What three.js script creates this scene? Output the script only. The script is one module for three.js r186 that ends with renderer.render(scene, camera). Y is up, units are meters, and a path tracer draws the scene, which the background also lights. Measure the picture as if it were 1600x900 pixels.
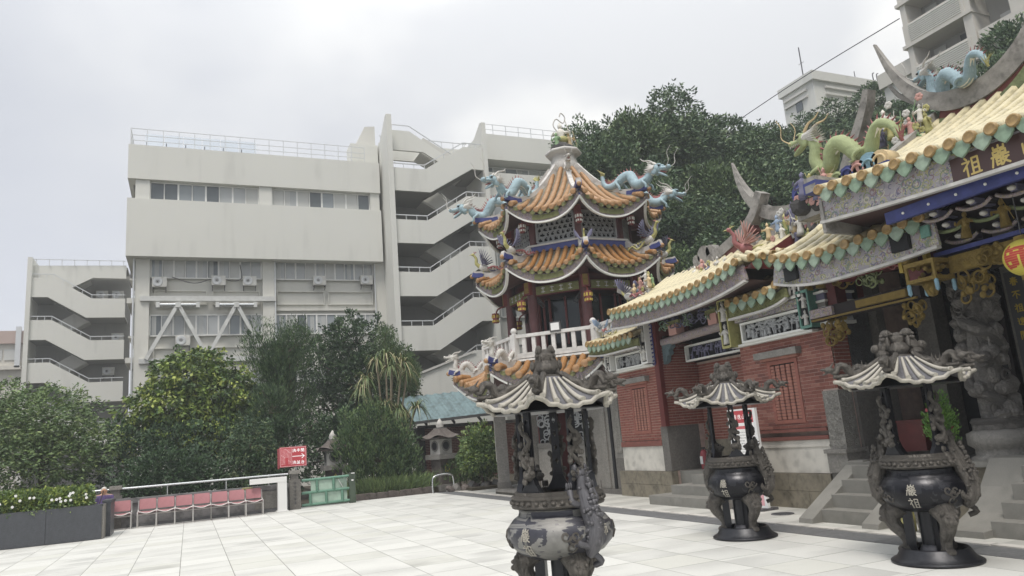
import * as THREE from 'three';
import { MarchingCubes } from 'three/addons/objects/MarchingCubes.js';

// ---------------------------------------------------------------- camera, sky, sun, exposure
const scene = new THREE.Scene();
const camera = new THREE.PerspectiveCamera(42.74, 16 / 9, 0.1, 600);
camera.position.set(0, 1.7, 0);
camera.up.set(-0.00853, 0.97666, 0.214625);
camera.lookAt(0.40034, 1.7 + 0.200017, -0.89427);

const renderer = new THREE.WebGLRenderer({ antialias: true });
renderer.toneMapping = THREE.LinearToneMapping;
renderer.toneMappingExposure = 1.76;
renderer.shadowMap.enabled = true;

function rng(seed) { let s = seed | 0; return () => { s = (s + 0x6d2b79f5) | 0; let t = Math.imul(s ^ (s >>> 15), 1 | s); t = (t + Math.imul(t ^ (t >>> 7), 61 | t)) ^ t; return ((t ^ (t >>> 14)) >>> 0) / 4294967296; }; }
const clamp = (x, a, b) => Math.min(b, Math.max(a, x)), lerp = (a, b, t) => a + (b - a) * t, sm = (a, b, x) => { const t = clamp((x - a) / (b - a), 0, 1); return t * t * (3 - 2 * t); };
// lattice value noise in 3d
function h3(x, y, z) { let h = Math.imul(x, 374761393) ^ Math.imul(y, 668265263) ^ Math.imul(z, 2147483647 ^ 0x5bd1e995); h = Math.imul(h ^ (h >>> 13), 1274126177); return ((h ^ (h >>> 16)) >>> 0) / 4294967296; }
function vn(x, y, z) {
  const X = Math.floor(x), Y = Math.floor(y), Z = Math.floor(z), f = (t) => t * t * (3 - 2 * t), u = f(x - X), v = f(y - Y), w = f(z - Z);
  const a = lerp(lerp(h3(X, Y, Z), h3(X + 1, Y, Z), u), lerp(h3(X, Y + 1, Z), h3(X + 1, Y + 1, Z), u), v);
  const b = lerp(lerp(h3(X, Y, Z + 1), h3(X + 1, Y, Z + 1), u), lerp(h3(X, Y + 1, Z + 1), h3(X + 1, Y + 1, Z + 1), u), v);
  return lerp(a, b, w);
}
function fbm(x, y, z, o = 5) { let s = 0, a = 0.5, n = 0; for (let i = 0; i < o; i++) { s += a * vn(x, y, z); n += a; x = x * 2.03 + 7.1; y = y * 2.03 + 3.7; z = z * 2.03 + 1.3; a *= 0.5; } return s / n; }

{ // overcast sky with thin blue-grey gaps low on the far side
  const W = 1024, H = 512, d = new Float32Array(W * H * 4);
  for (let j = 0; j < H; j++) for (let i = 0; i < W; i++) {
    const el = ((j + 0.5) / H - 0.5) * Math.PI, az = ((i + 0.5) / W - 0.5) * 2 * Math.PI;
    const dx = Math.cos(el) * Math.cos(az), dy = Math.sin(el), dz = Math.cos(el) * Math.sin(az);
    const k = 1.6 / (Math.max(dy, 0) + 0.32), px = dx * k, pz = dz * k;
    const n1 = fbm(px * 0.9 + 11, pz * 0.9 + 4, 0.5, 6), n2 = fbm(px * 2.1 + 3, pz * 2.1 + 9, 7.5, 5);
    const cover = sm(0.30, 0.66, n1 * 0.55 + n2 * 0.2 + 0.06 + 0.42 * dx), thick = sm(0.42, 0.66, n2);
    const up = clamp(dy, 0, 1);
    const hi = sm(0.1, 0.5, dy), gap = [lerp(0.42, 0.335, hi), lerp(0.44, 0.35, hi), lerp(0.49, 0.385, hi)], grey = [0.40, 0.41, 0.43], white = [0.56, 0.56, 0.55];
    const o = (j * W + i) * 4, b = 1 + 1.6 * up * up * up;
    for (let c = 0; c < 3; c++) d[o + c] = lerp(gap[c], lerp(white[c], grey[c], thick * 0.85), cover) * b;
    d[o + 3] = 1;
  }
  const t = new THREE.DataTexture(d, W, H, THREE.RGBAFormat, THREE.FloatType);
  t.mapping = THREE.EquirectangularReflectionMapping; t.magFilter = THREE.LinearFilter; t.minFilter = THREE.LinearFilter; t.needsUpdate = true;
  scene.background = t; scene.environment = t;
}
const sun = new THREE.DirectionalLight(0xfff8f0, 1.5);
sun.position.set(-14, 60, 10); sun.target.position.set(4, 0, -14); sun.castShadow = true; sun.shadow.radius = 34;
Object.assign(sun.shadow.camera, { left: -50, right: 50, top: 50, bottom: -50, near: 1, far: 160 });
sun.shadow.mapSize.set(2048, 2048);
scene.add(sun, sun.target);

// ---------------------------------------------------------------- textures and materials
function tex(n, fn, srgb, rx, ry) {
  const d = new Uint8Array(n * n * 4);
  for (let j = 0; j < n; j++) for (let i = 0; i < n; i++) { const c = fn(i / n, j / n); const o = (j * n + i) * 4; for (let k = 0; k < 3; k++) d[o + k] = clamp(Math.round(c[k] * 255), 0, 255); d[o + 3] = 255; }
  const t = new THREE.DataTexture(d, n, n); t.wrapS = t.wrapT = THREE.RepeatWrapping; t.magFilter = THREE.LinearFilter; if (srgb) t.colorSpace = THREE.SRGBColorSpace; t.repeat.set(rx, ry ?? rx); t.needsUpdate = true; return t;
}
const rep = (t, x, y) => { const c = t.clone(); c.repeat.set(x, y ?? x); c.needsUpdate = true; return c; };
// tileable fbm: blend of four shifted copies
const tf = (u, v, f, z, o) => { const a = fbm(u * f, v * f, z, o), b = fbm((u - 1) * f, v * f, z, o), c = fbm(u * f, (v - 1) * f, z, o), e = fbm((u - 1) * f, (v - 1) * f, z, o); return lerp(lerp(a, b, u), lerp(c, e, u), v); };
const TX = {};
TX.mottle = tex(256, (u, v) => { const n = tf(u, v, 7, 3.1, 5), g = h3(u * 256 | 0, v * 256 | 0, 5); const k = 0.80 + 0.34 * (n - 0.25) + 0.05 * (g - 0.5); return [k, k, k * 0.995]; }, true, 0.5);
TX.rough = tex(256, (u, v) => { const n = tf(u, v, 16, 8.3, 4), g = h3(u * 256 | 0, v * 256 | 0, 9); const k = 0.35 + 0.5 * n + 0.25 * (g - 0.5); return [k, k, k]; }, false, 1);
TX.granite = tex(256, (u, v) => { const g = h3(u * 256 | 0, v * 256 | 0, 2), n = tf(u, v, 28, 2.2, 3), m = tf(u, v, 5, 6.2, 3); let k = 0.84 + 0.34 * (n - 0.45) + 0.22 * (m - 0.5); if (g > 0.93) k += 0.07; if (g < 0.1) k -= 0.1; return [k, k * 0.995, k * 0.985]; }, true, 1.2);
TX.stain = tex(256, (u, v) => { const a = tf(u, v, 5, 1.2, 5), b = tf(u, v, 18, 4.2, 3); const k = 0.97 - 0.20 * sm(0.44, 0.74, a) * (0.5 + b) - 0.10 * sm(0.45, 0.75, b); return [k, k * 0.99, k * 0.975]; }, true, 0.35);
TX.paver = tex(512, (u, v) => { const a = tf(u, v * 0.7, 4, 9.2, 5), b = tf(u * 0.6, v, 12, 1.7, 4), g = h3(u * 512 | 0, v * 512 | 0, 4); const k = 0.985 - 0.11 * sm(0.50, 0.72, a) * (0.35 + b) - 0.05 * sm(0.5, 0.75, b) - 0.03 * g; return [k, k, k * 0.985]; }, true, 0.16);
TX.streak = tex(256, (u, v) => { const a = tf(u, v * 0.12, 24, 3.3, 4), c = tf(u, v, 5, 2.6, 4); const k = 0.98 - 0.06 * sm(0.50, 0.78, a) * sm(0.35, 0.6, c) - 0.05 * c; return [k, k, k * 0.985]; }, true, 0.09);
TX.peel = tex(256, (u, v) => { const a = tf(u, v, 5, 5.5, 5), b = tf(u, v, 14, 7.5, 3); if (a + 0.12 * b > 0.56) { const k = 0.5 + 0.24 * (b - 0.5); return [k, k * 0.99, k * 0.96]; } const k = 0.20 + 0.10 * b; return [k, k, k * 1.1]; }, true, 1.1);
TX.peelrough = tex(256, (u, v) => { const a = tf(u, v, 5, 5.5, 5), b = tf(u, v, 14, 7.5, 3); const k = a + 0.12 * b > 0.56 ? 0.5 : 0.34; return [k, k, k]; }, false, 1.1);
TX.carve = tex(256, (u, v) => { const a = tf(u, v, 12, 1.9, 2), s = 0.5 + 0.5 * Math.sin(a * 42 + 3 * Math.sin(u * 2 * Math.PI * 5)); const k = sm(0.25, 0.8, s); return [k, k, k]; }, false, 1);
// painted scrollwork on boards and friezes (pigment only)
TX.paint = (() => {
  const c = document.createElement('canvas'); c.width = c.height = 512; const g = c.getContext('2d'), r = rng(77);
  g.fillStyle = '#a6a2a8'; g.fillRect(0, 0, 512, 512);
  const pal = ['#a3a372', '#b4b088', '#868f72', '#9a94a0', '#b4afb5', '#74718a', '#8f7379', '#71827e', '#c4c0ac'];
  for (let i = 0; i < 900; i++) { g.strokeStyle = pal[r() * pal.length | 0]; g.lineWidth = 2 + r() * 5; g.beginPath(); const x = r() * 512, y = r() * 512, R = 5 + r() * 18; g.arc(x, y, R, r() * 6, r() * 6 + 2.5); g.stroke(); if (r() < 0.4) { g.fillStyle = pal[r() * pal.length | 0]; g.beginPath(); g.ellipse(x, y, R * 0.5, R * 0.25, r() * 3, 0, 6.3); g.fill(); } }
  const t = new THREE.CanvasTexture(c); t.colorSpace = THREE.SRGBColorSpace; t.wrapS = t.wrapT = THREE.RepeatWrapping; t.repeat.set(0.7, 0.7); return t;
})();
const M = {};
function mat(name, color, o = {}) {
  const { tex: t, s, bump, bs = 0.004, bt, ...rest } = o;
  const C = rest.physical ? THREE.MeshPhysicalMaterial : THREE.MeshStandardMaterial; delete rest.physical;
  const m = new C({ name, color: new THREE.Color(color), roughness: 0.8, side: THREE.DoubleSide, ...rest });
  if (t) m.map = s ? rep(t, s) : t;
  if (bump) { m.bumpMap = bt ? rep(bump, bt) : bump; m.bumpScale = bs; }
  return (M[name] = m);
}
mat('paver', '#cfcfcc', { tex: TX.paver, roughness: 0.62, bump: TX.rough, bs: 0.002 });
mat('paver_b', '#cbcbc8', { tex: TX.paver, roughness: 0.62, bump: TX.rough, bs: 0.002 });
mat('paver_c', '#d2d2cf', { tex: TX.paver, roughness: 0.6, bump: TX.rough, bs: 0.002 });
mat('paver_d', '#c8c8c3', { tex: TX.paver, s: 0.21, roughness: 0.65, bump: TX.rough, bs: 0.002 });
mat('joint', '#8f8e88', { tex: TX.mottle });
mat('darkstone', '#787a7c', { tex: TX.granite, roughness: 0.6 });
mat('apron', '#c3c2bd', { tex: TX.paver, s: 0.13, roughness: 0.7 });
mat('whitestone', '#d0cfca', { tex: TX.stain, roughness: 0.7 });
mat('soil', '#4a4436', { tex: TX.mottle, bump: TX.rough, bs: 0.03 });
mat('hillsoil', '#2f3a22', { tex: TX.mottle, s: 0.1 });
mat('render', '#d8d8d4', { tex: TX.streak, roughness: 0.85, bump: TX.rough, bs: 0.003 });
mat('render_b', '#cecdc9', { tex: TX.streak, roughness: 0.85 });
mat('render_old', '#d6d5d0', { tex: TX.streak, s: 0.16, roughness: 0.85 });
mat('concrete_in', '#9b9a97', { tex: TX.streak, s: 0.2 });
mat('frame', '#dcdcd8', { roughness: 0.5 });
mat('rail', '#c9cbcb', { roughness: 0.4, metalness: 0.3 });
mat('pane_a', '#8d9396', { roughness: 0.12, metalness: 0.1 }); mat('pane_b', '#a7aaaa', { roughness: 0.14, metalness: 0.05 }); mat('pane_c', '#63696c', { roughness: 0.1, metalness: 0.15 }); mat('pane_d', '#b9bab6', { roughness: 0.2 });
mat('pane_dark', '#20282a', { roughness: 0.06, metalness: 0.2 });
mat('acwhite', '#e4e3dd', { roughness: 0.5, tex: TX.mottle }); mat('acdark', '#4a4a4a', { roughness: 0.6 });
mat('steel', '#dfe0dd', { roughness: 0.45, tex: TX.mottle });
mat('solar', '#9ca3ab', { roughness: 0.25, metalness: 0.3 });
mat('pinkwall', '#b7a39c', { tex: TX.streak }); mat('tanwall', '#cfcbc4', { tex: TX.streak });
mat('brick_a', '#a3695c', { tex: TX.mottle, s: 2, roughness: 0.85 }); mat('brick_b', '#9a6053', { tex: TX.mottle, s: 2, roughness: 0.85 }); mat('brick_c', '#b37c6d', { tex: TX.mottle, s: 2, roughness: 0.85 }); mat('brick_d', '#8a564c', { tex: TX.mottle, s: 2, roughness: 0.85 });
mat('mortar', '#cbb3a8', { tex: TX.mottle, s: 2 });
mat('oldbrick', '#7d4f43', { tex: TX.mottle, s: 1.2 });
mat('dado', '#d9d7cf', { tex: TX.stain, roughness: 0.7 });
mat('plinth', '#8a8475', { tex: TX.stain, s: 0.9, roughness: 0.85, bump: TX.rough, bs: 0.01 });
mat('greystone', '#98958f', { tex: TX.granite, roughness: 0.75, bump: TX.rough, bs: 0.004 });
mat('greystone_b', '#7d7a75', { tex: TX.granite, roughness: 0.75, bump: TX.rough, bs: 0.004 });
mat('stepstone', '#918f88', { tex: TX.mottle, s: 0.8, roughness: 0.8, bump: TX.rough, bs: 0.004 });
mat('carved', '#b0ada6', { tex: TX.granite, bump: TX.carve, bs: 0.016, bt: 2.2, roughness: 0.8 });
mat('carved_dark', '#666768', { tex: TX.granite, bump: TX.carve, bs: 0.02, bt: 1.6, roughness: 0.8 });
mat('dragonstone', '#98948f', { tex: TX.granite, roughness: 0.8, bump: TX.carve, bs: 0.02, bt: 4 });
mat('tile_cream', '#d9d0ad', { tex: TX.stain, s: 1.2, roughness: 0.42 }); mat('tile_end', '#b0925f', { tex: TX.mottle, s: 3, roughness: 0.4 }); mat('tile_drip', '#8aa189', { tex: TX.mottle, s: 3, roughness: 0.35 });
mat('tile_drip_b', '#9cae9a', { tex: TX.mottle, s: 3, roughness: 0.35 });
mat('tile_orange', '#aa7a45', { tex: TX.mottle, s: 2.5, roughness: 0.45 }); mat('tile_orange_b', '#b68d62', { tex: TX.mottle, s: 2.5, roughness: 0.45 });
mat('roofbed', '#8b8576', { tex: TX.stain });
mat('ridgegrey', '#9d9b97', { tex: TX.stain, s: 1.1, bump: TX.rough, bs: 0.012, roughness: 0.9 }); mat('ridgered', '#7c4a44', { tex: TX.mottle }); mat('ridgegreen', '#7e8a63', { tex: TX.stain, s: 1.5 });
mat('plasterwhite', '#d6d3ce', { tex: TX.mottle, s: 1.5 });
mat('blue', '#3f4786', { tex: TX.mottle, s: 2, roughness: 0.5 }); mat('bluepale', '#8fb4c4', { tex: TX.mottle, s: 3 });
mat('painted', '#f2f0ee', { tex: TX.paint, roughness: 0.7 }); mat('painted_b', '#dfd3d4', { tex: TX.paint, s: 1.3, roughness: 0.7 });
mat('fretgreen', '#b3b67c', { tex: TX.mottle, s: 3, bump: TX.carve, bs: 0.03, bt: 4 });
mat('redlac', '#6f2f2c', { tex: TX.mottle, s: 1.5, roughness: 0.5 }); mat('redbright', '#8a4540', { tex: TX.mottle, s: 2, roughness: 0.5 }); mat('colred', '#6a4141', { tex: TX.mottle, s: 1, roughness: 0.55 });
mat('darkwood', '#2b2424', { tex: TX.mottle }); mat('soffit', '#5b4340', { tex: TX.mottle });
mat('gold', '#c0a45c', { roughness: 0.4, metalness: 0.3, tex: TX.mottle, s: 3, bump: TX.carve, bs: 0.01, bt: 8 });
mat('goldpaint', '#b8a24d', { roughness: 0.6 });
mat('balwhite', '#e4e2de', { tex: TX.mottle, s: 1.2, roughness: 0.7 });
mat('panelwhite', '#dcdcd6', { roughness: 0.6 }); mat('panelgreen', '#6d9a8c', { roughness: 0.6, tex: TX.mottle, s: 2 });
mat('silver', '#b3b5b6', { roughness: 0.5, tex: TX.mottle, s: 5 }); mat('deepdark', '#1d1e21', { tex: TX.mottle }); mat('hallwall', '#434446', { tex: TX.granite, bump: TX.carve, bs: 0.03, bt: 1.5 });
mat('dr_blue', '#a9c3cc', { tex: TX.mottle, s: 4, bump: TX.rough, bs: 0.01, bt: 5, roughness: 0.6 }); mat('dr_belly', '#e0ddd0', { roughness: 0.6 }); mat('dr_red', '#96605f', { roughness: 0.6 }); mat('dr_yellow', '#bdb878', { roughness: 0.6, tex: TX.mottle, s: 4 }); mat('dr_green', '#b3bf8c', { tex: TX.mottle, s: 4, bump: TX.rough, bs: 0.01, bt: 5, roughness: 0.6 }); mat('dr_white', '#d9d6cf', { roughness: 0.6, tex: TX.mottle, s: 4 }); mat('dr_eye', '#26221f', { roughness: 0.3 });
mat('fig_a', '#c9b48d'); mat('fig_b', '#8a9bb0'); mat('fig_c', '#b98f86'); mat('fig_d', '#d3d0c6'); mat('fig_e', '#7f9a74'); mat('violet', '#6d6c82'); mat('rockdark', '#4c4a49', { tex: TX.mottle, bump: TX.rough, bs: 0.02 });
mat('bronze', '#ffffff', { tex: TX.peel, roughnessMap: TX.peelrough, roughness: 1, metalness: 0.35, bump: TX.rough, bs: 0.003 });
mat('iron', '#27282d', { roughness: 0.36, metalness: 0.3, tex: TX.mottle, s: 2, bump: TX.rough, bs: 0.004 }); mat('irongrey', '#67676c', { roughness: 0.5, metalness: 0.3, tex: TX.stain, s: 2 }); mat('bronze_orn', '#84807a', { roughness: 0.6, metalness: 0.25, tex: TX.stain, s: 3, bump: TX.carve, bs: 0.012, bt: 7 }); mat('rust', '#5d3d31', { tex: TX.mottle, s: 2 }); mat('bronze_lt', '#b5b2a8', { roughness: 0.55, tex: TX.stain, s: 3 });
mat('granite_dark', '#505359', { tex: TX.granite, s: 2, roughness: 0.4 });
mat('chairred', '#bb8286', { roughness: 0.55, tex: TX.mottle }); mat('chairdark', '#5a3438', { roughness: 0.7 }); mat('chairmetal', '#c8c6c2', { roughness: 0.4, metalness: 0.4 });
mat('wallconc', '#88888a', { tex: TX.stain, s: 0.8, roughness: 0.9, bump: TX.rough, bs: 0.01 });
mat('bamboo', '#6f9a86', { roughness: 0.55, tex: TX.mottle, s: 3 }); mat('gatepanel', '#abc4b6', { roughness: 0.6, tex: TX.stain }); mat('darkgreen', '#4c5a4c', { tex: TX.stain });
mat('lantstone', '#908e8a', { tex: TX.granite, roughness: 0.85, bump: TX.rough, bs: 0.008 }); mat('lantwhite', '#c9c8c4', { tex: TX.stain }); mat('lantdark', '#6d6662', { tex: TX.stain, s: 1.5, roughness: 0.9, bump: TX.rough, bs: 0.01 });
mat('inox', '#c6c8c8', { roughness: 0.25, metalness: 0.8 });
mat('awning', '#6f868b', { tex: TX.stain, s: 0.8, roughness: 0.55 });
mat('bark', '#5a4d40', { tex: TX.mottle, s: 2, bump: TX.rough, bs: 0.02 }); mat('barkpale', '#9c917c', { tex: TX.mottle, s: 2 });
mat('leaf', '#ffffff', { roughness: 0.6 });
mat('plainwhite', '#dfdfdc', { roughness: 0.5 }); mat('plainred', '#98464a', { roughness: 0.5 });

// ---------------------------------------------------------------- mesh builder
const V = (x, y, z) => new THREE.Vector3(x, y, z);
const T = (x = 0, y = 0, z = 0, rx = 0, ry = 0, rz = 0, sx = 1, sy = sx, sz = sx) => new THREE.Matrix4().compose(V(x, y, z), new THREE.Quaternion().setFromEuler(new THREE.Euler(rx, ry, rz)), V(sx, sy, sz));
const G = { box: new THREE.BoxGeometry(1, 1, 1), sph: new THREE.SphereGeometry(1, 10, 7), sphf: new THREE.SphereGeometry(1, 18, 12), cyl: new THREE.CylinderGeometry(1, 1, 1, 12), cone: new THREE.ConeGeometry(1, 1, 7), tor: new THREE.TorusGeometry(1, 0.2, 6, 16), cone4: new THREE.ConeGeometry(1, 1, 4) };
const cv = (pts, n) => new THREE.CatmullRomCurve3(pts.map((p) => p.isVector3 ? p : V(...p))).getPoints(n);
class MB {
  constructor() { this.P = []; this.N = []; this.I = []; this.n = 0; }
  add(g, m) {
    const p = g.attributes.position, nn = g.attributes.normal, v = V(0, 0, 0), nm = m ? new THREE.Matrix3().getNormalMatrix(m) : null, flip = m && m.determinant() < 0;
    for (let i = 0; i < p.count; i++) { v.fromBufferAttribute(p, i); if (m) v.applyMatrix4(m); this.P.push(v.x, v.y, v.z); v.fromBufferAttribute(nn, i); if (m) v.applyMatrix3(nm).normalize(); this.N.push(v.x, v.y, v.z); }
    const ix = g.index; const c = ix ? ix.count : p.count;
    for (let i = 0; i < c; i += 3) { const a = ix ? ix.getX(i) : i, b = ix ? ix.getX(i + 1) : i + 1, d = ix ? ix.getX(i + 2) : i + 2; if (flip) this.I.push(this.n + a, this.n + d, this.n + b); else this.I.push(this.n + a, this.n + b, this.n + d); }
    this.n += p.count; return this;
  }
  box(x, y, z, w, h, d, ry = 0, rx = 0, rz = 0) { return this.add(G.box, T(x, y, z, rx, ry, rz, w, h, d)); }
  bb(x0, x1, y0, y1, z0, z1) { return this.box((x0 + x1) / 2, (y0 + y1) / 2, (z0 + z1) / 2, Math.abs(x1 - x0), Math.abs(y1 - y0), Math.abs(z1 - z0)); }
  sph(x, y, z, rx, ry = rx, rz = rx, a = 0, b = 0, c = 0) { return this.add(G.sph, T(x, y, z, a, b, c, rx, ry, rz)); }
  cyl(x, y, z, r, h, rx = 0, ry = 0, rz = 0) { return this.add(G.cyl, T(x, y, z, rx, ry, rz, r, h, r)); }
  cone(x, y, z, r, h, rx = 0, ry = 0, rz = 0) { return this.add(G.cone, T(x, y, z, rx, ry, rz, r, h, r)); }
  tor(x, y, z, R, rx = 0, ry = 0, rz = 0, sz = R) { return this.add(G.tor, T(x, y, z, rx, ry, rz, R, R, sz)); }
  tube(pts, r, seg = 7, cap = true) {   // r: number | array | fn(t)
    const n = pts.length, rf = (i) => typeof r === 'function' ? r(i / (n - 1)) : Array.isArray(r) ? r[Math.min(i, r.length - 1)] : r;
    const P = [], N = [], I = []; let u = null, prev = null;
    for (let i = 0; i < n; i++) {
      const t = pts[Math.min(i + 1, n - 1)].clone().sub(pts[Math.max(i - 1, 0)]).normalize();
      if (!u) { u = Math.abs(t.y) < 0.9 ? V(0, 1, 0) : V(1, 0, 0); u.sub(t.clone().multiplyScalar(u.dot(t))).normalize(); }
      else { u.sub(t.clone().multiplyScalar(u.dot(t))).normalize(); }
      const w = t.clone().cross(u), R = rf(i);
      for (let k = 0; k < seg; k++) { const a = k / seg * 2 * Math.PI, c = Math.cos(a), s = Math.sin(a), nx = u.x * c + w.x * s, ny = u.y * c + w.y * s, nz = u.z * c + w.z * s; P.push(pts[i].x + nx * R, pts[i].y + ny * R, pts[i].z + nz * R); N.push(nx, ny, nz); }
      if (i) for (let k = 0; k < seg; k++) { const a = (i - 1) * seg + k, b = (i - 1) * seg + (k + 1) % seg; I.push(a, b, a + seg, b, b + seg, a + seg); }
      prev = t;
    }
    if (cap) for (const e of [0, n - 1]) { const o = P.length / 3, p = pts[e], t = pts[Math.min(e + 1, n - 1)].clone().sub(pts[Math.max(e - 1, 0)]).normalize().multiplyScalar(e ? 1 : -1); P.push(p.x, p.y, p.z); N.push(t.x, t.y, t.z); for (let k = 0; k < seg; k++) { const s = e * seg + k; P.push(P[s * 3], P[s * 3 + 1], P[s * 3 + 2]); N.push(t.x, t.y, t.z); } for (let k = 0; k < seg; k++) { const a = o + 1 + k, b = o + 1 + (k + 1) % seg; e ? I.push(o, a, b) : I.push(o, b, a); } }
    return this.raw(P, N, I);
  }
  raw(P, N, I) { for (const x of P) this.P.push(x); for (const x of N) this.N.push(x); for (const i of I) this.I.push(i + this.n); this.n += P.length / 3; return this; }
  lathe(prof, seg = 20, m) { const g = new THREE.LatheGeometry(prof.map(([r, y]) => new THREE.Vector2(r, y)), seg); return this.add(g, m); }
  ext(poly, depth, m, holes, bevel = 0) {   // polygon in xy pushed along +z by depth
    const s = new THREE.Shape(poly.map(([x, y]) => new THREE.Vector2(x, y)));
    if (holes) for (const h of holes) s.holes.push(new THREE.Path(h.map(([x, y]) => new THREE.Vector2(x, y))));
    return this.add(new THREE.ExtrudeGeometry(s, { depth, bevelEnabled: bevel > 0, bevelThickness: bevel, bevelSize: bevel, bevelSegments: 2, curveSegments: 8 }), m);
  }
  bar(a, b, w, h, up = V(0, 1, 0)) {   // box from a to b
    const d = b.clone().sub(a), L = d.length(); d.normalize(); const s = d.clone().cross(up).normalize(), u = s.clone().cross(d);
    return this.add(G.box, new THREE.Matrix4().makeBasis(d.multiplyScalar(L), u.multiplyScalar(h), s.multiplyScalar(w)).setPosition(a.clone().add(b).multiplyScalar(0.5)));
  }
  sweep(pts, w, h, S) {   // rectangular section: width along S, height along the normal; w,h numbers or fn(t)
    const n = pts.length, P = [], N = [], I = [], f = (q, t) => typeof q === 'function' ? q(t) : q;
    const rows = pts.map((p, i) => { const t = pts[Math.min(i + 1, n - 1)].clone().sub(pts[Math.max(i - 1, 0)]).normalize(), nn = S.clone().cross(t).normalize(); if (nn.y < 0 && Math.abs(nn.y) > 0.05) nn.negate(); const W = f(w, i / (n - 1)) / 2, H = f(h, i / (n - 1)) / 2; return [[-1, -1], [1, -1], [1, 1], [-1, 1]].map(([a, b]) => p.clone().addScaledVector(S, a * W).addScaledVector(nn, b * H)); });
    const quad = (a, b, c, d) => { const nn = b.clone().sub(a).cross(d.clone().sub(a)).normalize(), o = P.length / 3; for (const p of [a, b, c, d]) { P.push(p.x, p.y, p.z); N.push(nn.x, nn.y, nn.z); } I.push(o, o + 1, o + 2, o, o + 2, o + 3); };
    for (let i = 0; i < n - 1; i++) for (let k = 0; k < 4; k++) quad(rows[i][k], rows[i][(k + 1) % 4], rows[i + 1][(k + 1) % 4], rows[i + 1][k]);
    quad(rows[0][3], rows[0][2], rows[0][1], rows[0][0]); quad(...rows[n - 1]);
    return this.raw(P, N, I);
  }
  surf(fn, nu, nv, thick = 0) {   // parametric sheet fn(u,v)->Vector3
    const P = [], N = [], I = [];
    for (let j = 0; j <= nv; j++) for (let i = 0; i <= nu; i++) { const p = fn(i / nu, j / nv), e = 1e-3, a = fn(i / nu + e, j / nv).sub(fn(i / nu - e, j / nv)), b = fn(i / nu, j / nv + e).sub(fn(i / nu, j / nv - e)), q = a.cross(b).normalize(); P.push(p.x, p.y, p.z); N.push(q.x, q.y, q.z); if (i < nu && j < nv) { const o = j * (nu + 1) + i; I.push(o, o + 1, o + nu + 2, o, o + nu + 2, o + nu + 1); } }
    this.raw(P, N, I);
    if (thick) this.surf((u, v) => { const p = fn(u, v); p.y -= thick; return p; }, nu, nv);
    return this;
  }
  geo() {
    const g = new THREE.BufferGeometry(), n = this.n, uv = new Float32Array(n * 2), P = this.P, N = this.N;
    for (let i = 0; i < n; i++) { const x = Math.abs(N[i * 3]), y = Math.abs(N[i * 3 + 1]), z = Math.abs(N[i * 3 + 2]), a = P[i * 3], b = P[i * 3 + 1], c = P[i * 3 + 2]; if (y >= x && y >= z) { uv[i * 2] = a; uv[i * 2 + 1] = c; } else if (x >= z) { uv[i * 2] = c; uv[i * 2 + 1] = b; } else { uv[i * 2] = a; uv[i * 2 + 1] = b; } }
    g.setAttribute('position', new THREE.BufferAttribute(new Float32Array(P), 3)); g.setAttribute('normal', new THREE.BufferAttribute(new Float32Array(N), 3)); g.setAttribute('uv', new THREE.BufferAttribute(uv, 2)); g.setIndex(this.I); return g;
  }
  build(name, m, parent) { return mesh(name, this.geo(), m, parent); }
}
const mb = () => new MB();
const taken = new Map();
function numbered(name) { const k = taken.get(name) ?? 0; taken.set(name, k + 1); return k ? name + '_' + String(k).padStart(3, '0') : name; }
function mesh(name, g, m, parent) { const o = new THREE.Mesh(g, typeof m === 'string' ? M[m] : m); o.castShadow = o.receiveShadow = true; o.name = parent === scene ? numbered(name) : name; parent?.add(o); return o; }
function tag(o, label, category, group, kind) { if (label) o.userData.label = label; if (category) o.userData.category = category; if (group) o.userData.group = group; if (kind) o.userData.kind = kind; return o; }
function thing(name, label, category, p = [0, 0, 0], ry = 0, group) { const o = new THREE.Group(); o.name = numbered(name); o.position.set(...p); o.rotation.y = ry; scene.add(o); return tag(o, label, category, group); }
function sub(name, parent, p = [0, 0, 0]) { const o = new THREE.Group(); o.name = name; o.position.set(...p); parent.add(o); return o; }
function dup(src, label, p, ry = 0, s = 1) { const o = src.clone(); o.name = numbered(src.name.replace(/_\d{3}$/, '')); o.userData = { ...src.userData }; o.position.set(...p); o.rotation.set(0, ry, 0); o.scale.setScalar(s); o.userData.label = label; scene.add(o); return o; }
const struct = (name, m, b, label) => { const o = b.build(name, m, scene); o.userData.kind = 'structure'; if (label) o.userData.label = label; return o; };
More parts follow.
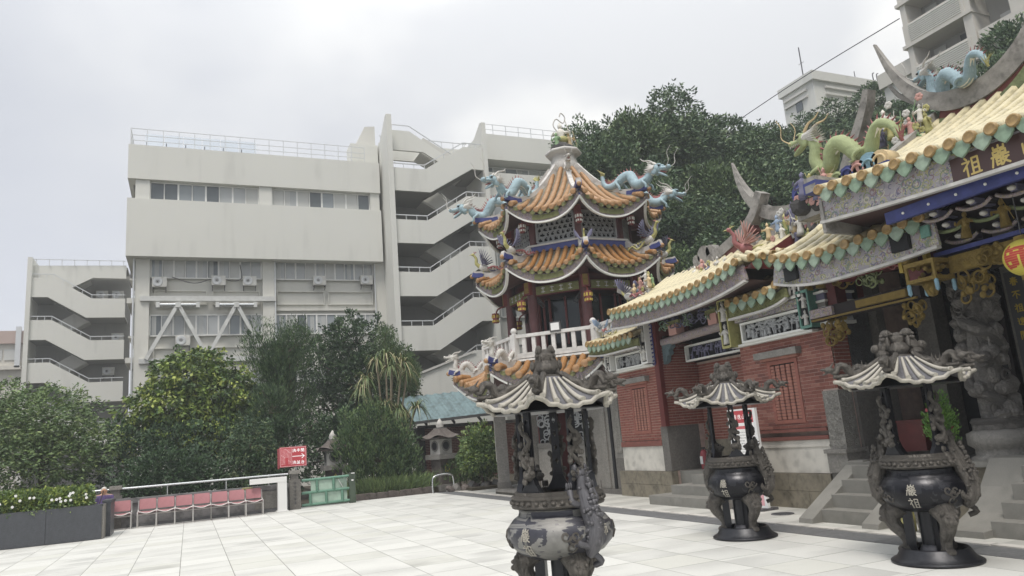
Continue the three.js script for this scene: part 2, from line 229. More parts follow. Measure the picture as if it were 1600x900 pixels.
// ---------------------------------------------------------------- ground, plaza, hillside
struct('ground', 'soil', mb().bb(-300, 300, -0.5, -0.09, -300, 120), 'dark soil ground around the temple plaza');
const hillH = (x, z) => { const a = 20 * sm(16, 50, x + 0.12 * (z + 20)) * sm(-47, -38, z), b = 20 * sm(36, 75, x) * sm(-38, -60, z); return Math.max(a, b) + (a + b > 0.5 ? 0.8 * fbm(x * 0.2, z * 0.2, 3) : 0); };
{
  const m = mb().surf((u, v) => { const x = 15 + u * 130, z = 20 - v * 170; return V(x, hillH(x, z) - 0.2, z); }, 65, 85);
  struct('hillside', 'hillsoil', m, 'steep wooded hillside rising behind the temple');
}
{
  const plaza = struct('plaza', 'joint', mb().bb(-16, 8.25, -0.08, -0.006, -26.7, 9), 'pale stone paved temple forecourt');
  camera.updateMatrixWorld(); camera.updateProjectionMatrix();
  const r = rng(5), W = 0.78, D = 0.73, rest = mb(), cells = [];
  for (let i = -20; i < 11; i++) for (let k = -24; k < 25; k++) {
    let x0 = -0.12 + W * i, x1 = Math.min(x0 + W, 8.25), z0 = -9.5 + D * k, z1 = z0 + D; if (z0 < -26.7) z0 = -26.7; if (z1 < -26.6 || z0 > 8.9 || x0 < -16) continue;
    const q = V((x0 + x1) / 2, 0, (z0 + z1) / 2).project(camera), inview = Math.abs(q.x) < 1.03 && Math.abs(q.y) < 1.06 && q.z < 1 && z1 < -1;
    cells.push([inview && x1 - x0 > W - 0.01 ? -z0 + Math.max(0, 2 - x0) * 0.4 : 1e9, x0, x1, z0, z1]);
  }
  cells.sort((a, b) => a[0] - b[0]);
  const gap = 0.006, vars = [];
  for (let k = 0; k < 10; k++) { const m = mb(); m.ext([[-W / 2 + gap, -D / 2 + gap], [W / 2 - gap, -D / 2 + gap], [W / 2 - gap, D / 2 - gap], [-W / 2 + gap, D / 2 - gap]], 0.03, T(0, -0.034, 0, -Math.PI / 2)); const g = m.geo(), uv = g.attributes.uv, a = r() * 9, b = r() * 9; for (let i = 0; i < uv.count; i++) uv.setXY(i, uv.getX(i) + a, uv.getY(i) + b); vars.push(g); }
  cells.forEach(([d, x0, x1, z0, z1], i) => {
    const y = (r() - 0.5) * 0.002;
    if (i < 300 && d < 1e8) { const p = mesh('paver', vars[r() * 10 | 0], ['paver', 'paver_b', 'paver_c', 'paver', 'paver_d'][r() * 5 | 0], plaza); p.position.set((x0 + x1) / 2, y, (z0 + z1) / 2); if (r() < 0.5) p.rotation.y = Math.PI; }
    else rest.bb(x0 + gap, x1 - gap, -0.03, y - 0.002, z0 + gap, z1 - gap);
  });
  tag(rest.build('far_pavers', 'paver', plaza), null, null, null, 'stuff');
}
{ // dark granite drainage band along the hall and across the end of the plaza
  const s = struct('drain_band', 'joint', mb().bb(8.25, 8.8, -0.08, -0.008, -26.7, 8), 'dark granite band between plaza and hall');
  const g = mb().bb(-0.27, 0.27, -0.02, 0, -0.595, 0.595).geo();
  for (let z = -26.1; z < 8; z += 1.2) mesh('granite_slab', g, z % 2.4 < 1.2 ? 'darkstone' : 'darkstone', s).position.set(8.525, 0.0, z);
  const a = struct('apron', 'apron', mb().bb(8.8, 18, -0.08, -0.004, -30, 8), 'pale stone apron in front of the temple walls');
  const kerb = mb().bb(-0.08, 0.08, -0.03, 0.012, -0.59, 0.59).geo();
  for (let z = -26.1; z < 8; z += 1.2) mesh('edge_stone', kerb, 'whitestone', a).position.set(8.89, 0, z);
  const slab = mb().bb(-0.42, 0.42, -0.03, 0.004, -0.593, 0.593).geo();
  for (let z = -25.5; z < 6; z += 1.2) for (const x of [9.41, 10.27]) mesh('apron_slab', slab, 'apron', a).position.set(x, 0, z);
  const drain = thing('drain_cover', 'round iron drain cover on the apron beside the ramp', 'drain cover', [9.75, 0.004, -10.75]);
  mb().lathe([[0, 0], [0.2, 0], [0.2, 0.012], [0.17, 0.012], [0.17, 0.007], [0, 0.007]], 24).build('cover', 'irongrey', drain);
  const b = mb(); for (let k = -3; k <= 3; k++) b.box(k * 0.045, 0.01, 0, 0.02, 0.006, 0.3 - Math.abs(k) * 0.04); b.build('grating', 'acdark', drain);
}
// ---------------------------------------------------------------- vegetation helpers
function leaves(o) {   // o: blobs [[x,y,z,rx,ry,rz]], n sprigs, k leaves each, len, wid, pal [[r,g,b]], seed, style
  const r = rng(o.seed), P = [], N = [], C = [], I = [], vol = o.blobs.map((b) => b[3] * b[4] * b[5]), tot = vol.reduce((a, b) => a + b, 0);
  const d = V(0, 0, 0), a = V(0, 0, 0), s = V(0, 0, 0), nn = V(0, 0, 0), p = V(0, 0, 0);
  const style = o.style || 'out';
  for (let i = 0; i < o.n; i++) {
    let t = r() * tot, bi = 0; while (bi < vol.length - 1 && (t -= vol[bi]) > 0) bi++;
    const b = o.blobs[bi]; d.set(r() * 2 - 1, r() * 2 - 1, r() * 2 - 1); if (d.lengthSq() > 1 || d.lengthSq() < 0.01) { i--; continue; } d.normalize();
    if (o.box) d.set(r() * 2 - 1, r() * 2 - 1, r() * 2 - 1);
    const lump = o.box ? 1 : 0.38 + 1.2 * fbm(d.x * 3.2 + bi * 9, d.y * 3.2, d.z * 3.2 + o.seed, 3), rad = (o.box ? 1 : (r() < 0.22 ? 0.3 + 0.5 * r() : 0.78 + 0.26 * Math.pow(r(), 0.7)) * lump);
    p.set(b[0] + d.x * b[3] * rad, b[1] + d.y * b[4] * rad, b[2] + d.z * b[5] * rad);
    if (o.minY !== undefined && p.y < o.minY) continue;
    const ci = o.pal[Math.pow(r(), 1.2) * o.pal.length | 0], v = 0.8 + 0.4 * r();
    for (let k = 0; k < o.k; k++) {
      a.set(r() * 2 - 1, r() * 2 - 1, r() * 2 - 1);
      if (style === 'out') a.multiplyScalar(0.9).add(d).y += 0.15; else if (style === 'up') a.multiplyScalar(0.45).add(V(d.x * 0.6, 1, d.z * 0.6)); else if (style === 'flat') { a.y *= 0.3; a.addScaledVector(d, 0.5); } else if (style === 'droop') { a.multiplyScalar(0.8).addScaledVector(d, 0.8); a.y -= 0.5; }
      a.normalize(); s.set(r() - 0.5, r() - 0.5, r() - 0.5).cross(a).normalize(); nn.copy(a).cross(s);
      const L = o.len * (0.7 + 0.6 * r()), W = o.wid * (0.7 + 0.6 * r()) * 0.5, ox = (r() - 0.5) * o.len * 1.6, oy = (r() - 0.5) * o.len * 1.6, oz = (r() - 0.5) * o.len * 1.6, q = P.length / 3;
      const x = p.x + ox, y = p.y + oy, z = p.z + oz, m = 0.45;
      P.push(x, y, z, x + a.x * L * m + s.x * W + nn.x * W * 0.3, y + a.y * L * m + s.y * W + nn.y * W * 0.3, z + a.z * L * m + s.z * W + nn.z * W * 0.3, x + a.x * L, y + a.y * L, z + a.z * L, x + a.x * L * m - s.x * W + nn.x * W * 0.3, y + a.y * L * m - s.y * W + nn.y * W * 0.3, z + a.z * L * m - s.z * W + nn.z * W * 0.3);
      for (let e = 0; e < 4; e++) { N.push(-nn.x, -nn.y, -nn.z); C.push(ci[0] * v, ci[1] * v, ci[2] * v); }
      I.push(q, q + 1, q + 2, q, q + 2, q + 3);
    }
  }
  const g = new THREE.BufferGeometry(); g.setAttribute('position', new THREE.BufferAttribute(new Float32Array(P), 3)); g.setAttribute('normal', new THREE.BufferAttribute(new Float32Array(N), 3)); g.setAttribute('color', new THREE.BufferAttribute(new Float32Array(C), 3)); g.setAttribute('uv', new THREE.BufferAttribute(new Float32Array(P.length / 3 * 2), 2)); g.setIndex(I); return g;
}
M.leaf.vertexColors = true;
function limbs(blobs, base, r0, seed, topY) {   // trunk from base up with limbs to the blobs
  const r = rng(seed), m = mb(), [bx, by, bz] = base, ty = topY ?? blobs[0][1];
  const trunk = cv([[bx, by - 0.15, bz], [bx + (r() - 0.5) * 0.3, lerp(by, ty, 0.35), bz + (r() - 0.5) * 0.3], [bx + (r() - 0.5) * 0.5, lerp(by, ty, 0.7), bz + (r() - 0.5) * 0.4], [blobs[0][0], ty, blobs[0][2]]], 10);
  m.tube(trunk, (t) => r0 * (1 - 0.75 * t), 8);
  for (const b of blobs) { const s = trunk[3 + (r() * 4 | 0)]; m.tube(cv([s, [lerp(s.x, b[0], 0.5) + (r() - 0.5) * 0.4, lerp(s.y, b[1], 0.6), lerp(s.z, b[2], 0.5)], [b[0], b[1], b[2]]], 6), (t) => r0 * 0.45 * (1 - 0.75 * t), 6); for (let k = 0; k < 4; k++) m.tube(cv([[b[0], b[1], b[2]], [b[0] + (r() - 0.5) * b[3] * 1.3, b[1] + (r() - 0.2) * b[4] * 0.9, b[2] + (r() - 0.5) * b[5] * 1.3]], 3), (t) => r0 * 0.16 * (1 - 0.7 * t), 5); }
  return m;
}
function tree(name, label, group, o) {
  const t = thing(name, label, o.cat || 'tree', o.base, 0, group), bl = o.blobs;
  limbs(bl, [0, 0, 0], o.r0 || 0.16, o.seed).build('trunk', o.bark || 'bark', t);
  mesh('crown', leaves(o), 'leaf', t); return t;
}
const GREEN = { dark: [[0.022, 0.05, 0.02], [0.03, 0.066, 0.026], [0.04, 0.082, 0.03], [0.06, 0.11, 0.04]], mid: [[0.06, 0.105, 0.04], [0.085, 0.14, 0.052], [0.11, 0.175, 0.065], [0.15, 0.21, 0.08]], light: [[0.09, 0.145, 0.055], [0.12, 0.185, 0.068], [0.155, 0.225, 0.078], [0.2, 0.26, 0.095]], lime: [[0.11, 0.17, 0.03], [0.16, 0.23, 0.04], [0.22, 0.29, 0.055], [0.3, 0.35, 0.08], [0.06, 0.11, 0.03]], hill: [[0.055, 0.1, 0.048], [0.075, 0.13, 0.06], [0.1, 0.16, 0.07], [0.145, 0.205, 0.09]], hill2: [[0.07, 0.115, 0.045], [0.1, 0.155, 0.058], [0.14, 0.2, 0.075], [0.055, 0.095, 0.04]] };
// ---------------------------------------------------------------- school block and its stair towers
function acUnit(label, p, ry = 0, s = 1) {
  const t = thing('air_conditioner', label, 'air conditioner', p, ry, 'outdoor units on the pale block');
  mb().box(0, 0.3, 0, 0.78, 0.58, 0.3).box(0.36, 0.3, 0.02, 0.05, 0.5, 0.29).build('case', 'acwhite', t);
  const f = mb(); f.cyl(-0.1, 0.3, 0.152, 0.23, 0.012, Math.PI / 2); f.build('fan', 'acdark', t);
  const g = mb(); for (let k = 0; k < 4; k++) g.tor(-0.1, 0.3, 0.162, 0.06 + k * 0.055, 0, 0, 0, 0.04); g.build('grille', 'rail', t);
  mb().bb(-0.36, -0.31, -0.05, 0.0, -0.2, 0.16).bb(0.31, 0.36, -0.05, 0, -0.2, 0.16).bar(V(-0.335, -0.05, 0.14), V(-0.335, -0.26, -0.18), 0.04, 0.04).bar(V(0.335, -0.05, 0.14), V(0.335, -0.26, -0.18), 0.04, 0.04).build('bracket', 'irongrey', t);
  t.scale.setScalar(s); return t;
}
function windowStrip(parent, x0, x1, y0, y1, z, n, seed, sillOut = 0.06) {
  const r = rng(seed), w = sub('window', parent), W = (x1 - x0) / n;
  const f = mb().bb(x0, x1, y1 - 0.07, y1, z - 0.05, z + 0.05).bb(x0, x1, y0, y0 + 0.07, z - 0.05, z + sillOut); for (let k = 0; k <= n; k++) { const a = x0 + k * W, q = k % 2 ? 0.05 : 0.1; f.bb(a - q / 2, a + q / 2, y0 + 0.07, y1 - 0.07, z - 0.04, z + 0.04 + (k % 2 ? 0.012 : 0)); } f.build('window_frame', 'frame', w);
  for (let k = 0; k < n; k++) { const a = x0 + k * W + 0.04, b = x0 + (k + 1) * W - 0.04; mb().bb(a, b, y0 + 0.05, y1 - 0.05, z - 0.02, z - 0.006).build('pane', M['pane_' + 'abdbcdab'[r() * 8 | 0]], w); if (r() < 0.45) { const c = mb(), q = lerp(a, b, r() * 0.5), e = Math.min(b - 0.02, q + (b - a) * 0.45), N = 5; for (let i = 0; i < N; i++) c.bb(lerp(q, e, i / N), lerp(q, e, (i + 0.7) / N), y0 + 0.1, y1 - 0.06, z - 0.005, z - 0.001 + 0.004 * (i % 2)); c.build('curtain_fold', 'pane_d', w); } }
  return w;
}
{
  const b = thing('school_block', 'large pale rendered block with ribbon windows and a flat railed roof', 'building', [0, 0, 0]);
  const k = 45.8 / 45, Z = -45, Zl = -45.8, sy = (y) => 1.7 + (y - 1.7) * k;
  mb().bb(-3.35, 11.3, 18.02, 20.1, Z - 1.2, Z).bb(-3.35, -3.15, 18.02, 20.1, -68, Z - 1.2).build('parapet_band', 'render', b);
  mb().bb(-3.35, 11.3, 13.42, 16.84, Z - 1.2, Z).bb(-3.35, -3.0, 13.42, 16.84, -68, Z - 1.2).build('wall_band', 'render', b);
  mb().bb(-2.9, 11.3, 16.5, 18.3, -60, Z - 0.62).bb(-2.7, 11.3, 13, 14, -60, Z - 1.1).bb(-2.8, 12, 19.2, 19.8, -68, Z - 1.1).build('wall', 'render_b', b);
  mb().bb(-2.9, 11.5, -3, 13.6, -67, Zl - 0.25).build('lower_wall', 'render_old', b);
  mb().bb(-2.95, -2.2, 16.84, 18.02, Z - 0.6, Z - 0.12).build('pier', 'render', b); mb().bb(3.8, 4.55, 16.84, 18.02, Z - 0.6, Z - 0.12).build('pier', 'render', b); mb().bb(10.65, 11.25, 16.84, 18.02, Z - 0.6, Z - 0.12).build('pier', 'render', b);
  for (const [a, c] of [[-2.88, -2.14], [4.0, 4.74], [10.86, 11.5]]) mb().bb(a, c, -3, 13.5, Zl - 0.3, Zl + 0.16).build('pier', 'render_old', b);
  windowStrip(b, -2.2, 3.8, 16.86, 18.0, Z - 0.4, 8, 11); windowStrip(b, 4.55, 10.65, 16.86, 18.0, Z - 0.4, 8, 12);
  let s = 20;
  for (const y of [12.15, 8.82, 5.4]) { windowStrip(b, -2.1, 3.95, sy(y), sy(y + 1.24), Zl - 0.12, 10, s++); windowStrip(b, 4.76, 10.8, sy(y), sy(y + 1.24), Zl - 0.12, 10, s++); }
  for (const y of [11.05, 7.75]) for (const [a, c] of [[-1.9, 0.9], [1.2, 3.85], [4.85, 7.7], [7.9, 10.75]]) { const o = 0.05, q = mb(), y0 = sy(y - 0.42), y1 = sy(y + 0.42); q.bb(a, c, y1 - o, y1, Zl - 0.26, Zl - 0.12).bb(a, c, y0, y0 + o, Zl - 0.26, Zl - 0.12).bb(a, a + o, y0 + o, y1 - o, Zl - 0.26, Zl - 0.12).bb(c - o, c, y0 + o, y1 - o, Zl - 0.26, Zl - 0.12); q.build('spandrel_frame', 'render_old', b); }
  for (const y of [10.2, 6.9]) mb().bb(4.74, 10.86, sy(y) + 0.05, sy(y) + 0.2, Zl - 0.26, Zl - 0.02).build('ledge', 'render_old', b);
  // pipes on the near face
  for (const [x, y0, y1] of [[4.72, -1, 13.4], [10.84, 0, 13.4], [-2.95, -1, 17]]) mb().cyl(x, (y0 + y1) / 2, Zl + 0.22, 0.05, y1 - y0).build('drain_pipe', 'rail', b);
  // side wall, seen end-on: sills, ducts and boxes
  for (let f = 0; f < 4; f++) { const y = 12.6 - f * 3.4; for (let q = 0; q < 5; q++) { const z = -48.5 - q * 4; mb().bb(-3.0, -2.88, y, y + 1.5, z - 1.3, z + 1.3).build('side_window', 'pane_c', b); mb().bb(-3.25, -2.9, y - 0.14, y - 0.02, z - 1.5, z + 1.5).build('side_sill', 'render_b', b); } mb().bb(-3.3, -2.9, y - 1.7, y - 1.4, -66, -46).build('side_beam', 'render_old', b); }
  for (let q = 0; q < 5; q++) mb().bb(-3.5, -3.36, 16 - q * 2.9, 17.6 - q * 2.9, -49 - q * 3, -48 - q * 3).build('vent_hood', 'irongrey', b);
  // roof rail
  const rr = sub('roof_railing', b);
  for (const y of [20.42, 20.75, 21.15]) mb().bar(V(-3.25, y, Z - 0.15), V(10.4, y, Z - 0.15), 0.035, 0.035).bar(V(-3.25, y, Z - 0.15), V(-3.25, y, -67), 0.035, 0.035).build('rail', 'rail', rr);
  for (let i = 0; i <= 16; i++) mb().bar(V(-3.25 + i * 0.853, 20.1, Z - 0.15), V(-3.25 + i * 0.853, 21.15, Z - 0.15), 0.04, 0.04, V(1, 0, 0)).build('rail_post', 'rail', rr);
  // rooftop panels
  const sp = sub('roof_panels', b);
  for (let i = 0; i < 6; i++) { const x = -2.1 + i * 1.08; mb().box(x, 21.3, Z - 2.2, 1.02, 0.05, 1.3, 0, 1.05).build('panel', 'solar', sp); mb().bar(V(x - 0.4, 19.6, Z - 1.7), V(x - 0.4, 21.0, Z - 1.7), 0.05, 0.05, V(1, 0, 0)).bar(V(x + 0.4, 19.6, Z - 2.7), V(x + 0.4, 21.6, Z - 2.7), 0.05, 0.05, V(1, 0, 0)).build('panel_stand', 'irongrey', sp); }
  mb().ext([[9.2, 19.8], [11.6, 19.8], [11.6, 23.6], [10.9, 23.5]], 6, T(0, 0, -53)).build('stair_head', 'render_b', b);
  mb().bb(9.6, 11.4, 20.1, 21.6, -46.9, -45.6).build('tank_room', 'render', b);
  // right-hand wing behind the pavilion
  mb().bb(18.6, 31, 21.05, 22.95, -57, Z).bb(18.6, 31, -3, 20.1, -57, Z - 0.05).bb(18.6, 31, 20, 21.1, -57, Z - 1.4).build('wing_wall', 'render', b);
  windowStrip(b, 19, 24.7, 20.15, 21.0, Z - 1.3, 6, 41);
  for (const y of [16.7, 13.2, 9.7, 6.2]) windowStrip(b, 19.2, 26, y, y + 1.7, Z + 0.02, 7, 42 + y);
  const wr = sub('wing_railing', b); for (const y of [23.35, 23.75]) mb().bar(V(18.7, y, Z - 0.15), V(31, y, Z - 0.15), 0.035, 0.035).build('rail', 'rail', wr); for (let i = 0; i <= 12; i++) mb().bar(V(18.7 + i * 1, 22.95, Z - 0.15), V(18.7 + i * 1, 23.75, Z - 0.15), 0.04, 0.04, V(1, 0, 0)).build('rail_post', 'rail', wr);
  // steel seismic braces with dampers
  const z = Zl + 0.3, br = sub('seismic_brace', b);
  mb().bb(-2.6, 4.75, sy(10.78), sy(11.06), z - 0.2, z).build('beam', 'steel', br); mb().bb(-2.6, 4.75, sy(7.28), sy(7.55), z - 0.2, z).build('beam', 'steel', br);
  for (const cx of [-0.64, 2.5]) {
    const hy = sy(10.4); for (const d of [-1, 1]) mb().bar(V(cx + d * 0.1, hy, z + 0.02), V(cx + d * 1.6, sy(7.5), z + 0.02), 0.2, 0.2).build('brace', 'steel', br);
    mb().cyl(cx - 0.55, hy + 0.14, z, 0.13, 0.85, 0, 0, Math.PI / 2).build('damper', 'inox', br); mb().cyl(cx + 0.55, hy + 0.14, z, 0.13, 0.85, 0, 0, Math.PI / 2).build('damper', 'inox', br);
    for (const d of [-1.05, 0, 1.05]) mb().box(cx + d, hy + 0.14, z, d ? 0.2 : 0.28, 0.32, 0.34).build('damper_mount', 'steel', br);
  }
  for (const [x, y, l] of [[-1.6, 11.7, 'first air conditioner from the block corner, upper window row'], [1.5, 11.82, 'air conditioner under the middle of the first upper window bay'], [3.2, 11.82, 'air conditioner beside the pier between the two upper bays'], [7.25, 11.9, 'air conditioner under the middle of the second upper window bay'], [10.15, 11.97, 'air conditioner next to the stair tower, upper window row'], [-0.36, 8.35, 'air conditioner hung between the steel V braces']]) acUnit(l, [x * k, sy(y) - 0.1, Zl + 0.05], 0, 1.0);
  const cb = mb(); cb.tube(cv([[-1, sy(12.2), Zl + 0.1], [0.2, sy(11.85), Zl + 0.1], [1.1, sy(12.1), Zl + 0.1]], 10), 0.025, 5); cb.tube(cv([[1.9, sy(12.1), Zl + 0.1], [2.3, sy(12.0), Zl + 0.1], [2.8, sy(12.15), Zl + 0.1], [2.72, sy(13), Zl + 0.1]], 10), 0.025, 5); cb.build('cable', 'irongrey', b);
}
function stairTower(o) {   // o: name,label,z,x0,x1,levels,dy, profile of one parapet (x,y) top/bottom, mirrored flights
  const t = thing('stair_tower', o.label, 'building'), z = o.z, D = o.depth;
  o.levels.forEach((y, i) => {
    const { a, b, c, d, rise, hgt } = o, p = o.flip;
    const poly = p ? [[o.x0, y + rise], [a, y + rise], [b, y], [o.x1, y], [o.x1, y - hgt], [c, y - hgt], [d, y + rise - hgt], [o.x0, y + rise - hgt]] : [[o.x0, y], [a, y], [b, y + rise], [o.x1, y + rise], [o.x1, y + rise - hgt], [d, y + rise - hgt], [c, y - hgt], [o.x0, y - hgt]];
    mb().ext(poly, 0.16, T(0, 0, z - 0.16)).build('stair_parapet', 'render', t);
    // rail
    const pts = (p ? [[o.x0, y + rise], [a, y + rise], [b, y], [o.x1, y]] : [[o.x0, y], [a, y], [b, y + rise], [o.x1, y + rise]]).map(([x, yy]) => V(x, yy + 0.32, z - 0.08)), rl = sub('stair_rail', t);
    for (let k = 0; k < 3; k++) mb().bar(pts[k], pts[k + 1], 0.06, 0.06).build('rail', 'rail', rl);
    for (let k = 0; k < 3; k++) { const n = k === 1 ? 4 : 3; for (let q = 0; q < n; q++) { const v = pts[k].clone().lerp(pts[k + 1], q / n); mb().bar(v.clone().setY(v.y - 0.34), v, 0.04, 0.04, V(1, 0, 0)).build('rail_post', 'rail', rl); } }
    // landings and flights
    const yl = y - hgt, yh = y + rise - hgt, sw = 1.5;
    if (!p) {
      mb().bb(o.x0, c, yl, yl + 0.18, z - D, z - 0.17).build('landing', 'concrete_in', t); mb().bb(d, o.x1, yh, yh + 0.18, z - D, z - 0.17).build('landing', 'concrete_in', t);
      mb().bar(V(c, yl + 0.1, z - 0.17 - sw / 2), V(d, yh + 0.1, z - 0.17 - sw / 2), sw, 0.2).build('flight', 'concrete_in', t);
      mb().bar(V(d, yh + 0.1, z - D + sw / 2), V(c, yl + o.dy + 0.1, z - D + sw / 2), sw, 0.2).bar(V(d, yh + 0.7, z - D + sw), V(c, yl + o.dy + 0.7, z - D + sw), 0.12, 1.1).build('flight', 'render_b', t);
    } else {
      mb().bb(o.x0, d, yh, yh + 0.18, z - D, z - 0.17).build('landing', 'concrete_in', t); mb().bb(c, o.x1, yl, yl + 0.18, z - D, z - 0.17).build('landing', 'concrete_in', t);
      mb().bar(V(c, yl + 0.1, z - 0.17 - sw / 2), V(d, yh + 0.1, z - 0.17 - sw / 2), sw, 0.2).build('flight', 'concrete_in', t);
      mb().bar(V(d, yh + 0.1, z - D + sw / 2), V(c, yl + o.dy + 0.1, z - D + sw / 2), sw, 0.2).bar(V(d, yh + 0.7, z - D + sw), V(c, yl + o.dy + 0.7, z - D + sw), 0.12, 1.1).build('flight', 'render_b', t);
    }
  });
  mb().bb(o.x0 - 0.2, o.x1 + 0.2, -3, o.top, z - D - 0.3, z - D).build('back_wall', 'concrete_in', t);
  return t;
}
{
  const t = stairTower({ label: 'tall open stair tower with zigzag parapets between two upright fins', z: -43.6, depth: 3.4, x0: 11.88, x1: 18.1, a: 13.97, b: 16.76, c: 14.3, d: 17.25, rise: 1.82, hgt: 1.55, dy: 3.43, levels: [19.34, 15.86, 12.43, 9.0, 5.57, 2.14], top: 20.5 });
  mb().ext([[-43.4, -3], [-43.4, 22.9], [-43.75, 22.9], [-45.4, 21.7], [-47.2, 21.7], [-47.2, -3]], 0.34, T(11.5, 0, 0, 0, -Math.PI / 2, 0, 1, 1, -1)).build('fin', 'render', t);
  mb().ext([[-43.4, -3], [-43.4, 23], [-43.8, 23], [-47.2, 21.2], [-47.2, -3]], 0.3, T(18.1, 0, 0, 0, -Math.PI / 2, 0, 1, 1, -1)).build('fin', 'render', t);
  mb().ext([[11.84, 20.9], [11.84, 22.3], [13.3, 22.3], [16.2, 20.5], [18.1, 20.5], [18.1, 20.2], [15.9, 19.9], [14.2, 20.9]], 0.16, T(0, 0, -44.6)).build('roof_parapet', 'render', t);
  mb().bb(11.84, 18.1, 21.2, 22.4, -47.1, -46.9).build('roof_wall', 'render', t);
  const rl = sub('roof_rail', t), P = [V(11.9, 22.7, -44.5), V(13.3, 22.7, -44.5), V(16.3, 20.9, -44.5)]; for (let k = 0; k < 2; k++) mb().bar(P[k], P[k + 1], 0.05, 0.05).build('rail', 'rail', rl); mb().bar(V(11.9, 22.95, -47), V(18.3, 22.9, -47), 0.05, 0.05).build('rail', 'rail', rl); for (let i = 0; i < 8; i++) mb().bar(V(12 + i * 0.88, 22.3, -47), V(12 + i * 0.88, 22.92, -47), 0.04, 0.04, V(1, 0, 0)).build('rail_post', 'rail', rl);
  for (const y of [13.2, 9.8, 6.4]) { mb().bb(11.95, 12.35, y, y + 1.5, -46.8, -46.6).build('landing_window', 'pane_b', t); }
  acUnit('air conditioner on the tower landing behind the third zigzag parapet', [12.6, 11.7, -46.2], 0, 1); acUnit('air conditioner on the tower landing behind the fourth zigzag parapet', [12.6, 8.2, -46.2], 0, 1);
}
{
  const t = stairTower({ label: 'lower open stair tower with zigzag parapets at the far end of the block', z: -68, depth: 3.2, x0: -11.7, x1: -5.0, a: -10.2, b: -7.45, c: -7.8, d: -10.55, rise: 1.7, hgt: 1.6, dy: 3.44, levels: [15.7, 12.22, 8.8, 5.3], flip: true, top: 18.5 });
  mb().bb(-12.02, -11.7, -3, 19.05, -71, -67.8).build('fin', 'render', t);
  mb().ext([[-11.7, 18.5], [-5, 18.65], [-5, 17.5], [-7.45, 17.55], [-9.1, 16.6], [-10.2, 17.3], [-11.7, 17.3]], 0.16, T(0, 0, -68.6)).build('roof_parapet', 'render', t);
  mb().bb(-11.7, -4.9, 18.3, 18.5, -71, -68.6).build('roof_slab', 'concrete_in', t);
  mb().bar(V(-11.7, 19, -68.3), V(-5, 19, -68.3), 0.05, 0.05).build('roof_rail', 'rail', t); for (let i = 0; i < 8; i++) mb().bar(V(-11.5 + i * 0.9, 18.5, -68.3), V(-11.5 + i * 0.9, 19, -68.3), 0.05, 0.05, V(1, 0, 0)).build('roof_rail_post', 'rail', t);
  for (const [x, y, l] of [[-6.95, 16.2, 'air conditioner on the top landing of the far stair tower, nearer the fin'], [-5.75, 16.2, 'air conditioner on the top landing of the far stair tower, next to the block'], [-5.7, 12.5, 'air conditioner on the middle landing of the far stair tower'], [-6.3, 9.6, 'air conditioner on the lowest visible landing of the far stair tower']]) acUnit(l, [x, y, -70.6], 0, 1.15);
}
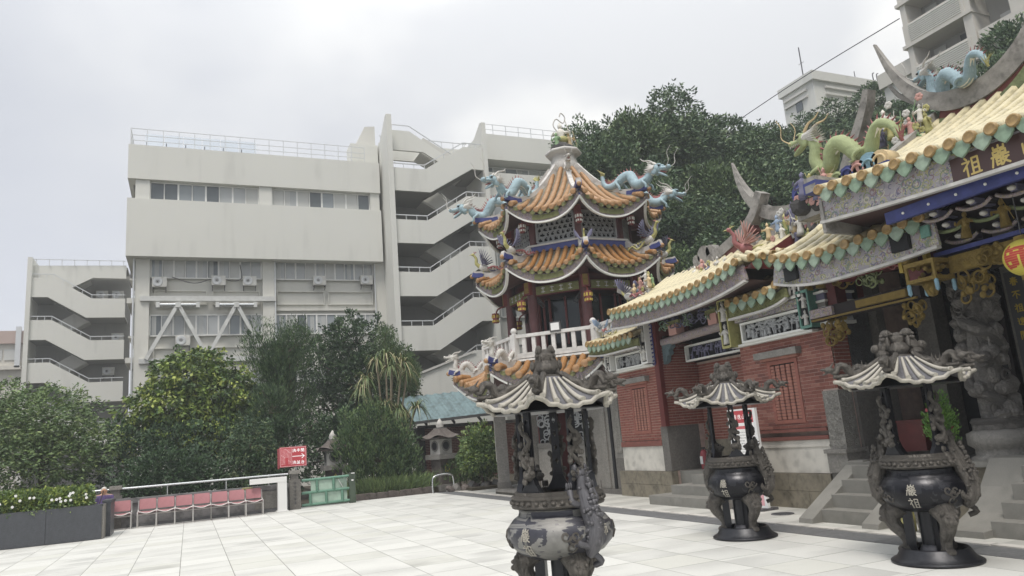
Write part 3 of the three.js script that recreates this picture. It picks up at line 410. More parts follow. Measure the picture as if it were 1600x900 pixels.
{ // far buildings
  const f = thing('far_building', 'distant low pinkish building beyond the far stair tower', 'building');
  mb().bb(-32, -15, 16.2, 17.6, -110, -95).build('parapet', 'pinkwall', f); mb().bb(-32, -15.2, -2, 16.2, -110, -95.4).build('wall', 'tanwall', f); mb().bb(-16.6, -15, -2, 16.2, -95.4, -95).build('end_wall', 'pinkwall', f);
  for (let i = 0; i < 5; i++) mb().bb(-24.6 + i * 1.5, -23.3 + i * 1.5, 14.4, 15.6, -95.4, -95.3).build('window', 'pane_d', f);
  mb().bb(-17.5, -17, 13.5, 18, -94.95, -94.6).build('duct', 'rail', f); mb().bb(-32, -16.9, 13.3, 13.7, -95.3, -94.6).build('ledge', 'tanwall', f);
  const w = thing('hill_building', 'white windowless upper building with a roof aerial above the trees', 'building');
  mb().bb(48, 62, 5, 29.3, -45.4, -41.85).build('wall', 'render', w); mb().bb(47.75, 62, 29.3, 30.1, -45.6, -41.6).build('parapet', 'render', w);
  for (const y of [28.7, 28.1]) { mb().bb(49.2, 53, y, y + 0.18, -41.85, -41.65).build('ledge', 'render_b', w); mb().bb(47.8, 48, y, y + 0.18, -45.2, -42.6).build('ledge', 'render_b', w); } mb().bb(54, 57, 28.1, 28.3, -41.85, -41.65).build('ledge', 'render_b', w);
  mb().bb(47.93, 48, 27.3, 28.1, -44, -43.3).build('window', 'pane_c', w); mb().bb(47.2, 52.5, 25.4, 26.0, -41.8, -40.6).build('balcony', 'render', w);
  mb().bar(V(48.3, 30, -43), V(48.3, 33, -43), 0.07, 0.07, V(1, 0, 0)).bar(V(48.3, 31.5, -43.3), V(48.3, 31.5, -42.7), 0.03, 0.03).build('aerial', 'irongrey', w); mb().bar(V(54.6, 30, -43), V(54.6, 31.6, -43), 0.05, 0.05, V(1, 0, 0)).build('aerial', 'irongrey', w);
  for (const [x, y] of [[55.6, 30.1], [56.1, 30.1]]) mb().tube(cv([[x, y, -42], [x, y + 0.9, -42], [x + 0.2, y + 1, -42]], 6), 0.05, 5).build('vent_pipe', 'irongrey', w);
  const a = thing('apartment_building', 'grey apartment building with ribbed balcony fronts on the hill', 'building');
  mb().bb(43.6, 58, 5, 40, -29, -8).build('wall', 'concrete_in', a); mb().bb(42.03, 43.58, 5, 30, -28.97, -28.6).build('side_wall', 'tanwall', a); mb().bb(42.03, 43.58, 5, 30, -25.22, -24.66).build('side_wall', 'tanwall', a); mb().bb(42.03, 43.58, 5, 32, -22.6, -21.4).build('side_wall', 'tanwall', a);
  for (const y of [24.35, 27.3, 21.4, 18.5]) { const bal = sub('balcony', a); mb().bb(41.99, 42.2, y, y + 1.35, -29.02, -25).build('balcony_front', 'tanwall', bal); const q = mb(); for (let i = 0; i < 9; i++) q.bb(41.93, 41.985, y + 0.12 + i * 0.13, y + 0.18 + i * 0.13, -28.6, -25.2); q.build('ribs', 'render', bal); mb().bb(41.9, 43.6, y - 0.22, y, -29.2, -24.6).build('slab', 'tanwall', bal); mb().bb(41.96, 42.3, y + 0.5, y + 1.4, -24.5, -21).build('parapet', 'tanwall', bal); mb().bb(43.5, 43.58, y + 1.5, y + 2.5, -28.3, -27.5).build('window', 'pane_d', bal); mb().bb(43.5, 43.58, y + 1.5, y + 2.5, -26.5, -25.5).build('window', 'pane_c', bal); mb().bb(43.5, 43.58, y + 1.4, y + 2.4, -24, -23.2).build('window', 'pane_d', bal); }
  mb().bb(42.2, 46, 22.6, 23.6, -31.6, -29).build('lower_parapet', 'tanwall', a); mb().bb(42.4, 46, 5, 22.6, -31.4, -29).build('lower_wall', 'render_b', a);
  // overhead cable between the two hill buildings and beyond
  const cab = mb(); cab.tube(cv([[41.9, 26.3, -29], [41, 25.9, -36], [40.5, 25.4, -44], [40, 24.3, -62]], 24), 0.035, 5); tag(cab.build('overhead_cable', 'irongrey', scene), 'thin overhead cable running from the apartment building across the sky', 'cable');
}
// ---------------------------------------------------------------- garden behind the wall, trees
struct('garden_bed', 'soil', mb().bb(-20, 3.3, -0.1, 0.25, -40, -26.2).bb(5.2, 9.2, -0.1, 0.16, -40, -27.15).bb(3.3, 5.2, -0.1, 0.02, -40, -26.5).bb(9.2, 20, -0.1, 0.1, -40, -25.4), 'dark planted bed behind the plaza edge');
tree('feathery_tree', 'light feathery green tree rising behind the flowering hedge', 'trees behind the plaza wall', { base: [-4.6, 0.2, -29.6], seed: 3, n: 3300, k: 7, len: 0.13, wid: 0.055, style: 'flat', pal: GREEN.light.concat(GREEN.mid.slice(1)), r0: 0.14, blobs: [[0.1, 3.4, 0, 1.6, 1.1, 1.5], [-1.3, 2.6, 0.2, 1.5, 1.3, 1.3], [1.3, 2.3, 0.3, 1.1, 1.0, 1.1], [0.2, 1.9, 0.7, 1.5, 1.1, 1.1], [-1.6, 4.0, -0.6, 1.2, 0.9, 1.0]] });
tree('feathery_tree', 'pale green tree at the frame edge below the pink building', 'trees behind the plaza wall', { base: [-8.4, 0.2, -33], seed: 4, n: 1800, k: 7, len: 0.14, wid: 0.06, style: 'flat', pal: GREEN.light.concat(GREEN.mid), r0: 0.15, blobs: [[0, 4.4, 0, 1.8, 1.6, 1.6], [1.2, 3.2, 0.4, 1.5, 1.4, 1.2], [-1.2, 3, 0.4, 1.5, 1.4, 1.2]] });
tree('broadleaf_tree', 'yellow-green broad-leaved tree in front of the steel braces', 'trees behind the plaza wall', { base: [0.3, 0.2, -33.2], seed: 5, n: 2600, k: 8, len: 0.19, wid: 0.11, style: 'droop', pal: GREEN.lime.concat([[0.08, 0.13, 0.03], [0.05, 0.09, 0.025]]), r0: 0.2, blobs: [[-0.2, 5.2, 0, 1.4, 1.0, 1.3], [0.9, 4.2, 0.3, 1.4, 1.2, 1.3], [-1.2, 3.7, 0.3, 1.3, 1.1, 1.2], [-2.0, 2.7, 0.2, 1.1, 1.0, 1.1], [0.2, 2.8, 0.7, 1.5, 1.2, 1.2], [1.4, 2.7, 0.5, 1.2, 1.2, 1.1]] });
{
  const r = rng(61), bl = []; for (let i = 0; i < 26; i++) { const a = r() * 6.3, q = r(), y = 1.3 + 5 * Math.pow(r(), 0.9), R = 2.3 * (1 - 0.62 * Math.max(0, (y - 2.2) / 4.6)); bl.push([Math.cos(a) * R * q + 0.0, y, Math.sin(a) * R * q * 0.8, 0.5 + r() * 0.3, 0.75 + r() * 0.45, 0.5 + r() * 0.3]); } bl.unshift([-0.4, 5.0, 0, 0.7, 1.3, 0.7]);
  tree('juniper_tree', 'dark tufted juniper in the middle of the tree group', 'trees behind the plaza wall', { base: [3.6, 0.2, -32.2], seed: 6, n: 5200, k: 7, len: 0.15, wid: 0.03, style: 'up', pal: GREEN.dark.concat(GREEN.mid.slice(0, 3)), r0: 0.2, blobs: bl });
  const b2 = []; for (let i = 0; i < 9; i++) b2.push([(r() - 0.5) * 1.6, 1 + i * 0.5, (r() - 0.5) * 1.2, 0.5, 0.8, 0.5]);
  tree('juniper_tree', 'slim juniper tufts against the stair tower parapets', 'trees behind the plaza wall', { base: [9.2, 0.2, -34.5], seed: 7, n: 1500, k: 7, len: 0.15, wid: 0.03, style: 'up', pal: GREEN.mid, r0: 0.1, blobs: b2.map(([x, y, z, ...q]) => [x, y + 1.4, z, ...q]) });
}
tree('evergreen_tree', 'tall dense dark round evergreen beside the stair tower', 'trees behind the plaza wall', { base: [7.2, 0.2, -35.6], seed: 8, n: 4200, k: 8, len: 0.14, wid: 0.08, pal: GREEN.dark.concat(GREEN.dark, GREEN.mid.slice(0, 2)), r0: 0.22, blobs: [[0, 6.6, 0, 1.7, 1.4, 1.6], [-1.3, 5.4, 0.4, 1.4, 1.3, 1.3], [1.5, 5.4, 0.3, 1.5, 1.3, 1.3], [0.2, 4.6, 0.9, 1.7, 1.4, 1.3], [-1.2, 3.4, 0.7, 1.5, 1.4, 1.2], [1.6, 3.6, 0.5, 1.5, 1.5, 1.2], [0.2, 2.4, 0.9, 2.0, 1.4, 1.2]] });
tree('evergreen_shrub', 'dark glossy camellia shrub behind the middle of the wall', 'shrubs behind the plaza wall', { cat: 'shrub', base: [-0.7, 0.2, -27.6], seed: 9, n: 1500, k: 7, len: 0.11, wid: 0.05, pal: GREEN.dark, r0: 0.06, blobs: [[0, 1.2, 0, 1.1, 0.9, 0.8], [-0.9, 0.9, 0.1, 0.8, 0.8, 0.7], [0.9, 1.0, 0.1, 0.9, 0.8, 0.7]] });
tree('evergreen_shrub', 'taller dark shrub beside the red sign', 'shrubs behind the plaza wall', { cat: 'shrub', base: [1.95, 0.2, -27.7], seed: 10, n: 1500, k: 7, len: 0.12, wid: 0.045, style: 'droop', pal: GREEN.dark.concat([[0.06, 0.1, 0.035], [0.1, 0.13, 0.05]]), r0: 0.07, blobs: [[0, 2.0, 0, 0.7, 0.8, 0.7], [-0.4, 1.2, 0.1, 0.8, 0.8, 0.7], [0.5, 1.2, 0.1, 0.8, 0.8, 0.7]] });
tree('dark_undergrowth', 'deep shaded undergrowth trees below the yellow-green tree', 'shrubs behind the plaza wall', { cat: 'shrub', base: [0, 0.2, -30.2], seed: 22, n: 2600, k: 7, len: 0.14, wid: 0.07, pal: GREEN.dark, r0: 0.1, blobs: [[-2.2, 1.6, 0, 1.1, 1.5, 0.8], [-0.6, 1.7, 0, 1.2, 1.6, 0.8], [1.2, 1.6, 0, 1.2, 1.5, 0.8], [3.2, 1.6, -0.4, 1.4, 1.6, 0.8], [5.6, 1.7, -0.6, 1.3, 1.7, 0.8], [7.4, 1.5, -0.6, 1.2, 1.6, 0.8]] });
tree('leafy_bush', 'arching green bush between the two stone lanterns', 'shrubs behind the plaza wall', { cat: 'shrub', base: [6.4, 0.15, -28.2], seed: 12, n: 2600, k: 7, len: 0.13, wid: 0.045, style: 'up', pal: GREEN.mid.concat(GREEN.dark, GREEN.light.slice(0, 2)), r0: 0.08, blobs: [[0, 2.2, 0, 0.9, 1.1, 0.8], [-0.8, 1.6, 0.2, 0.8, 0.9, 0.7], [0.8, 1.5, 0.2, 0.8, 0.9, 0.7], [0.2, 1.1, 0.4, 1.1, 0.8, 0.6], [1.1, 0.9, 0.3, 0.6, 0.7, 0.5], [-0.9, 2.6, 0, 0.4, 0.6, 0.4]] });
tree('round_bush', 'bright green round bush beside the pavilion pillar', 'shrubs behind the plaza wall', { cat: 'shrub', base: [9.95, 0.08, -26.3], seed: 13, n: 1100, k: 7, len: 0.11, wid: 0.06, pal: GREEN.light.concat([[0.2, 0.27, 0.06], [0.05, 0.1, 0.03]]), r0: 0.06, blobs: [[0, 1.45, 0, 0.62, 0.75, 0.6], [-0.3, 1.0, 0.1, 0.55, 0.5, 0.5], [0.3, 1.0, 0.1, 0.55, 0.5, 0.5]] });
tree('round_bush', 'dull green low bush at the foot of the second stone lantern', 'shrubs behind the plaza wall', { cat: 'shrub', base: [9.5, 0.08, -27.4], seed: 14, n: 700, k: 7, len: 0.1, wid: 0.035, style: 'up', pal: GREEN.mid, r0: 0.04, blobs: [[0, 0.6, 0, 0.8, 0.5, 0.5], [0.8, 0.5, 0.2, 0.6, 0.45, 0.4]] });
{ // dracaena: pale bare stems with hanging sword leaves
  const t = thing('dracaena_clump', 'clump of pale-stemmed dracaena with hanging sword leaves', 'plant', [7.1, 0.15, -28.9], 0, 'shrubs behind the plaza wall'), r = rng(31);
  const heads = [[-0.75, 4.3, 0.1], [-0.3, 5.0, 0], [0.05, 5.25, 0.1], [0.4, 5.1, -0.1], [0.7, 4.9, 0.15], [0.95, 4.5, 0], [1.15, 3.1, 0.3], [-0.1, 3.3, 0.3], [0.4, 3.0, 0.4], [-0.95, 3.9, 0.0], [0.2, 4.7, 0.3]];
  for (const [x, y, z] of heads) {
    mb().tube(cv([[x * 0.2 + (r() - 0.5) * 0.2, 0, z], [x * 0.5, y * 0.5, z], [x, y, z]], 8), (q) => 0.06 - 0.025 * q, 6).build('stem', 'barkpale', t);
    const P = [], N = [], C = [], I = [];
    for (let i = 0; i < 60; i++) { const a = r() * 6.28, up = r() * 1.5 - 0.2, L = 0.5 + r() * 0.35, w = 0.035, c = Math.cos(a), s = Math.sin(a); let o = P.length / 3; const col = r() < 0.3 ? [0.32, 0.29, 0.16] : r() < 0.5 ? [0.16, 0.2, 0.07] : [0.09, 0.14, 0.05];
      for (let k = 0; k <= 3; k++) { const q = k / 3, rr = L * (0.15 + 0.75 * q) * Math.cos(up * 0.5), yy = L * (up * q - 1.0 * q * q), ww = w * (1 - q * 0.9); P.push(x + c * rr - s * ww, y + yy, z + s * rr + c * ww, x + c * rr + s * ww, y + yy, z + s * rr - c * ww); for (let e = 0; e < 2; e++) { N.push(-c * 0.4, 0.9, -s * 0.4); C.push(...col); } if (k) { const b = o + k * 2; I.push(b - 2, b - 1, b + 1, b - 2, b + 1, b); } } }
    const g = new THREE.BufferGeometry(); g.setAttribute('position', new THREE.BufferAttribute(new Float32Array(P), 3)); g.setAttribute('normal', new THREE.BufferAttribute(new Float32Array(N), 3)); g.setAttribute('color', new THREE.BufferAttribute(new Float32Array(C), 3)); g.setAttribute('uv', new THREE.BufferAttribute(new Float32Array(P.length / 3 * 2), 2)); g.setIndex(I); g.computeVertexNormals(); mesh('leaf_tuft', g, 'leaf', t);
  }
}
{ // hillside trees: three crowns shared by all
  const r = rng(99), kinds = [0, 1, 2].map((k) => { const bl = []; const n = 9 + k * 2; for (let i = 0; i < n; i++) { const a = i * 2.4 + r(), q = Math.sqrt(i / n); bl.push([Math.cos(a) * 2.2 * q, 6.8 - q * 2.6 + (r() - 0.5) * 1.4, Math.sin(a) * 2.2 * q, 1.2 + r() * 0.6, 0.95 + r() * 0.5, 1.2 + r() * 0.6]); } return { bl, trunk: limbs(bl, [0, 0, 0], 0.26, 40 + k, 6).geo(), crown: leaves({ blobs: bl, n: 4600, k: 8, len: 0.19, wid: 0.09, pal: k === 1 ? GREEN.hill2 : GREEN.hill, seed: 70 + k, style: k === 2 ? 'flat' : 'out' }) }; });
  const spots = [[21.6, 20.0, -36, 1.0], [25.3, 22.2, -36.5, 1.2], [29, 23.6, -37, 1.25], [32.2, 21.6, -36, 1.05], [35.3, 22, -36, 1], [38.8, 21.9, -35, 1.05], [23.6, 16.6, -33, 1.1], [27.5, 17.6, -32.5, 1.15], [31, 18.8, -32, 1.1], [34.5, 18.8, -31.5, 1.0], [22, 11.5, -30, 1.0], [25, 13, -29.5, 1.0], [28.5, 14.4, -28.8, 1.0], [32, 15.6, -28.3, 1.05], [24.5, 9.0, -26, 0.9], [27.5, 10.5, -25.5, 0.95], [30.5, 12.2, -25, 1.0], [40.5, 22.6, -34, 1.0], [44, 24.2, -33.4, 1.0], [38, 19.4, -30, 1.0], [36, 18.6, -22.9, 0.95], [37.5, 20.2, -20.4, 1.0], [36, 15.6, -25.6, 1.0], [33, 14.8, -22.3, 1.0], [38.5, 20.0, -18, 1.0], [34, 16, -18.7, 1.0], [30, 12.6, -21.5, 1.0], [39.6, 20.2, -27.6, 0.95], [20.5, 15.5, -34.5, 0.9], [35, 17, -15, 1.0], [34, 15.9, -21.2, 1.0], [41.5, 21.6, -30.6, 0.95]];
  const names = ['leafy tree just behind the pavilion finial', 'tall crest tree above the right pavilion dragons', 'tallest tree on the crest of the wooded hill', 'crest tree to the right of the tallest one', 'crest tree below the white hill building', 'tree whose top meets the foot of the white hill building', 'tree behind the top roof of the pavilion', 'tree in the middle of the wood behind the pavilion dragons', 'tree in the middle of the wood above the cloud scroll ridge', 'tree in the wood behind the tip of the side ridge horn', 'tree showing between pavilion and stair block', 'tree showing below the pavilion dragons', 'tree behind the horn of the side ridge', 'tree behind the yellow-green dragon', 0, 0, 0, 'tree left of the grey apartment building', 'tree directly under the grey apartment building', 'tree between the two hill buildings', 'tree behind the blue dragon on the main ridge', 'tree at the frame edge above the main ridge', 'tree behind the upswept horn of the main ridge'];
  spots.forEach(([x, y, z, s], i) => {
    const k = i % 3, t = thing('hill_tree', names[i] || 'leafy tree hidden deep in the hillside wood behind the temple roofs', 'tree', [x, 0, z], r() * 6.28, 'trees of the wooded hillside'), base = hillH(x, z) - 0.3, H = y - base, S = s * 1.12;
    const hg = 8.6 * S; t.position.y = y - hg; if (t.position.y > base) t.position.y = y - hg; t.scale.setScalar(S);
    mesh('trunk', kinds[k].trunk, 'bark', t); mesh('crown', kinds[k].crown, 'leaf', t);
    if (y - hg > base) mb().tube(cv([[0, (base - y + hg) / S - 0.2, 0], [0.05, 0.05, 0]], 3), 0.27, 7).build('trunk_foot', 'bark', t);
  });
  tag(mesh('hill_undergrowth', leaves({ blobs: Array.from({ length: 300 }, () => { const x = 20 + r() * 26, z = -41 + r() * 34; return [x, hillH(x, z) + 0.6, z, 2.2, 1.5, 2.2]; }), n: 42000, k: 6, len: 0.19, wid: 0.085, pal: GREEN.hill2, seed: 91 }), 'leaf', scene), 'dense green undergrowth covering the hillside', 'undergrowth', null, 'stuff');
}
// ---------------------------------------------------------------- planter, wall, seats, gate, lanterns
{
  const p = thing('granite_planter', 'long dark granite planter at the plaza edge', 'planter', [0, 0, 0]);
  mb().bb(-12, -2.1, 0, 0.82, -23.0, -22.62).bb(-12, -2.1, 0, 0.82, -24.3, -24.1).bb(-2.3, -2.1, 0, 0.82, -24.1, -23.0).build('core', 'granite_dark', p);
  for (let i = 0; i < 8; i++) mb().bb(-2.06 - 1.25 * (i + 1) + 0.004, -2.06 - 1.25 * i - 0.004, 0.01, 0.86, -22.62, -22.585).build('granite_panel', 'granite_dark', p);
  mb().bb(-12, -2.04, 0.82, 0.87, -23.0, -22.62).build('coping', 'granite_dark', p); mb().bb(-2.1, -2.02, 0.0, 0.86, -24.3, -22.62).build('end_panel', 'greystone', p); mb().bb(-12, -2.3, 0.5, 0.76, -24.1, -23).build('soil', 'soil', p);
  const h = thing('flowering_hedge', 'clipped yellow-green hedge with small pale flowers in the planter', 'hedge', [0, 0, 0]);
  const st = mb(), r = rng(17); for (let i = 0; i < 40; i++) { const x = -11.8 + i * 0.245; st.tube(cv([[x, 0.7, -23.4], [x + (r() - 0.5) * 0.3, 1.2, -23.2 + (r() - 0.5) * 0.5]], 3), 0.012, 5); } st.build('stems', 'bark', h);
  mesh('foliage', leaves({ box: true, blobs: [[-7.2, 1.06, -23.25, 4.8, 0.26, 0.62]], n: 7000, k: 7, len: 0.085, wid: 0.05, style: 'out', pal: GREEN.lime.concat(GREEN.light), seed: 18 }), 'leaf', h);
  const f = mb(); for (let i = 0; i < 80; i++) { const x = -11.8 + r() * 9.7, y = 1 + r() * 0.36, z = y > 1.28 ? -23.4 + r() * 0.7 : -22.58; for (let k = 0; k < 5; k++) f.sph(x + Math.cos(k * 1.256) * 0.02, y + Math.sin(k * 1.256) * 0.02, z, 0.016, 0.016, 0.006); } f.build('flowers', 'plainwhite', h).userData.kind = 'stuff';
  const q = thing('granite_post', 'dark granite end post between planter and chairs', 'post', [-2.0, 0, -23.75]); mb().bb(-0.09, 0.09, 0, 0.88, -0.55, 0.55).build('post_body', 'granite_dark', q); mb().bb(-0.12, 0.12, 0.88, 0.94, -0.58, 0.58).build('post_cap', 'granite_dark', q);
}
{
  const w = thing('concrete_wall', 'low weathered concrete wall behind the row of red chairs', 'wall', [0, 0, 0]);
  mb().bb(-14, 3.0, -0.05, 0.7, -26.05, -25.85).build('wall_body', 'wallconc', w); mb().bb(-14, 3.0, 0.7, 0.84, -26.08, -25.78).build('coping', 'wallconc', w); mb().bb(-1.7, 3.0, 0, 0.09, -25.85, -25.8).build('skirting', 'darkstone', w);
  mb().bb(1.95, 2.75, 0.12, 0.66, -25.85, -25.83).build('inset_panel', 'greystone', w);
  const rl = sub('pipe_rail', w); mb().tube([V(-14, 1.14, -25.95), V(3.0, 1.14, -25.95)], 0.035, 10).build('rail', 'inox', rl); for (const x of [-5, -3.4, -0.6, 1.1, 2.4]) mb().tube([V(x, 0.8, -25.95), V(x, 1.14, -25.95)], 0.022, 8).build('rail_post', 'inox', rl);
  for (const [x, l] of [[-2.02, 'short stepped grey pier behind the single chair'], [3.2, 'carved stone gatepost with an inscribed face beside the green gate']]) { const p = thing('stone_post', l, 'post', [x, 0, -25.95]); mb().bb(-0.18, 0.18, 0, 0.95, -0.17, 0.17).build('shaft', 'greystone_b', p); mb().bb(-0.12, 0.12, 0.95, 1.13, -0.12, 0.12).build('neck', 'greystone_b', p); mb().bb(-0.17, 0.17, 1.13, 1.24, -0.17, 0.17).build('cap', 'greystone', p); if (x > 0) { const c = mb(); for (let k = 0; k < 6; k++) { const y = 0.85 - k * 0.125; c.bb(-0.06, 0.06, y, y + 0.014, 0.168, 0.176).bb(-0.05, 0.04, y - 0.04, y - 0.026, 0.168, 0.176).bb(-0.008, 0.008, y - 0.07, y + 0.03, 0.168, 0.176); } c.build('inscription', 'acdark', p); } else mb().bb(-0.25, 0.4, 0.3, 0.86, -0.14, 0.2).build('shoulder', 'wallconc', p); }
  const f = thing('white_frame', 'white inverted L-shaped stand beside the last red chair', 'stand', [0, 0, -25.55]);
  mb().bb(1.78, 2.9, 0.92, 1.08, -0.15, 0.15).build('top_arm', 'plainwhite', f); mb().bb(2.62, 2.9, 0, 0.92, -0.14, 0.14).build('upright', 'plainwhite', f); mb().bb(2.58, 2.94, 0, 0.03, -0.18, 0.18).build('foot', 'plainwhite', f);
  const s = thing('yellow_notice', 'small yellow notice strip on the wall above the last red chair', 'notice', [1.72, 0.72, -25.77]); mb().bb(-0.16, 0.16, 0, 0.12, 0, 0.01).build('plate', 'dr_yellow', s); const pr = mb(); for (let k = 0; k < 7; k++) pr.bb(-0.13 + k * 0.04, -0.105 + k * 0.04, 0.035, 0.085, 0.0105, 0.012); pr.build('lettering', 'acdark', s);
}
{ // red plastic chairs
  const mk = (label, p) => {
    const c = thing('red_chair', label, 'chair', p, 0, 'red chairs along the wall'), s = mb();
    c.userData.group = 'red chairs along the wall';
    const back = mb(); back.surf((u, v) => V((u - 0.5) * (0.46 - 0.05 * Math.abs(v - 0.5)), 0.5 + v * 0.30, -0.17 - v * 0.07 - 0.03 * Math.cos((u - 0.5) * 3)), 8, 5).surf((u, v) => V((u - 0.5) * (0.46 - 0.05 * Math.abs(v - 0.5)), 0.5 + v * 0.30, -0.185 - v * 0.07 - 0.03 * Math.cos((u - 0.5) * 3)), 8, 5); back.build('backrest', 'chairred', c);
    const seat = mb(); seat.surf((u, v) => V((u - 0.5) * 0.48, 0.44 + 0.02 * (2 * u - 1) ** 2 - 0.02 * v, -0.16 + v * 0.4), 8, 5, 0.025); seat.build('seat', 'chairred', c);
    for (const x of [-0.255, 0.255]) { mb().tube(cv([[x, 0.0, 0.2], [x, 0.40, 0.2], [x, 0.44, 0.12], [x, 0.44, -0.18], [x * 0.98, 0.62, -0.24], [x * 0.95, 0.76, -0.26]], 18), 0.014, 6).tube([V(x, 0, -0.2), V(x, 0.44, -0.16)], 0.014, 6).build('side_frame', 'chairmetal', c); }
    mb().tube(cv([[-0.25, 0.47, 0.23], [0, 0.4, 0.25], [0.25, 0.47, 0.23]], 8), 0.013, 6).tube([V(-0.25, 0.36, 0.0), V(0.25, 0.36, 0.0)], 0.014, 6).build('crossbar', 'chairmetal', c);
    return c;
  };
  const c0 = mk('single red chair standing apart next to the granite end post', [-1.8, 0, -25.3]);
  ['first red chair of the linked row counted from the granite post', 'second red chair of the linked row counted from the granite post', 'third red chair of the linked row counted from the granite post', 'fourth red chair of the linked row counted from the granite post', 'fifth red chair of the linked row, third from the white stand', 'sixth red chair of the linked row, next to last', 'last red chair of the linked row, beside the white stand'].forEach((l, i) => dup(c0, l, [[-1.12, -0.62, -0.12, 0.38, 0.89, 1.39, 1.89][i], 0, -25.3]));
  dup(c0, 'red chair half hidden behind the granite post under the seated person', [-2.34, 0, -25.3]);
}
{ // seated person behind the planter end
  const p = thing('person', 'seated person in a purple top with short grey hair behind the planter end', 'person', [-2.27, 0, -25.25]);
  const res = 44, S = 1.5, mc = new MarchingCubes(res, M.chairdark, false, false, 60000); mc.isolation = 0;
  const bones = [[0, 0.5, 0.02, 0, 0.72, -0.06, 0.15, 0.15], [0, 0.72, -0.06, 0, 0.95, -0.08, 0.15, 0.14], [-0.16, 0.96, -0.08, 0.16, 0.96, -0.08, 0.07, 0.07], [0, 0.98, -0.07, 0, 1.08, -0.05, 0.055, 0.05], [-0.2, 0.96, -0.08, -0.24, 0.7, 0.02, 0.055, 0.045], [-0.24, 0.7, 0.02, -0.12, 0.58, 0.22, 0.045, 0.032], [0.2, 0.96, -0.08, 0.24, 0.7, 0.02, 0.055, 0.045], [0.24, 0.7, 0.02, 0.12, 0.58, 0.22, 0.045, 0.032], [-0.09, 0.52, 0.02, -0.11, 0.5, 0.4, 0.085, 0.065], [0.09, 0.52, 0.02, 0.11, 0.5, 0.4, 0.085, 0.065], [-0.11, 0.5, 0.4, -0.11, 0.09, 0.42, 0.062, 0.042], [0.11, 0.5, 0.4, 0.11, 0.09, 0.42, 0.062, 0.042], [-0.11, 0.06, 0.4, -0.12, 0.045, 0.56, 0.045, 0.035], [0.11, 0.06, 0.4, 0.12, 0.045, 0.56, 0.045, 0.035]];
  for (let k = 0; k < res; k++) for (let j = 0; j < res; j++) for (let i = 0; i < res; i++) {
    const x = (i / res - 0.5) * S, y = (j / res - 0.5) * S + 0.6, z = (k / res - 0.5) * S + 0.15; let d = 1e3;
    for (const [ax, ay, az, bx, by, bz, r0, r1] of bones) { const ux = bx - ax, uy = by - ay, uz = bz - az, t = clamp(((x - ax) * ux + (y - ay) * uy + (z - az) * uz) / (ux * ux + uy * uy + uz * uz), 0, 1), e = Math.hypot(x - ax - ux * t, y - ay - uy * t, z - az - uz * t) - lerp(r0, r1, t), h = Math.max(0.05 - Math.abs(d - e), 0) / 0.05; d = Math.min(d, e) - h * h * 0.0125; }
    mc.field[i + j * res + k * res * res] = -d;
  }
  mc.update(); const n = mc.count, P = mc.positionArray.slice(0, n * 3), N = mc.normalArray.slice(0, n * 3), C = new Float32Array(n * 3);
  for (let i = 0; i < n; i++) { const x = P[i * 3] * S / 2, y = P[i * 3 + 1] * S / 2 + 0.6, z = P[i * 3 + 2] * S / 2 + 0.15; P[i * 3] = x; P[i * 3 + 1] = y; P[i * 3 + 2] = z; const l = Math.hypot(N[i * 3], N[i * 3 + 1], N[i * 3 + 2]) || 1; for (let c = 0; c < 3; c++) N[i * 3 + c] /= l; const skin = y > 1.02 || (Math.abs(x) < 0.19 && z > 0.16 && y > 0.55 && y < 0.64), col = skin ? [0.42, 0.26, 0.18] : y > 0.52 && z < 0.2 || Math.abs(x) > 0.16 && y > 0.5 ? [0.09, 0.06, 0.16] : y < 0.1 ? [0.05, 0.05, 0.05] : [0.07, 0.07, 0.09]; C.set(col, i * 3); }
  const g = new THREE.BufferGeometry(); g.setAttribute('position', new THREE.BufferAttribute(P, 3)); g.setAttribute('normal', new THREE.BufferAttribute(N, 3)); g.setAttribute('color', new THREE.BufferAttribute(C, 3)); g.setAttribute('uv', new THREE.BufferAttribute(new Float32Array(n * 2), 2));
  const ms = mat('cloth', '#ffffff', { roughness: 0.85 }); ms.vertexColors = true; mesh('body', g, ms, p);
  mat('skin', '#b98a6c', { roughness: 0.6 }); mat('greyhair', '#b9b5ae', { roughness: 0.8 });
  const h = mb(); h.sph(0, 1.14, -0.03, 0.075, 0.105, 0.09).sph(0, 1.12, 0.06, 0.014, 0.022, 0.02).sph(-0.077, 1.135, -0.03, 0.012, 0.026, 0.018).sph(0.077, 1.135, -0.03, 0.012, 0.026, 0.018).sph(0, 1.075, 0.045, 0.03, 0.008, 0.012); h.build('head', 'skin', p);
  mb().sph(0, 1.175, -0.045, 0.082, 0.085, 0.09).sph(0, 1.13, -0.07, 0.078, 0.09, 0.06).build('hair', 'greyhair', p);
  mb().sph(-0.03, 1.145, 0.052, 0.009).sph(0.03, 1.145, 0.052, 0.009).build('eyes', 'dr_eye', p);
  for (const sx of [-1, 1]) { const f = mb(); f.sph(sx * 0.1, 0.575, 0.25, 0.035, 0.02, 0.045); [[0, 0.07], [0.016, 0.078], [-0.016, 0.072], [-0.03, 0.058]].forEach(([dx, L]) => f.tube([V(sx * 0.1 + dx, 0.575, 0.28), V(sx * 0.1 + dx, 0.57, 0.28 + L * 0.6), V(sx * 0.1 + dx, 0.555, 0.28 + L)], 0.0085, 6)); f.tube([V(sx * 0.1 - sx * 0.03, 0.575, 0.24), V(sx * 0.1 - sx * 0.055, 0.57, 0.27), V(sx * 0.1 - sx * 0.06, 0.56, 0.295)], 0.009, 6); f.build('hand', 'skin', p); }
}
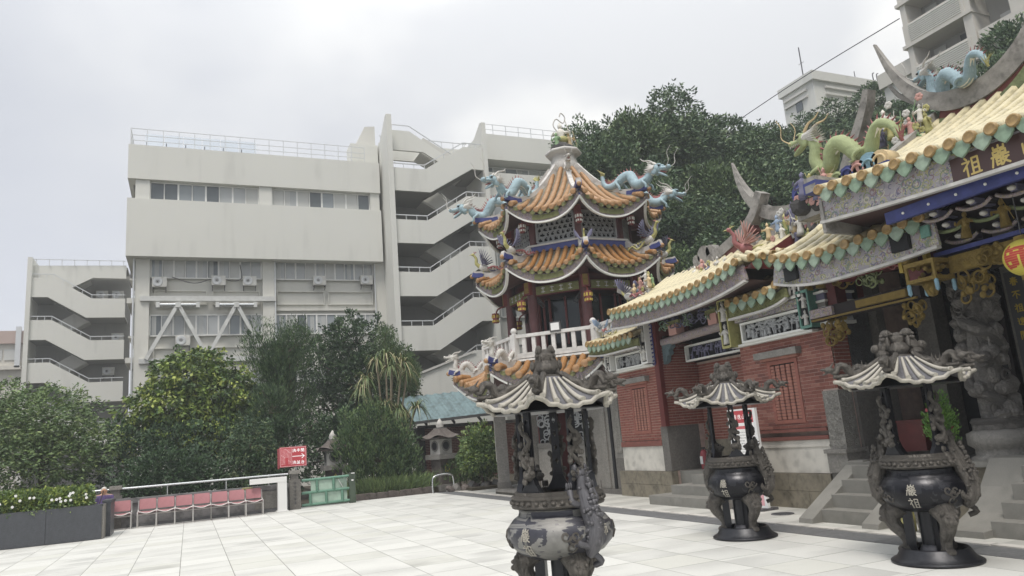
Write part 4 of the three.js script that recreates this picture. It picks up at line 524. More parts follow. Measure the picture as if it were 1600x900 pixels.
{ // green bamboo-style gate
  const g = thing('bamboo_gate', 'pale green barrier of cast bamboo rails with panels', 'gate', [0, 0, -26.1]);
  for (const y of [0.88, 0.47, 0.08]) { const m = mb(); m.tube([V(3.45, y, 0), V(5.02, y + 0.02, 0)], 0.045, 10); for (let k = 0; k < 5; k++) m.tor(3.6 + k * 0.33, y + 0.005, 0, 0.045, 0, Math.PI / 2, 0, 0.06); m.build('rail', 'bamboo', g); }
  for (const [x, y0, y1] of [[3.95, 0.5, 0.86], [4.5, 0.5, 0.88], [4.25, 0.1, 0.46], [4.78, 0.1, 0.46], [3.72, 0.1, 0.46]]) mb().tube([V(x, y0, 0.02), V(x, y1, 0.02)], 0.045, 8).tor(x, (y0 + y1) / 2, 0.02, 0.045, Math.PI / 2, 0, 0, 0.07).build('upright', 'bamboo', g);
  mb().bb(3.75, 4.95, 0.5, 0.84, -0.03, -0.015).build('panel', 'gatepanel', g); mb().bb(3.75, 4.95, 0.1, 0.44, -0.03, -0.015).build('panel', 'gatepanel', g);
  mb().tube([V(4.66, 0.82, 0.03), V(4.8, 0.55, 0.03)], 0.008, 5).build('cord', 'plainwhite', g);
  const p = thing('gate_post', 'dark mossy green concrete post at the right end of the barrier', 'post', [5.12, 0, -26.1]); mb().bb(-0.1, 0.1, 0, 1.0, -0.1, 0.1).build('post_body', 'darkgreen', p); mb().box(0.0, 0.75, 0.104, 0.07, 0.05, 0.01).box(0.02, 0.98, 0.104, 0.12, 0.03, 0.01).build('patch', 'plainwhite', p);
}
{
  const e = thing('stone_edging', 'rough low stone edging in front of the grass strip', 'edging', [0, 0, -27]); const r = rng(8);
  for (let i = 0; i < 7; i++) { const x0 = 5.3 + i * 0.42; mb().ext([[x0 + 0.005, 0], [x0 + 0.415, 0], [x0 + 0.41 - r() * 0.02, 0.19 + r() * 0.05], [x0 + 0.2, 0.2 + r() * 0.05], [x0 + 0.01 + r() * 0.02, 0.18 + r() * 0.05]], 0.2, T(0, -0.02, -0.1 - r() * 0.04), null, 0.008).build('stone', 'lantdark', e); }
  tag(mesh('grass_strip', leaves({ box: true, blobs: [[6.8, 0.3, -27.4, 1.5, 0.12, 0.25]], n: 900, k: 6, len: 0.26, wid: 0.02, style: 'up', pal: GREEN.light, seed: 41 }), 'leaf', scene), 'strip of long green grass behind the stone edging', 'grass', null, 'stuff');
  const u = thing('hoop_barrier', 'stainless steel hoop barrier in the plaza corner', 'barrier', [8.5, 0, -26.5]); mb().tube(cv([[-0.4, 0, 0], [-0.4, 0.4, 0], [-0.36, 0.54, 0], [-0.22, 0.6, 0], [0.22, 0.62, 0], [0.36, 0.56, 0], [0.4, 0.42, 0], [0.4, 0, 0]], 36), 0.035, 10).build('hoop', 'inox', u); for (const x of [-0.4, 0.4]) mb().cyl(x, 0.006, 0, 0.07, 0.012).build('foot_plate', 'inox', u);
  const k = thing('rock_heap', 'low heap of grey rocks beside the pavilion plinth', 'rocks', [9.6, 0, -26.3]); for (let i = 0; i < 9; i++) { const g = new THREE.IcosahedronGeometry(1, 1), p = g.attributes.position; for (let j = 0; j < p.count; j++) { const s = 0.8 + 0.4 * fbm(p.getX(j) * 2 + i * 5, p.getY(j) * 2, p.getZ(j) * 2, 2); p.setXYZ(j, p.getX(j) * s, p.getY(j) * s, p.getZ(j) * s); } g.computeVertexNormals(); mb().add(g, T(-0.9 + i * 0.26, 0.08, 0.15 * Math.sin(i * 4), r(), r() * 3, r(), 0.16 + r() * 0.12, 0.1 + r() * 0.08, 0.16)).build('rock', i % 2 ? 'lantstone' : 'lantdark', k); }
}
function stoneLantern(label, p, s = 1, ry = 0) {
  const t = thing('stone_lantern', label, 'lantern', p, ry, 'stone lanterns at the garden edge');
  mb().bb(-0.42, 0.42, 0, 0.2, -0.42, 0.42).build('base', 'lantstone', t); mb().bb(-0.26, 0.26, 0.2, 1.05, -0.26, 0.26).build('shaft', 'lantdark', t); mb().bb(-0.4, 0.4, 1.05, 1.22, -0.4, 0.4).build('platform', 'lantstone', t);
  mb().bb(-0.27, 0.27, 1.22, 1.75, -0.27, 0.27).build('fire_box', 'lantwhite', t);
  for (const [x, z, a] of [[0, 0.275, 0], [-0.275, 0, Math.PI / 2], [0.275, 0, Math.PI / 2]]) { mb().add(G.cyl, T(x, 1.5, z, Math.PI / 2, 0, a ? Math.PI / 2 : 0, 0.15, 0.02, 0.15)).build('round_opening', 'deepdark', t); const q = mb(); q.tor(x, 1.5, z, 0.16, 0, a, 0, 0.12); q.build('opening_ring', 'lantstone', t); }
  const roof = mb(); roof.surf((u, v) => { const a = u * 2 * Math.PI, c = Math.max(Math.abs(Math.cos(a)), Math.abs(Math.sin(a))), R = lerp(0.54, 0.17, v) / c, k = Math.pow(Math.abs(Math.sin(2 * a)), 3); return V(Math.cos(a) * R, 1.76 + 0.32 * Math.pow(v, 1.5) + 0.1 * k * (1 - v) * (1 - v), Math.sin(a) * R); }, 48, 6); roof.bb(-0.48, 0.48, 1.72, 1.78, -0.48, 0.48); roof.build('roof', 'lantdark', t);
  mb().bb(-0.17, 0.17, 2.04, 2.12, -0.17, 0.17).build('roof_tier', 'lantstone', t); mb().lathe([[0, 2.45], [0.03, 2.42], [0.1, 2.3], [0.14, 2.22], [0.12, 2.14], [0.16, 2.12], [0, 2.12]], 14).build('finial', 'lantwhite', t);
  mb().ext([[-0.09, 0], [0.09, 0], [0.1, 0.18], [0, 0.3], [-0.1, 0.18]], 0.012, T(0.02, 0.62, 0.262)).build('emblem', 'goldpaint', t); mb().ext([[-0.05, 0], [0.05, 0], [0.06, 0.13], [0, 0.2], [-0.06, 0.13]], 0.012, T(0.02, 0.66, 0.27)).build('emblem_core', 'lantdark', t);
  t.scale.setScalar(s); return t;
}
stoneLantern('stone lantern with round openings behind the green barrier', [4.93, 0, -28.5], 1.04); stoneLantern('stone lantern with round openings beside the shed wall', [8.85, 0, -27.6], 1.1, 0.35);
// ---------------------------------------------------------------- sculpture helpers
const CC = { blue: { body: 'dr_blue', belly: 'dr_belly', fin: 'dr_red', tuft: 'dr_yellow', mane: 'dr_white', horn: 'dr_white' }, yellow: { body: 'dr_green', belly: 'dr_belly', fin: 'dr_red', tuft: 'dr_red', mane: 'dr_white', horn: 'fig_a' }, white: { body: 'dr_white', belly: 'dr_belly', fin: 'dr_red', tuft: 'dr_blue', mane: 'dr_white', horn: 'dr_white' }, bronze: { body: 'bronze_orn', belly: 'bronze_orn', fin: 'bronze_orn', tuft: 'bronze_orn', mane: 'bronze_orn', horn: 'bronze_orn' } };
const DPATH = { run: [[-0.95, 0.42, 0], [-0.86, 0.22, 0.02], [-0.7, 0.13, 0.05], [-0.52, 0.17, 0.02], [-0.36, 0.33, -0.03], [-0.18, 0.38, -0.04], [-0.03, 0.24, 0], [0.1, 0.13, 0.04], [0.24, 0.15, 0.04], [0.36, 0.24, 0.01], [0.42, 0.36, 0], [0.54, 0.42, 0]], curl: [[-1.05, 0.1, 0], [-0.92, 0.34, 0], [-0.74, 0.42, 0], [-0.6, 0.3, 0.03], [-0.5, 0.14, 0.05], [-0.34, 0.12, 0.03], [-0.2, 0.3, 0], [-0.06, 0.42, -0.03], [0.1, 0.36, -0.02], [0.2, 0.18, 0.02], [0.34, 0.14, 0.03], [0.44, 0.32, 0], [0.4, 0.56, 0], [0.5, 0.72, 0]], short: [[-0.5, 0.3, 0], [-0.4, 0.14, 0], [-0.22, 0.12, 0.02], [-0.06, 0.26, 0], [0.1, 0.24, 0], [0.2, 0.12, 0.02], [0.32, 0.2, 0], [0.38, 0.36, 0], [0.48, 0.42, 0]] };
function dragonParts(t, kind, path = 'run', detail = 1) {
  const C = CC[kind], P = DPATH[path], n = 40, pts = cv(P, n), rad = (u) => 0.02 + 0.105 * Math.pow(Math.sin(Math.PI * clamp(0.12 + u * 0.72, 0, 1)), 0.8) * (0.55 + 0.45 * Math.min(1, u * 3));
  mb().tube(pts, rad, 9).build('body', C.body, t);
  if (detail) mb().tube(pts.slice(6).map((p) => p.clone().setY(p.y - 0.028)), (u) => rad(0.15 + u * 0.85) * 0.8, 7).build('belly', C.belly, t);
  const f = mb(); for (let i = 2; i < n - 1; i++) { const tg = pts[i + 1].clone().sub(pts[i - 1]).normalize(), up = V(-tg.y, tg.x, 0).normalize(), R = rad(i / n), p = pts[i].clone().addScaledVector(up, R * 0.95); f.add(G.cone4, new THREE.Matrix4().compose(p.clone().addScaledVector(up, 0.025), new THREE.Quaternion().setFromUnitVectors(V(0, 1, 0), up.clone().addScaledVector(tg, -0.35).normalize()), V(0.03, 0.14, 0.02))); } f.build('dorsal_fin', C.fin, t).userData.kind = 'stuff';
  const e = pts[n], head = sub('head', t, [e.x, e.y, e.z]); head.scale.setScalar(1.3);
  const h = mb(); h.sph(0.05, 0.02, 0, 0.11, 0.085, 0.085).sph(0.17, 0.02, 0, 0.12, 0.042, 0.062).sph(0.27, 0.04, 0, 0.045, 0.04, 0.055).sph(0.1, 0.085, 0.045, 0.05, 0.022, 0.025).sph(0.1, 0.085, -0.045, 0.05, 0.022, 0.025).sph(0.15, -0.075, 0, 0.13, 0.026, 0.05, 0, 0, -0.42).sph(0.02, -0.03, 0.06, 0.06, 0.06, 0.03).sph(0.02, -0.03, -0.06, 0.06, 0.06, 0.03); h.build('skull', C.body, head);
  if (detail) { mb().sph(0.16, -0.035, 0, 0.1, 0.014, 0.035, 0, 0, -0.22).build('tongue', 'dr_red', head); const th = mb(); for (let k = 0; k < 6; k++) for (const s of [-1, 1]) th.cone(0.12 + k * 0.028, -0.02, s * 0.05, 0.008, 0.03, Math.PI); th.build('teeth', kind === 'bronze' ? 'bronze_lt' : 'dr_white', head); mb().sph(0.12, 0.065, 0.07, 0.018).sph(0.12, 0.065, -0.07, 0.018).build('eyes', 'dr_eye', head); }
  for (const s of [-1, 1]) { mb().tube(cv([[0.02, 0.09, s * 0.04], [-0.08, 0.16, s * 0.06], [-0.2, 0.17, s * 0.08], [-0.27, 0.22, s * 0.08]], 8), (u) => 0.02 * (1 - 0.8 * u), 6).build('horn', C.horn, head); if (detail) mb().tube(cv([[0.25, 0.03, s * 0.05], [0.33, 0.12, s * 0.1], [0.3, 0.26, s * 0.12], [0.36, 0.38, s * 0.12]], 10), (u) => 0.008 * (1 - 0.6 * u), 5).build('whisker', C.horn, head); }
  const m = mb(), r = rng(4); for (let k = 0; k < 22; k++) { const a = k / 22 * 6.28; m.cone(-0.06 - 0.04 * r(), 0.01 + Math.sin(a) * 0.085, Math.cos(a) * 0.08, 0.026, 0.2, -Math.cos(a) * 0.5, 0, Math.PI / 2 - Math.sin(a) * 0.5); } m.build('mane', C.mane, head);
  const L = path === 'short' ? [[0.72, 1], [0.3, -1]] : [[0.82, 1], [0.8, -1], [0.36, 1], [0.34, -1]];
  for (const [u, s] of L) { const p = pts[Math.round(u * n)], y0 = 0.02, g = mb(); g.tube(cv([[p.x, p.y, p.z + s * 0.05], [p.x - 0.05, Math.max(p.y * 0.7, 0.14), p.z + s * 0.15], [p.x + 0.06, 0.09, p.z + s * 0.17], [p.x + 0.08, y0, p.z + s * 0.16]], 8), (q) => 0.042 * (1 - 0.4 * q), 7); for (let k = -1.5; k <= 1.5; k++) g.cone(p.x + 0.12, y0, p.z + s * 0.16 + k * 0.024, 0.012, 0.09, 0, 0, -1.45); g.build('leg', C.body, t); }
  const b = pts[0], tf = mb(); for (let k = -3; k <= 3; k++) tf.add(G.cone4, T(b.x - 0.05 - Math.abs(k) * -0.012, b.y + 0.07 + k * 0.012, k * 0.02, k * 0.2, 0, 0.5 + k * 0.14, 0.03, 0.24, 0.012)); tf.build('tail_tuft', C.tuft, t);
  return t;
}
function phoenixParts(t, c = ['dr_white', 'violet', 'dr_yellow', 'dr_red']) {
  mb().sph(0, 0.3, 0, 0.16, 0.1, 0.1, 0, 0, 0.35).build('body', c[0], t);
  mb().tube(cv([[0.1, 0.34, 0], [0.2, 0.44, 0], [0.2, 0.58, 0], [0.26, 0.68, 0]], 10), (u) => 0.06 - 0.03 * u, 7).sph(0.28, 0.7, 0, 0.05, 0.042, 0.04).build('neck', c[2], t);
  mb().cone(0.35, 0.695, 0, 0.02, 0.1, 0, 0, -1.7).build('beak', 'dr_yellow', t); const cr = mb(); for (let k = 0; k < 3; k++) cr.cone(0.25 - k * 0.03, 0.76, 0, 0.014, 0.09, 0, 0, 0.3 + k * 0.4); cr.build('crest', c[3], t);
  for (const s of [-1, 1]) { const w = mb(); for (let k = 0; k < 8; k++) { const a = 0.35 + k * 0.2; w.sph(-0.05 - Math.cos(a) * 0.16 + 0.1, 0.36 + Math.sin(a) * (0.2 + 0.012 * k), s * (0.1 + 0.03 * k), 0.19 - k * 0.006, 0.012, 0.036, s * 0.25, 0, Math.PI - a); } w.build('wing', c[1], t); }
  for (let k = 0; k < 5; k++) { const z = (k - 2) * 0.075, q = mb(); q.tube(cv([[-0.1, 0.28, z * 0.4], [-0.28, 0.3 - 0.05 * k, z], [-0.42, 0.2 + 0.07 * (k % 2), z * 1.2], [-0.58, 0.26 - 0.04 * k, z * 1.4], [-0.74, 0.2 + 0.08 * (k % 3), z * 1.6]], 18), (u) => 0.028 * (1 - 0.35 * u), 5); for (let e = 0; e < 7; e++) q.sph(-0.2 - e * 0.08, 0.28 - 0.04 * k * e / 6, z * (0.6 + e * 0.15), 0.03, 0.03, 0.012); q.build('tail_feather', k % 2 ? c[0] : c[3 - (k % 3)], t); }
  for (const s of [-1, 1]) mb().tube([V(0.02, 0.24, s * 0.04), V(0.03, 0.12, s * 0.05), V(0.01, 0, s * 0.05)], 0.016, 6).build('leg', 'dr_yellow', t);
  mb().sph(0, 0.0, 0, 0.14, 0.05, 0.12).build('rock_base', 'rockdark', t);
  return t;
}
// a small robed statuette, one mesh; added into m
function figure(m, x, y, z, h, ry, seed) {
  const r = rng(seed), M4 = T(x, y, z, 0, ry, (r() - 0.5) * 0.2, h), A = (g, mm) => m.add(g, M4.clone().multiply(mm));
  A(new THREE.LatheGeometry([[0, 0], [0.2, 0], [0.17, 0.2], [0.13, 0.45], [0.16, 0.6], [0.15, 0.72], [0.06, 0.8], [0.05, 0.83]].map(([a, b]) => new THREE.Vector2(a, b)), 8), T()); A(G.sph, T(0, 0.9, 0, 0, 0, 0, 0.085, 0.1, 0.09)); A(G.cone, T(0, 1.02, 0, 0, 0, 0, 0.08 + 0.05 * r(), 0.14, 0.08));
  for (const s of [-1, 1]) { const a = 0.4 + r() * 1.5; A(G.sph, T(s * 0.2, 0.62, 0.06, 0, 0, s * a, 0.06, 0.17, 0.06)); A(G.sph, T(s * (0.22 + 0.1 * Math.sin(a)), 0.55 + 0.1 * r(), 0.16, 0.8, 0, s * 0.5, 0.04, 0.12, 0.04)); }
  if (r() < 0.5) A(G.cyl, T(0.3, 0.6, 0.2, 0.2, 0, 0.2, 0.015, 0.9, 0.015));
  return m;
}
function lump(m, x, y, z, rx, ry, rz, seed) { const g = new THREE.IcosahedronGeometry(1, 1), p = g.attributes.position; for (let j = 0; j < p.count; j++) { const s = 0.75 + 0.5 * fbm(p.getX(j) * 1.7 + seed * 3.1, p.getY(j) * 1.7, p.getZ(j) * 1.7, 2); p.setXYZ(j, p.getX(j) * s, p.getY(j) * s, p.getZ(j) * s); } g.computeVertexNormals(); return m.add(g, T(x, y, z, 0, seed, 0, rx, ry, rz)); }
// a heap of rocks, statuettes, blossoms along a ridge: spots in (x,y,z)
function sculptureGroup(label, p, w, h, n, seed, ry = 0) {
  const t = thing('ridge_sculpture', label, 'sculpture', p, ry, 'porcelain figure groups on the roofs'), r = rng(seed);
  for (let i = 0; i < Math.ceil(n / 3); i++) lump(mb(), (r() - 0.5) * w, 0.12 + r() * h * 0.35, (r() - 0.5) * 0.16, 0.16 + r() * 0.1, 0.14 + r() * 0.12, 0.13, i + seed).build('rock', 'rockdark', t);
  for (let i = 0; i < n; i++) figure(mb(), (r() - 0.5) * w, r() * h * 0.6, 0.06 + r() * 0.14, 0.3 + r() * 0.14, (r() - 0.5) * 1.6, seed + i).build('statuette', ['fig_a', 'fig_b', 'fig_c', 'fig_d', 'fig_e', 'dr_white', 'dr_yellow', 'violet'][r() * 8 | 0], t);
  for (let i = 0; i < n; i++) { const b = mb(), x = (r() - 0.5) * w * 1.1, y = 0.08 + r() * h, z = 0.08 + r() * 0.14; for (let k = 0; k < 6; k++) b.sph(x + Math.cos(k * 1.05) * 0.04, y + Math.sin(k * 1.05) * 0.04, z, 0.035, 0.035, 0.014); b.build('blossom', ['dr_white', 'fig_c', 'dr_yellow', 'dr_white'][r() * 4 | 0], t); }
  for (let i = 0; i < 5; i++) { const x = (r() - 0.5) * w, q = mb(); q.tube(cv([[x, 0.1, 0.1], [x + (r() - 0.5) * 0.2, h * 0.5, 0.12], [x + (r() - 0.5) * 0.4, h * (0.8 + r() * 0.3), 0.1]], 8), (u) => 0.02 * (1 - 0.6 * u), 5); q.build('branch', i % 2 ? 'dr_white' : 'fig_e', t); }
  return t;
}
// straight roof slope facing -x (eave at xe, ridge at xr), z0 < z1
const REND = mb().lathe([[0, 0.034], [0.055, 0.034], [0.06, 0.045], [0.082, 0.045], [0.086, 0.0], [0.07, -0.03], [0, -0.03]], 14, T(0, 0, 0, 0, 0, Math.PI / 2)).geo();
const DRIP = mb().ext([[-0.1, 0.05], [0.1, 0.05], [0.105, -0.04], [0.06, -0.11], [0, -0.16], [-0.06, -0.11], [-0.105, -0.04]], 0.022, T(0, 0, 0, 0, -Math.PI / 2, 0), null, 0.006).geo();
function roofSlope(t, o) {
  const { z0, z1, xe, xr, ye, yr, n } = o, L = z1 - z0, zc = (z0 + z1) / 2, W = L / n;
  const up = (z) => { const q = (z - zc) / (L / 2); return q < 0 ? (o.upL || 0) * Math.pow(-q, 2.4) : (o.upR || 0) * Math.pow(q, 2.4); };
  const Y = (s, z) => ye + (yr - ye) * (0.62 * s + 0.38 * s * s) + up(z) * Math.pow(Math.max(0, 1 - s), 1.2) + (o.upRidge || 0) * up(z) * s, X = (s) => lerp(xe, xr, s);
  mb().surf((u, v) => V(X(v), Y(v, lerp(z0, z1, u)) - 0.02, lerp(z0, z1, u)), 14, 6, 0.07).build('roof_bed', 'roofbed', t);
  const M1 = o.tile || 'tile_cream', M2 = o.end || 'tile_end', N = o.seg || 7, R = o.r || 0.075;
  for (let i = 0; i < n; i++) {
    const z = z0 + (i + 0.5) * W, pts = [], rr = []; for (let k = 0; k < N; k++) for (const [q, w] of [[0.02, 1.06], [0.9, 1.0], [0.98, 0.94]]) { const s = (k + q) / N; pts.push(V(X(s), Y(s, z) + 0.012, z)); rr.push(R * w); }
    mb().tube(pts, rr, 8).build('tile_row', M1, t);
    const e = mesh('tile_end', REND, M2, t); e.position.set(xe - 0.02, Y(0, z) + 0.012, z); e.rotation.z = -0.12;
    if (i < n - 1 || o.dripAll) { const zz = z + W / 2, d = mesh('drip_tile', DRIP, (i + (o.seed || 0)) % 3 ? 'tile_drip' : 'tile_drip_b', t); d.position.set(xe - 0.015, Y(0, zz) - 0.05, zz); d.rotation.z = -0.12; d.scale.set(1, 1.05, Math.min(1.1, W / 0.21)); }
  }
  const fh = o.fascia ?? 0.32, fx = xe + (o.fx ?? 0.1), fy = (z) => Y(0, z) - 0.09; mb().sweep(Array.from({ length: 17 }, (_, i) => { const z = lerp(z0, z1, i / 16); return V(fx, fy(z) - fh / 2, z); }), 0.05, fh, V(1, 0, 0)).build('fascia', o.fm || 'painted', t);
  mb().sweep(Array.from({ length: 17 }, (_, i) => { const z = lerp(z0, z1, i / 16); return V(fx - 0.02, fy(z) - fh - 0.02, z); }), 0.1, 0.045, V(1, 0, 0)).build('fascia_trim', 'plasterwhite', t);
  mb().surf((u, v) => { const z = lerp(z0, z1, u), x = lerp(fx, o.xs ?? xr, v); return V(x, lerp(fy(z) - fh + 0.02, (o.ys ?? (ye + 0.1)), v), z); }, 12, 2).build('soffit', 'soffit', t);
  return { X, Y, up };
}
// ---------------------------------------------------------------- lettering drawn stroke by stroke
const GLYPH = { 山: [[50, 10, 50, 85], [15, 40, 15, 85, 85, 85, 85, 40]], 巖: [[50, 2, 50, 18], [25, 6, 25, 18, 75, 18, 75, 6], [20, 28, 45, 28, 45, 42, 20, 42, 20, 28], [55, 28, 80, 28, 80, 42, 55, 42, 55, 28], [10, 52, 92, 52], [18, 52, 8, 96], [30, 62, 52, 62], [30, 76, 52, 76], [32, 62, 32, 92, 52, 88], [52, 58, 52, 96], [66, 56, 58, 72], [62, 66, 90, 66], [84, 66, 58, 96], [64, 76, 92, 96]], 師: [[22, 6, 15, 20], [10, 20, 10, 90], [10, 22, 38, 22, 38, 48, 10, 48], [10, 58, 38, 58, 38, 86, 10, 86], [48, 18, 96, 18], [50, 38, 50, 80], [50, 38, 94, 38, 94, 76, 86, 78], [72, 18, 72, 98]], 洗: [[8, 12, 18, 22], [5, 38, 15, 46], [5, 92, 20, 62], [45, 8, 38, 28], [40, 26, 92, 26], [66, 6, 66, 48], [30, 50, 98, 50], [52, 50, 46, 80, 30, 94], [74, 50, 74, 86, 94, 88, 96, 74]], 手: [[70, 8, 30, 18], [18, 36, 82, 36], [6, 58, 94, 58], [54, 14, 54, 88, 40, 84]], 間: [[10, 10, 10, 96], [10, 10, 42, 10, 42, 40, 10, 40], [10, 25, 42, 25], [90, 10, 90, 96, 80, 92], [90, 10, 58, 10, 58, 40, 90, 40], [58, 25, 90, 25], [34, 54, 66, 54, 66, 88, 34, 88, 34, 54], [34, 70, 66, 70]], 台: [[45, 6, 20, 38, 78, 34], [68, 22, 86, 46], [22, 54, 78, 54, 78, 94, 22, 94, 22, 54]], 盆: [[30, 6, 14, 30], [68, 6, 88, 30], [26, 34, 74, 34, 66, 56], [44, 34, 34, 58], [22, 92, 22, 66, 78, 66, 78, 92], [40, 66, 40, 92], [60, 66, 60, 92], [6, 92, 94, 92]], 之: [[48, 4, 56, 14], [22, 26, 74, 26, 26, 72, 8, 92], [18, 82, 50, 94, 96, 92]], 不: [[8, 16, 92, 16], [56, 16, 10, 62], [52, 36, 52, 96], [60, 46, 92, 66]], 春: [[20, 16, 80, 16], [26, 30, 74, 30], [8, 44, 92, 44], [50, 6, 50, 30, 10, 72], [54, 44, 92, 70], [34, 58, 66, 58, 66, 94, 34, 94, 34, 58], [34, 76, 66, 76]], 遠: [[10, 14, 20, 24], [8, 42, 24, 42, 14, 70, 24, 84, 96, 92], [40, 18, 84, 18], [62, 6, 62, 32], [34, 32, 92, 32], [46, 42, 80, 42, 80, 56, 46, 56, 46, 42], [62, 56, 40, 78], [66, 60, 90, 80]], 祖: [[24, 6, 32, 16], [8, 26, 44, 26, 10, 62], [28, 46, 28, 96], [58, 14, 58, 88], [58, 14, 88, 14, 88, 88], [58, 40, 88, 40], [58, 64, 88, 64], [46, 90, 98, 90]], 聲: [[14, 14, 50, 14], [32, 4, 32, 26], [18, 28, 46, 28, 46, 42, 18, 42], [18, 28, 14, 52], [60, 8, 58, 30], [60, 8, 84, 8, 88, 30], [58, 36, 86, 36, 60, 54], [62, 40, 90, 54], [14, 60, 90, 60], [30, 60, 30, 96], [72, 60, 72, 98], [30, 72, 72, 72], [30, 84, 72, 84]] };
function glyph(g, ch, x, y, s, lw) { g.lineWidth = lw; g.lineCap = g.lineJoin = 'round'; for (const st of GLYPH[ch]) { g.beginPath(); for (let i = 0; i < st.length; i += 2) g.lineTo(x + st[i] * s / 100, y + st[i + 1] * s / 100); g.stroke(); } }
function canvasTex(w, h, fn) { const c = document.createElement('canvas'); c.width = w; c.height = h; fn(c.getContext('2d'), w, h); const t = new THREE.CanvasTexture(c); t.colorSpace = THREE.SRGBColorSpace; return t; }
// flat printed face, facing +z before turning
function printFace(name, parent, w, h, t, p, ry, rough = 0.6, rx = 0) { const g = new THREE.PlaneGeometry(w, h), o = mesh(name, g, new THREE.MeshStandardMaterial({ map: t, roughness: rough, side: THREE.DoubleSide }), parent); o.position.set(...p); o.rotation.set(rx, ry, 0, 'YXZ'); return o; }
{ // red direction sign
  const t = thing('direction_sign', 'red direction sign with white lettering and arrow on a pole', 'sign', [3.22, 0, -26.35]);
  mb().tube([V(0.1, 0.9, 0), V(0.1, 2.06, 0)], 0.025, 8).build('pole', 'inox', t); mb().bb(-0.44, 0.44, 1.36, 2.02, 0.03, 0.05).build('board', 'plainred', t); mb().bb(-0.5, -0.44, 1.32, 1.98, -0.02, 0.0).build('rear_board', 'plainred', t);
  printFace('sign_face', t, 0.87, 0.65, canvasTex(512, 384, (g, w, h) => { g.fillStyle = '#b8434a'; g.fillRect(0, 0, w, h); g.strokeStyle = '#e6cfd0'; g.lineWidth = 6; g.strokeRect(10, 10, w - 20, h - 20); g.beginPath(); g.moveTo(228, 30); g.lineTo(228, 354); g.stroke(); g.strokeStyle = '#fff'; ['洗', '手', '間'].forEach((c, i) => glyph(g, c, 244 + i * 80, 38, 70, 9)); ['洗', '盆', '台'].forEach((c, i) => glyph(g, c, 244 + i * 80, 270, 70, 9)); g.lineWidth = 14; g.beginPath(); g.moveTo(246, 188); g.lineTo(470, 188); g.moveTo(424, 148); g.lineTo(472, 188); g.lineTo(424, 230); g.stroke(); g.lineWidth = 2.5; const ks = ['手', '間', '台', '之', '不', '春', '洗', '山']; for (let c = 0; c < 7; c++) for (let k = 0; k < (c > 2 && c < 5 ? 8 : 14); k++) { g.strokeStyle = '#eed6d6'; glyph(g, ks[(c * 3 + k * 5) % 8], 34 + c * 26, 34 + k * 22, 17, 2.4); } }), [0, 1.69, 0.052], 0, 0.5);
}
{ // shed with blue-green metal roof and old brick wall
  const t = thing('garden_shed', 'low brick shed with a sloping blue-green metal roof behind the lantern', 'shed', [0, 0, 0]);
  for (let i = 0; i < 12; i++) { const x = 9.0 + i * 0.42; mb().surf((u, v) => V(x + u * 0.42, lerp(2.75, 4.0, v) + 0.11 * (x - 9) * 0.5 + 0.02 * Math.sin(u * 6.28), lerp(-31.6, -34, v)), 4, 2, 0.03).build('roof_sheet', 'awning', t); }
  mb().bar(V(9.0, 2.7, -31.6), V(14, 2.95, -31.6), 0.1, 0.12).build('eave_beam', 'acdark', t); for (const x of [9.6, 10.9, 12.2]) mb().bar(V(x, 2.6, -31.8), V(x + 0.1, 3.1, -33), 0.08, 0.1).build('rafter', 'acdark', t);
  mb().bb(9.6, 15, 0, 2.45, -33.1, -32.9).build('wall_core', 'mortar', t);
  const b = mb(), r = rng(3); for (let j = 0; j < 34; j++) for (let i = 0; i < 24; i++) { const x = 9.6 + i * 0.22 + (j % 2) * 0.11; b.bb(x, x + 0.205, j * 0.072, j * 0.072 + 0.058, -32.9, -32.885 + r() * 0.006); } tag(b.build('bricks', 'oldbrick', t), null, null, null, 'stuff');
  mb().bb(9.55, 15, 2.45, 2.6, -33.15, -32.85).build('wall_coping', 'lantdark', t); mb().bb(9.3, 9.7, 0, 2.5, -32.9, -32.5).build('post', 'darkwood', t); mb().bb(10.5, 10.62, 2.45, 3, -32.9, -32.8).build('prop', 'plasterwhite', t);
  const g = thing('lean_to_wall', 'pale sloping gable wall between shed roof and stair tower', 'wall', [0, 0, 0]); mb().ext([[11, -1], [16, -1], [16, 6.8], [15, 6.7], [11.6, 5.5], [11, 5.3]], 0.3, T(0, 0, -40.2)).build('gable', 'render', g); mb().bar(V(11, 5.4, -40), V(15.2, 6.85, -40), 0.4, 0.12).build('capping', 'render_b', g);
}
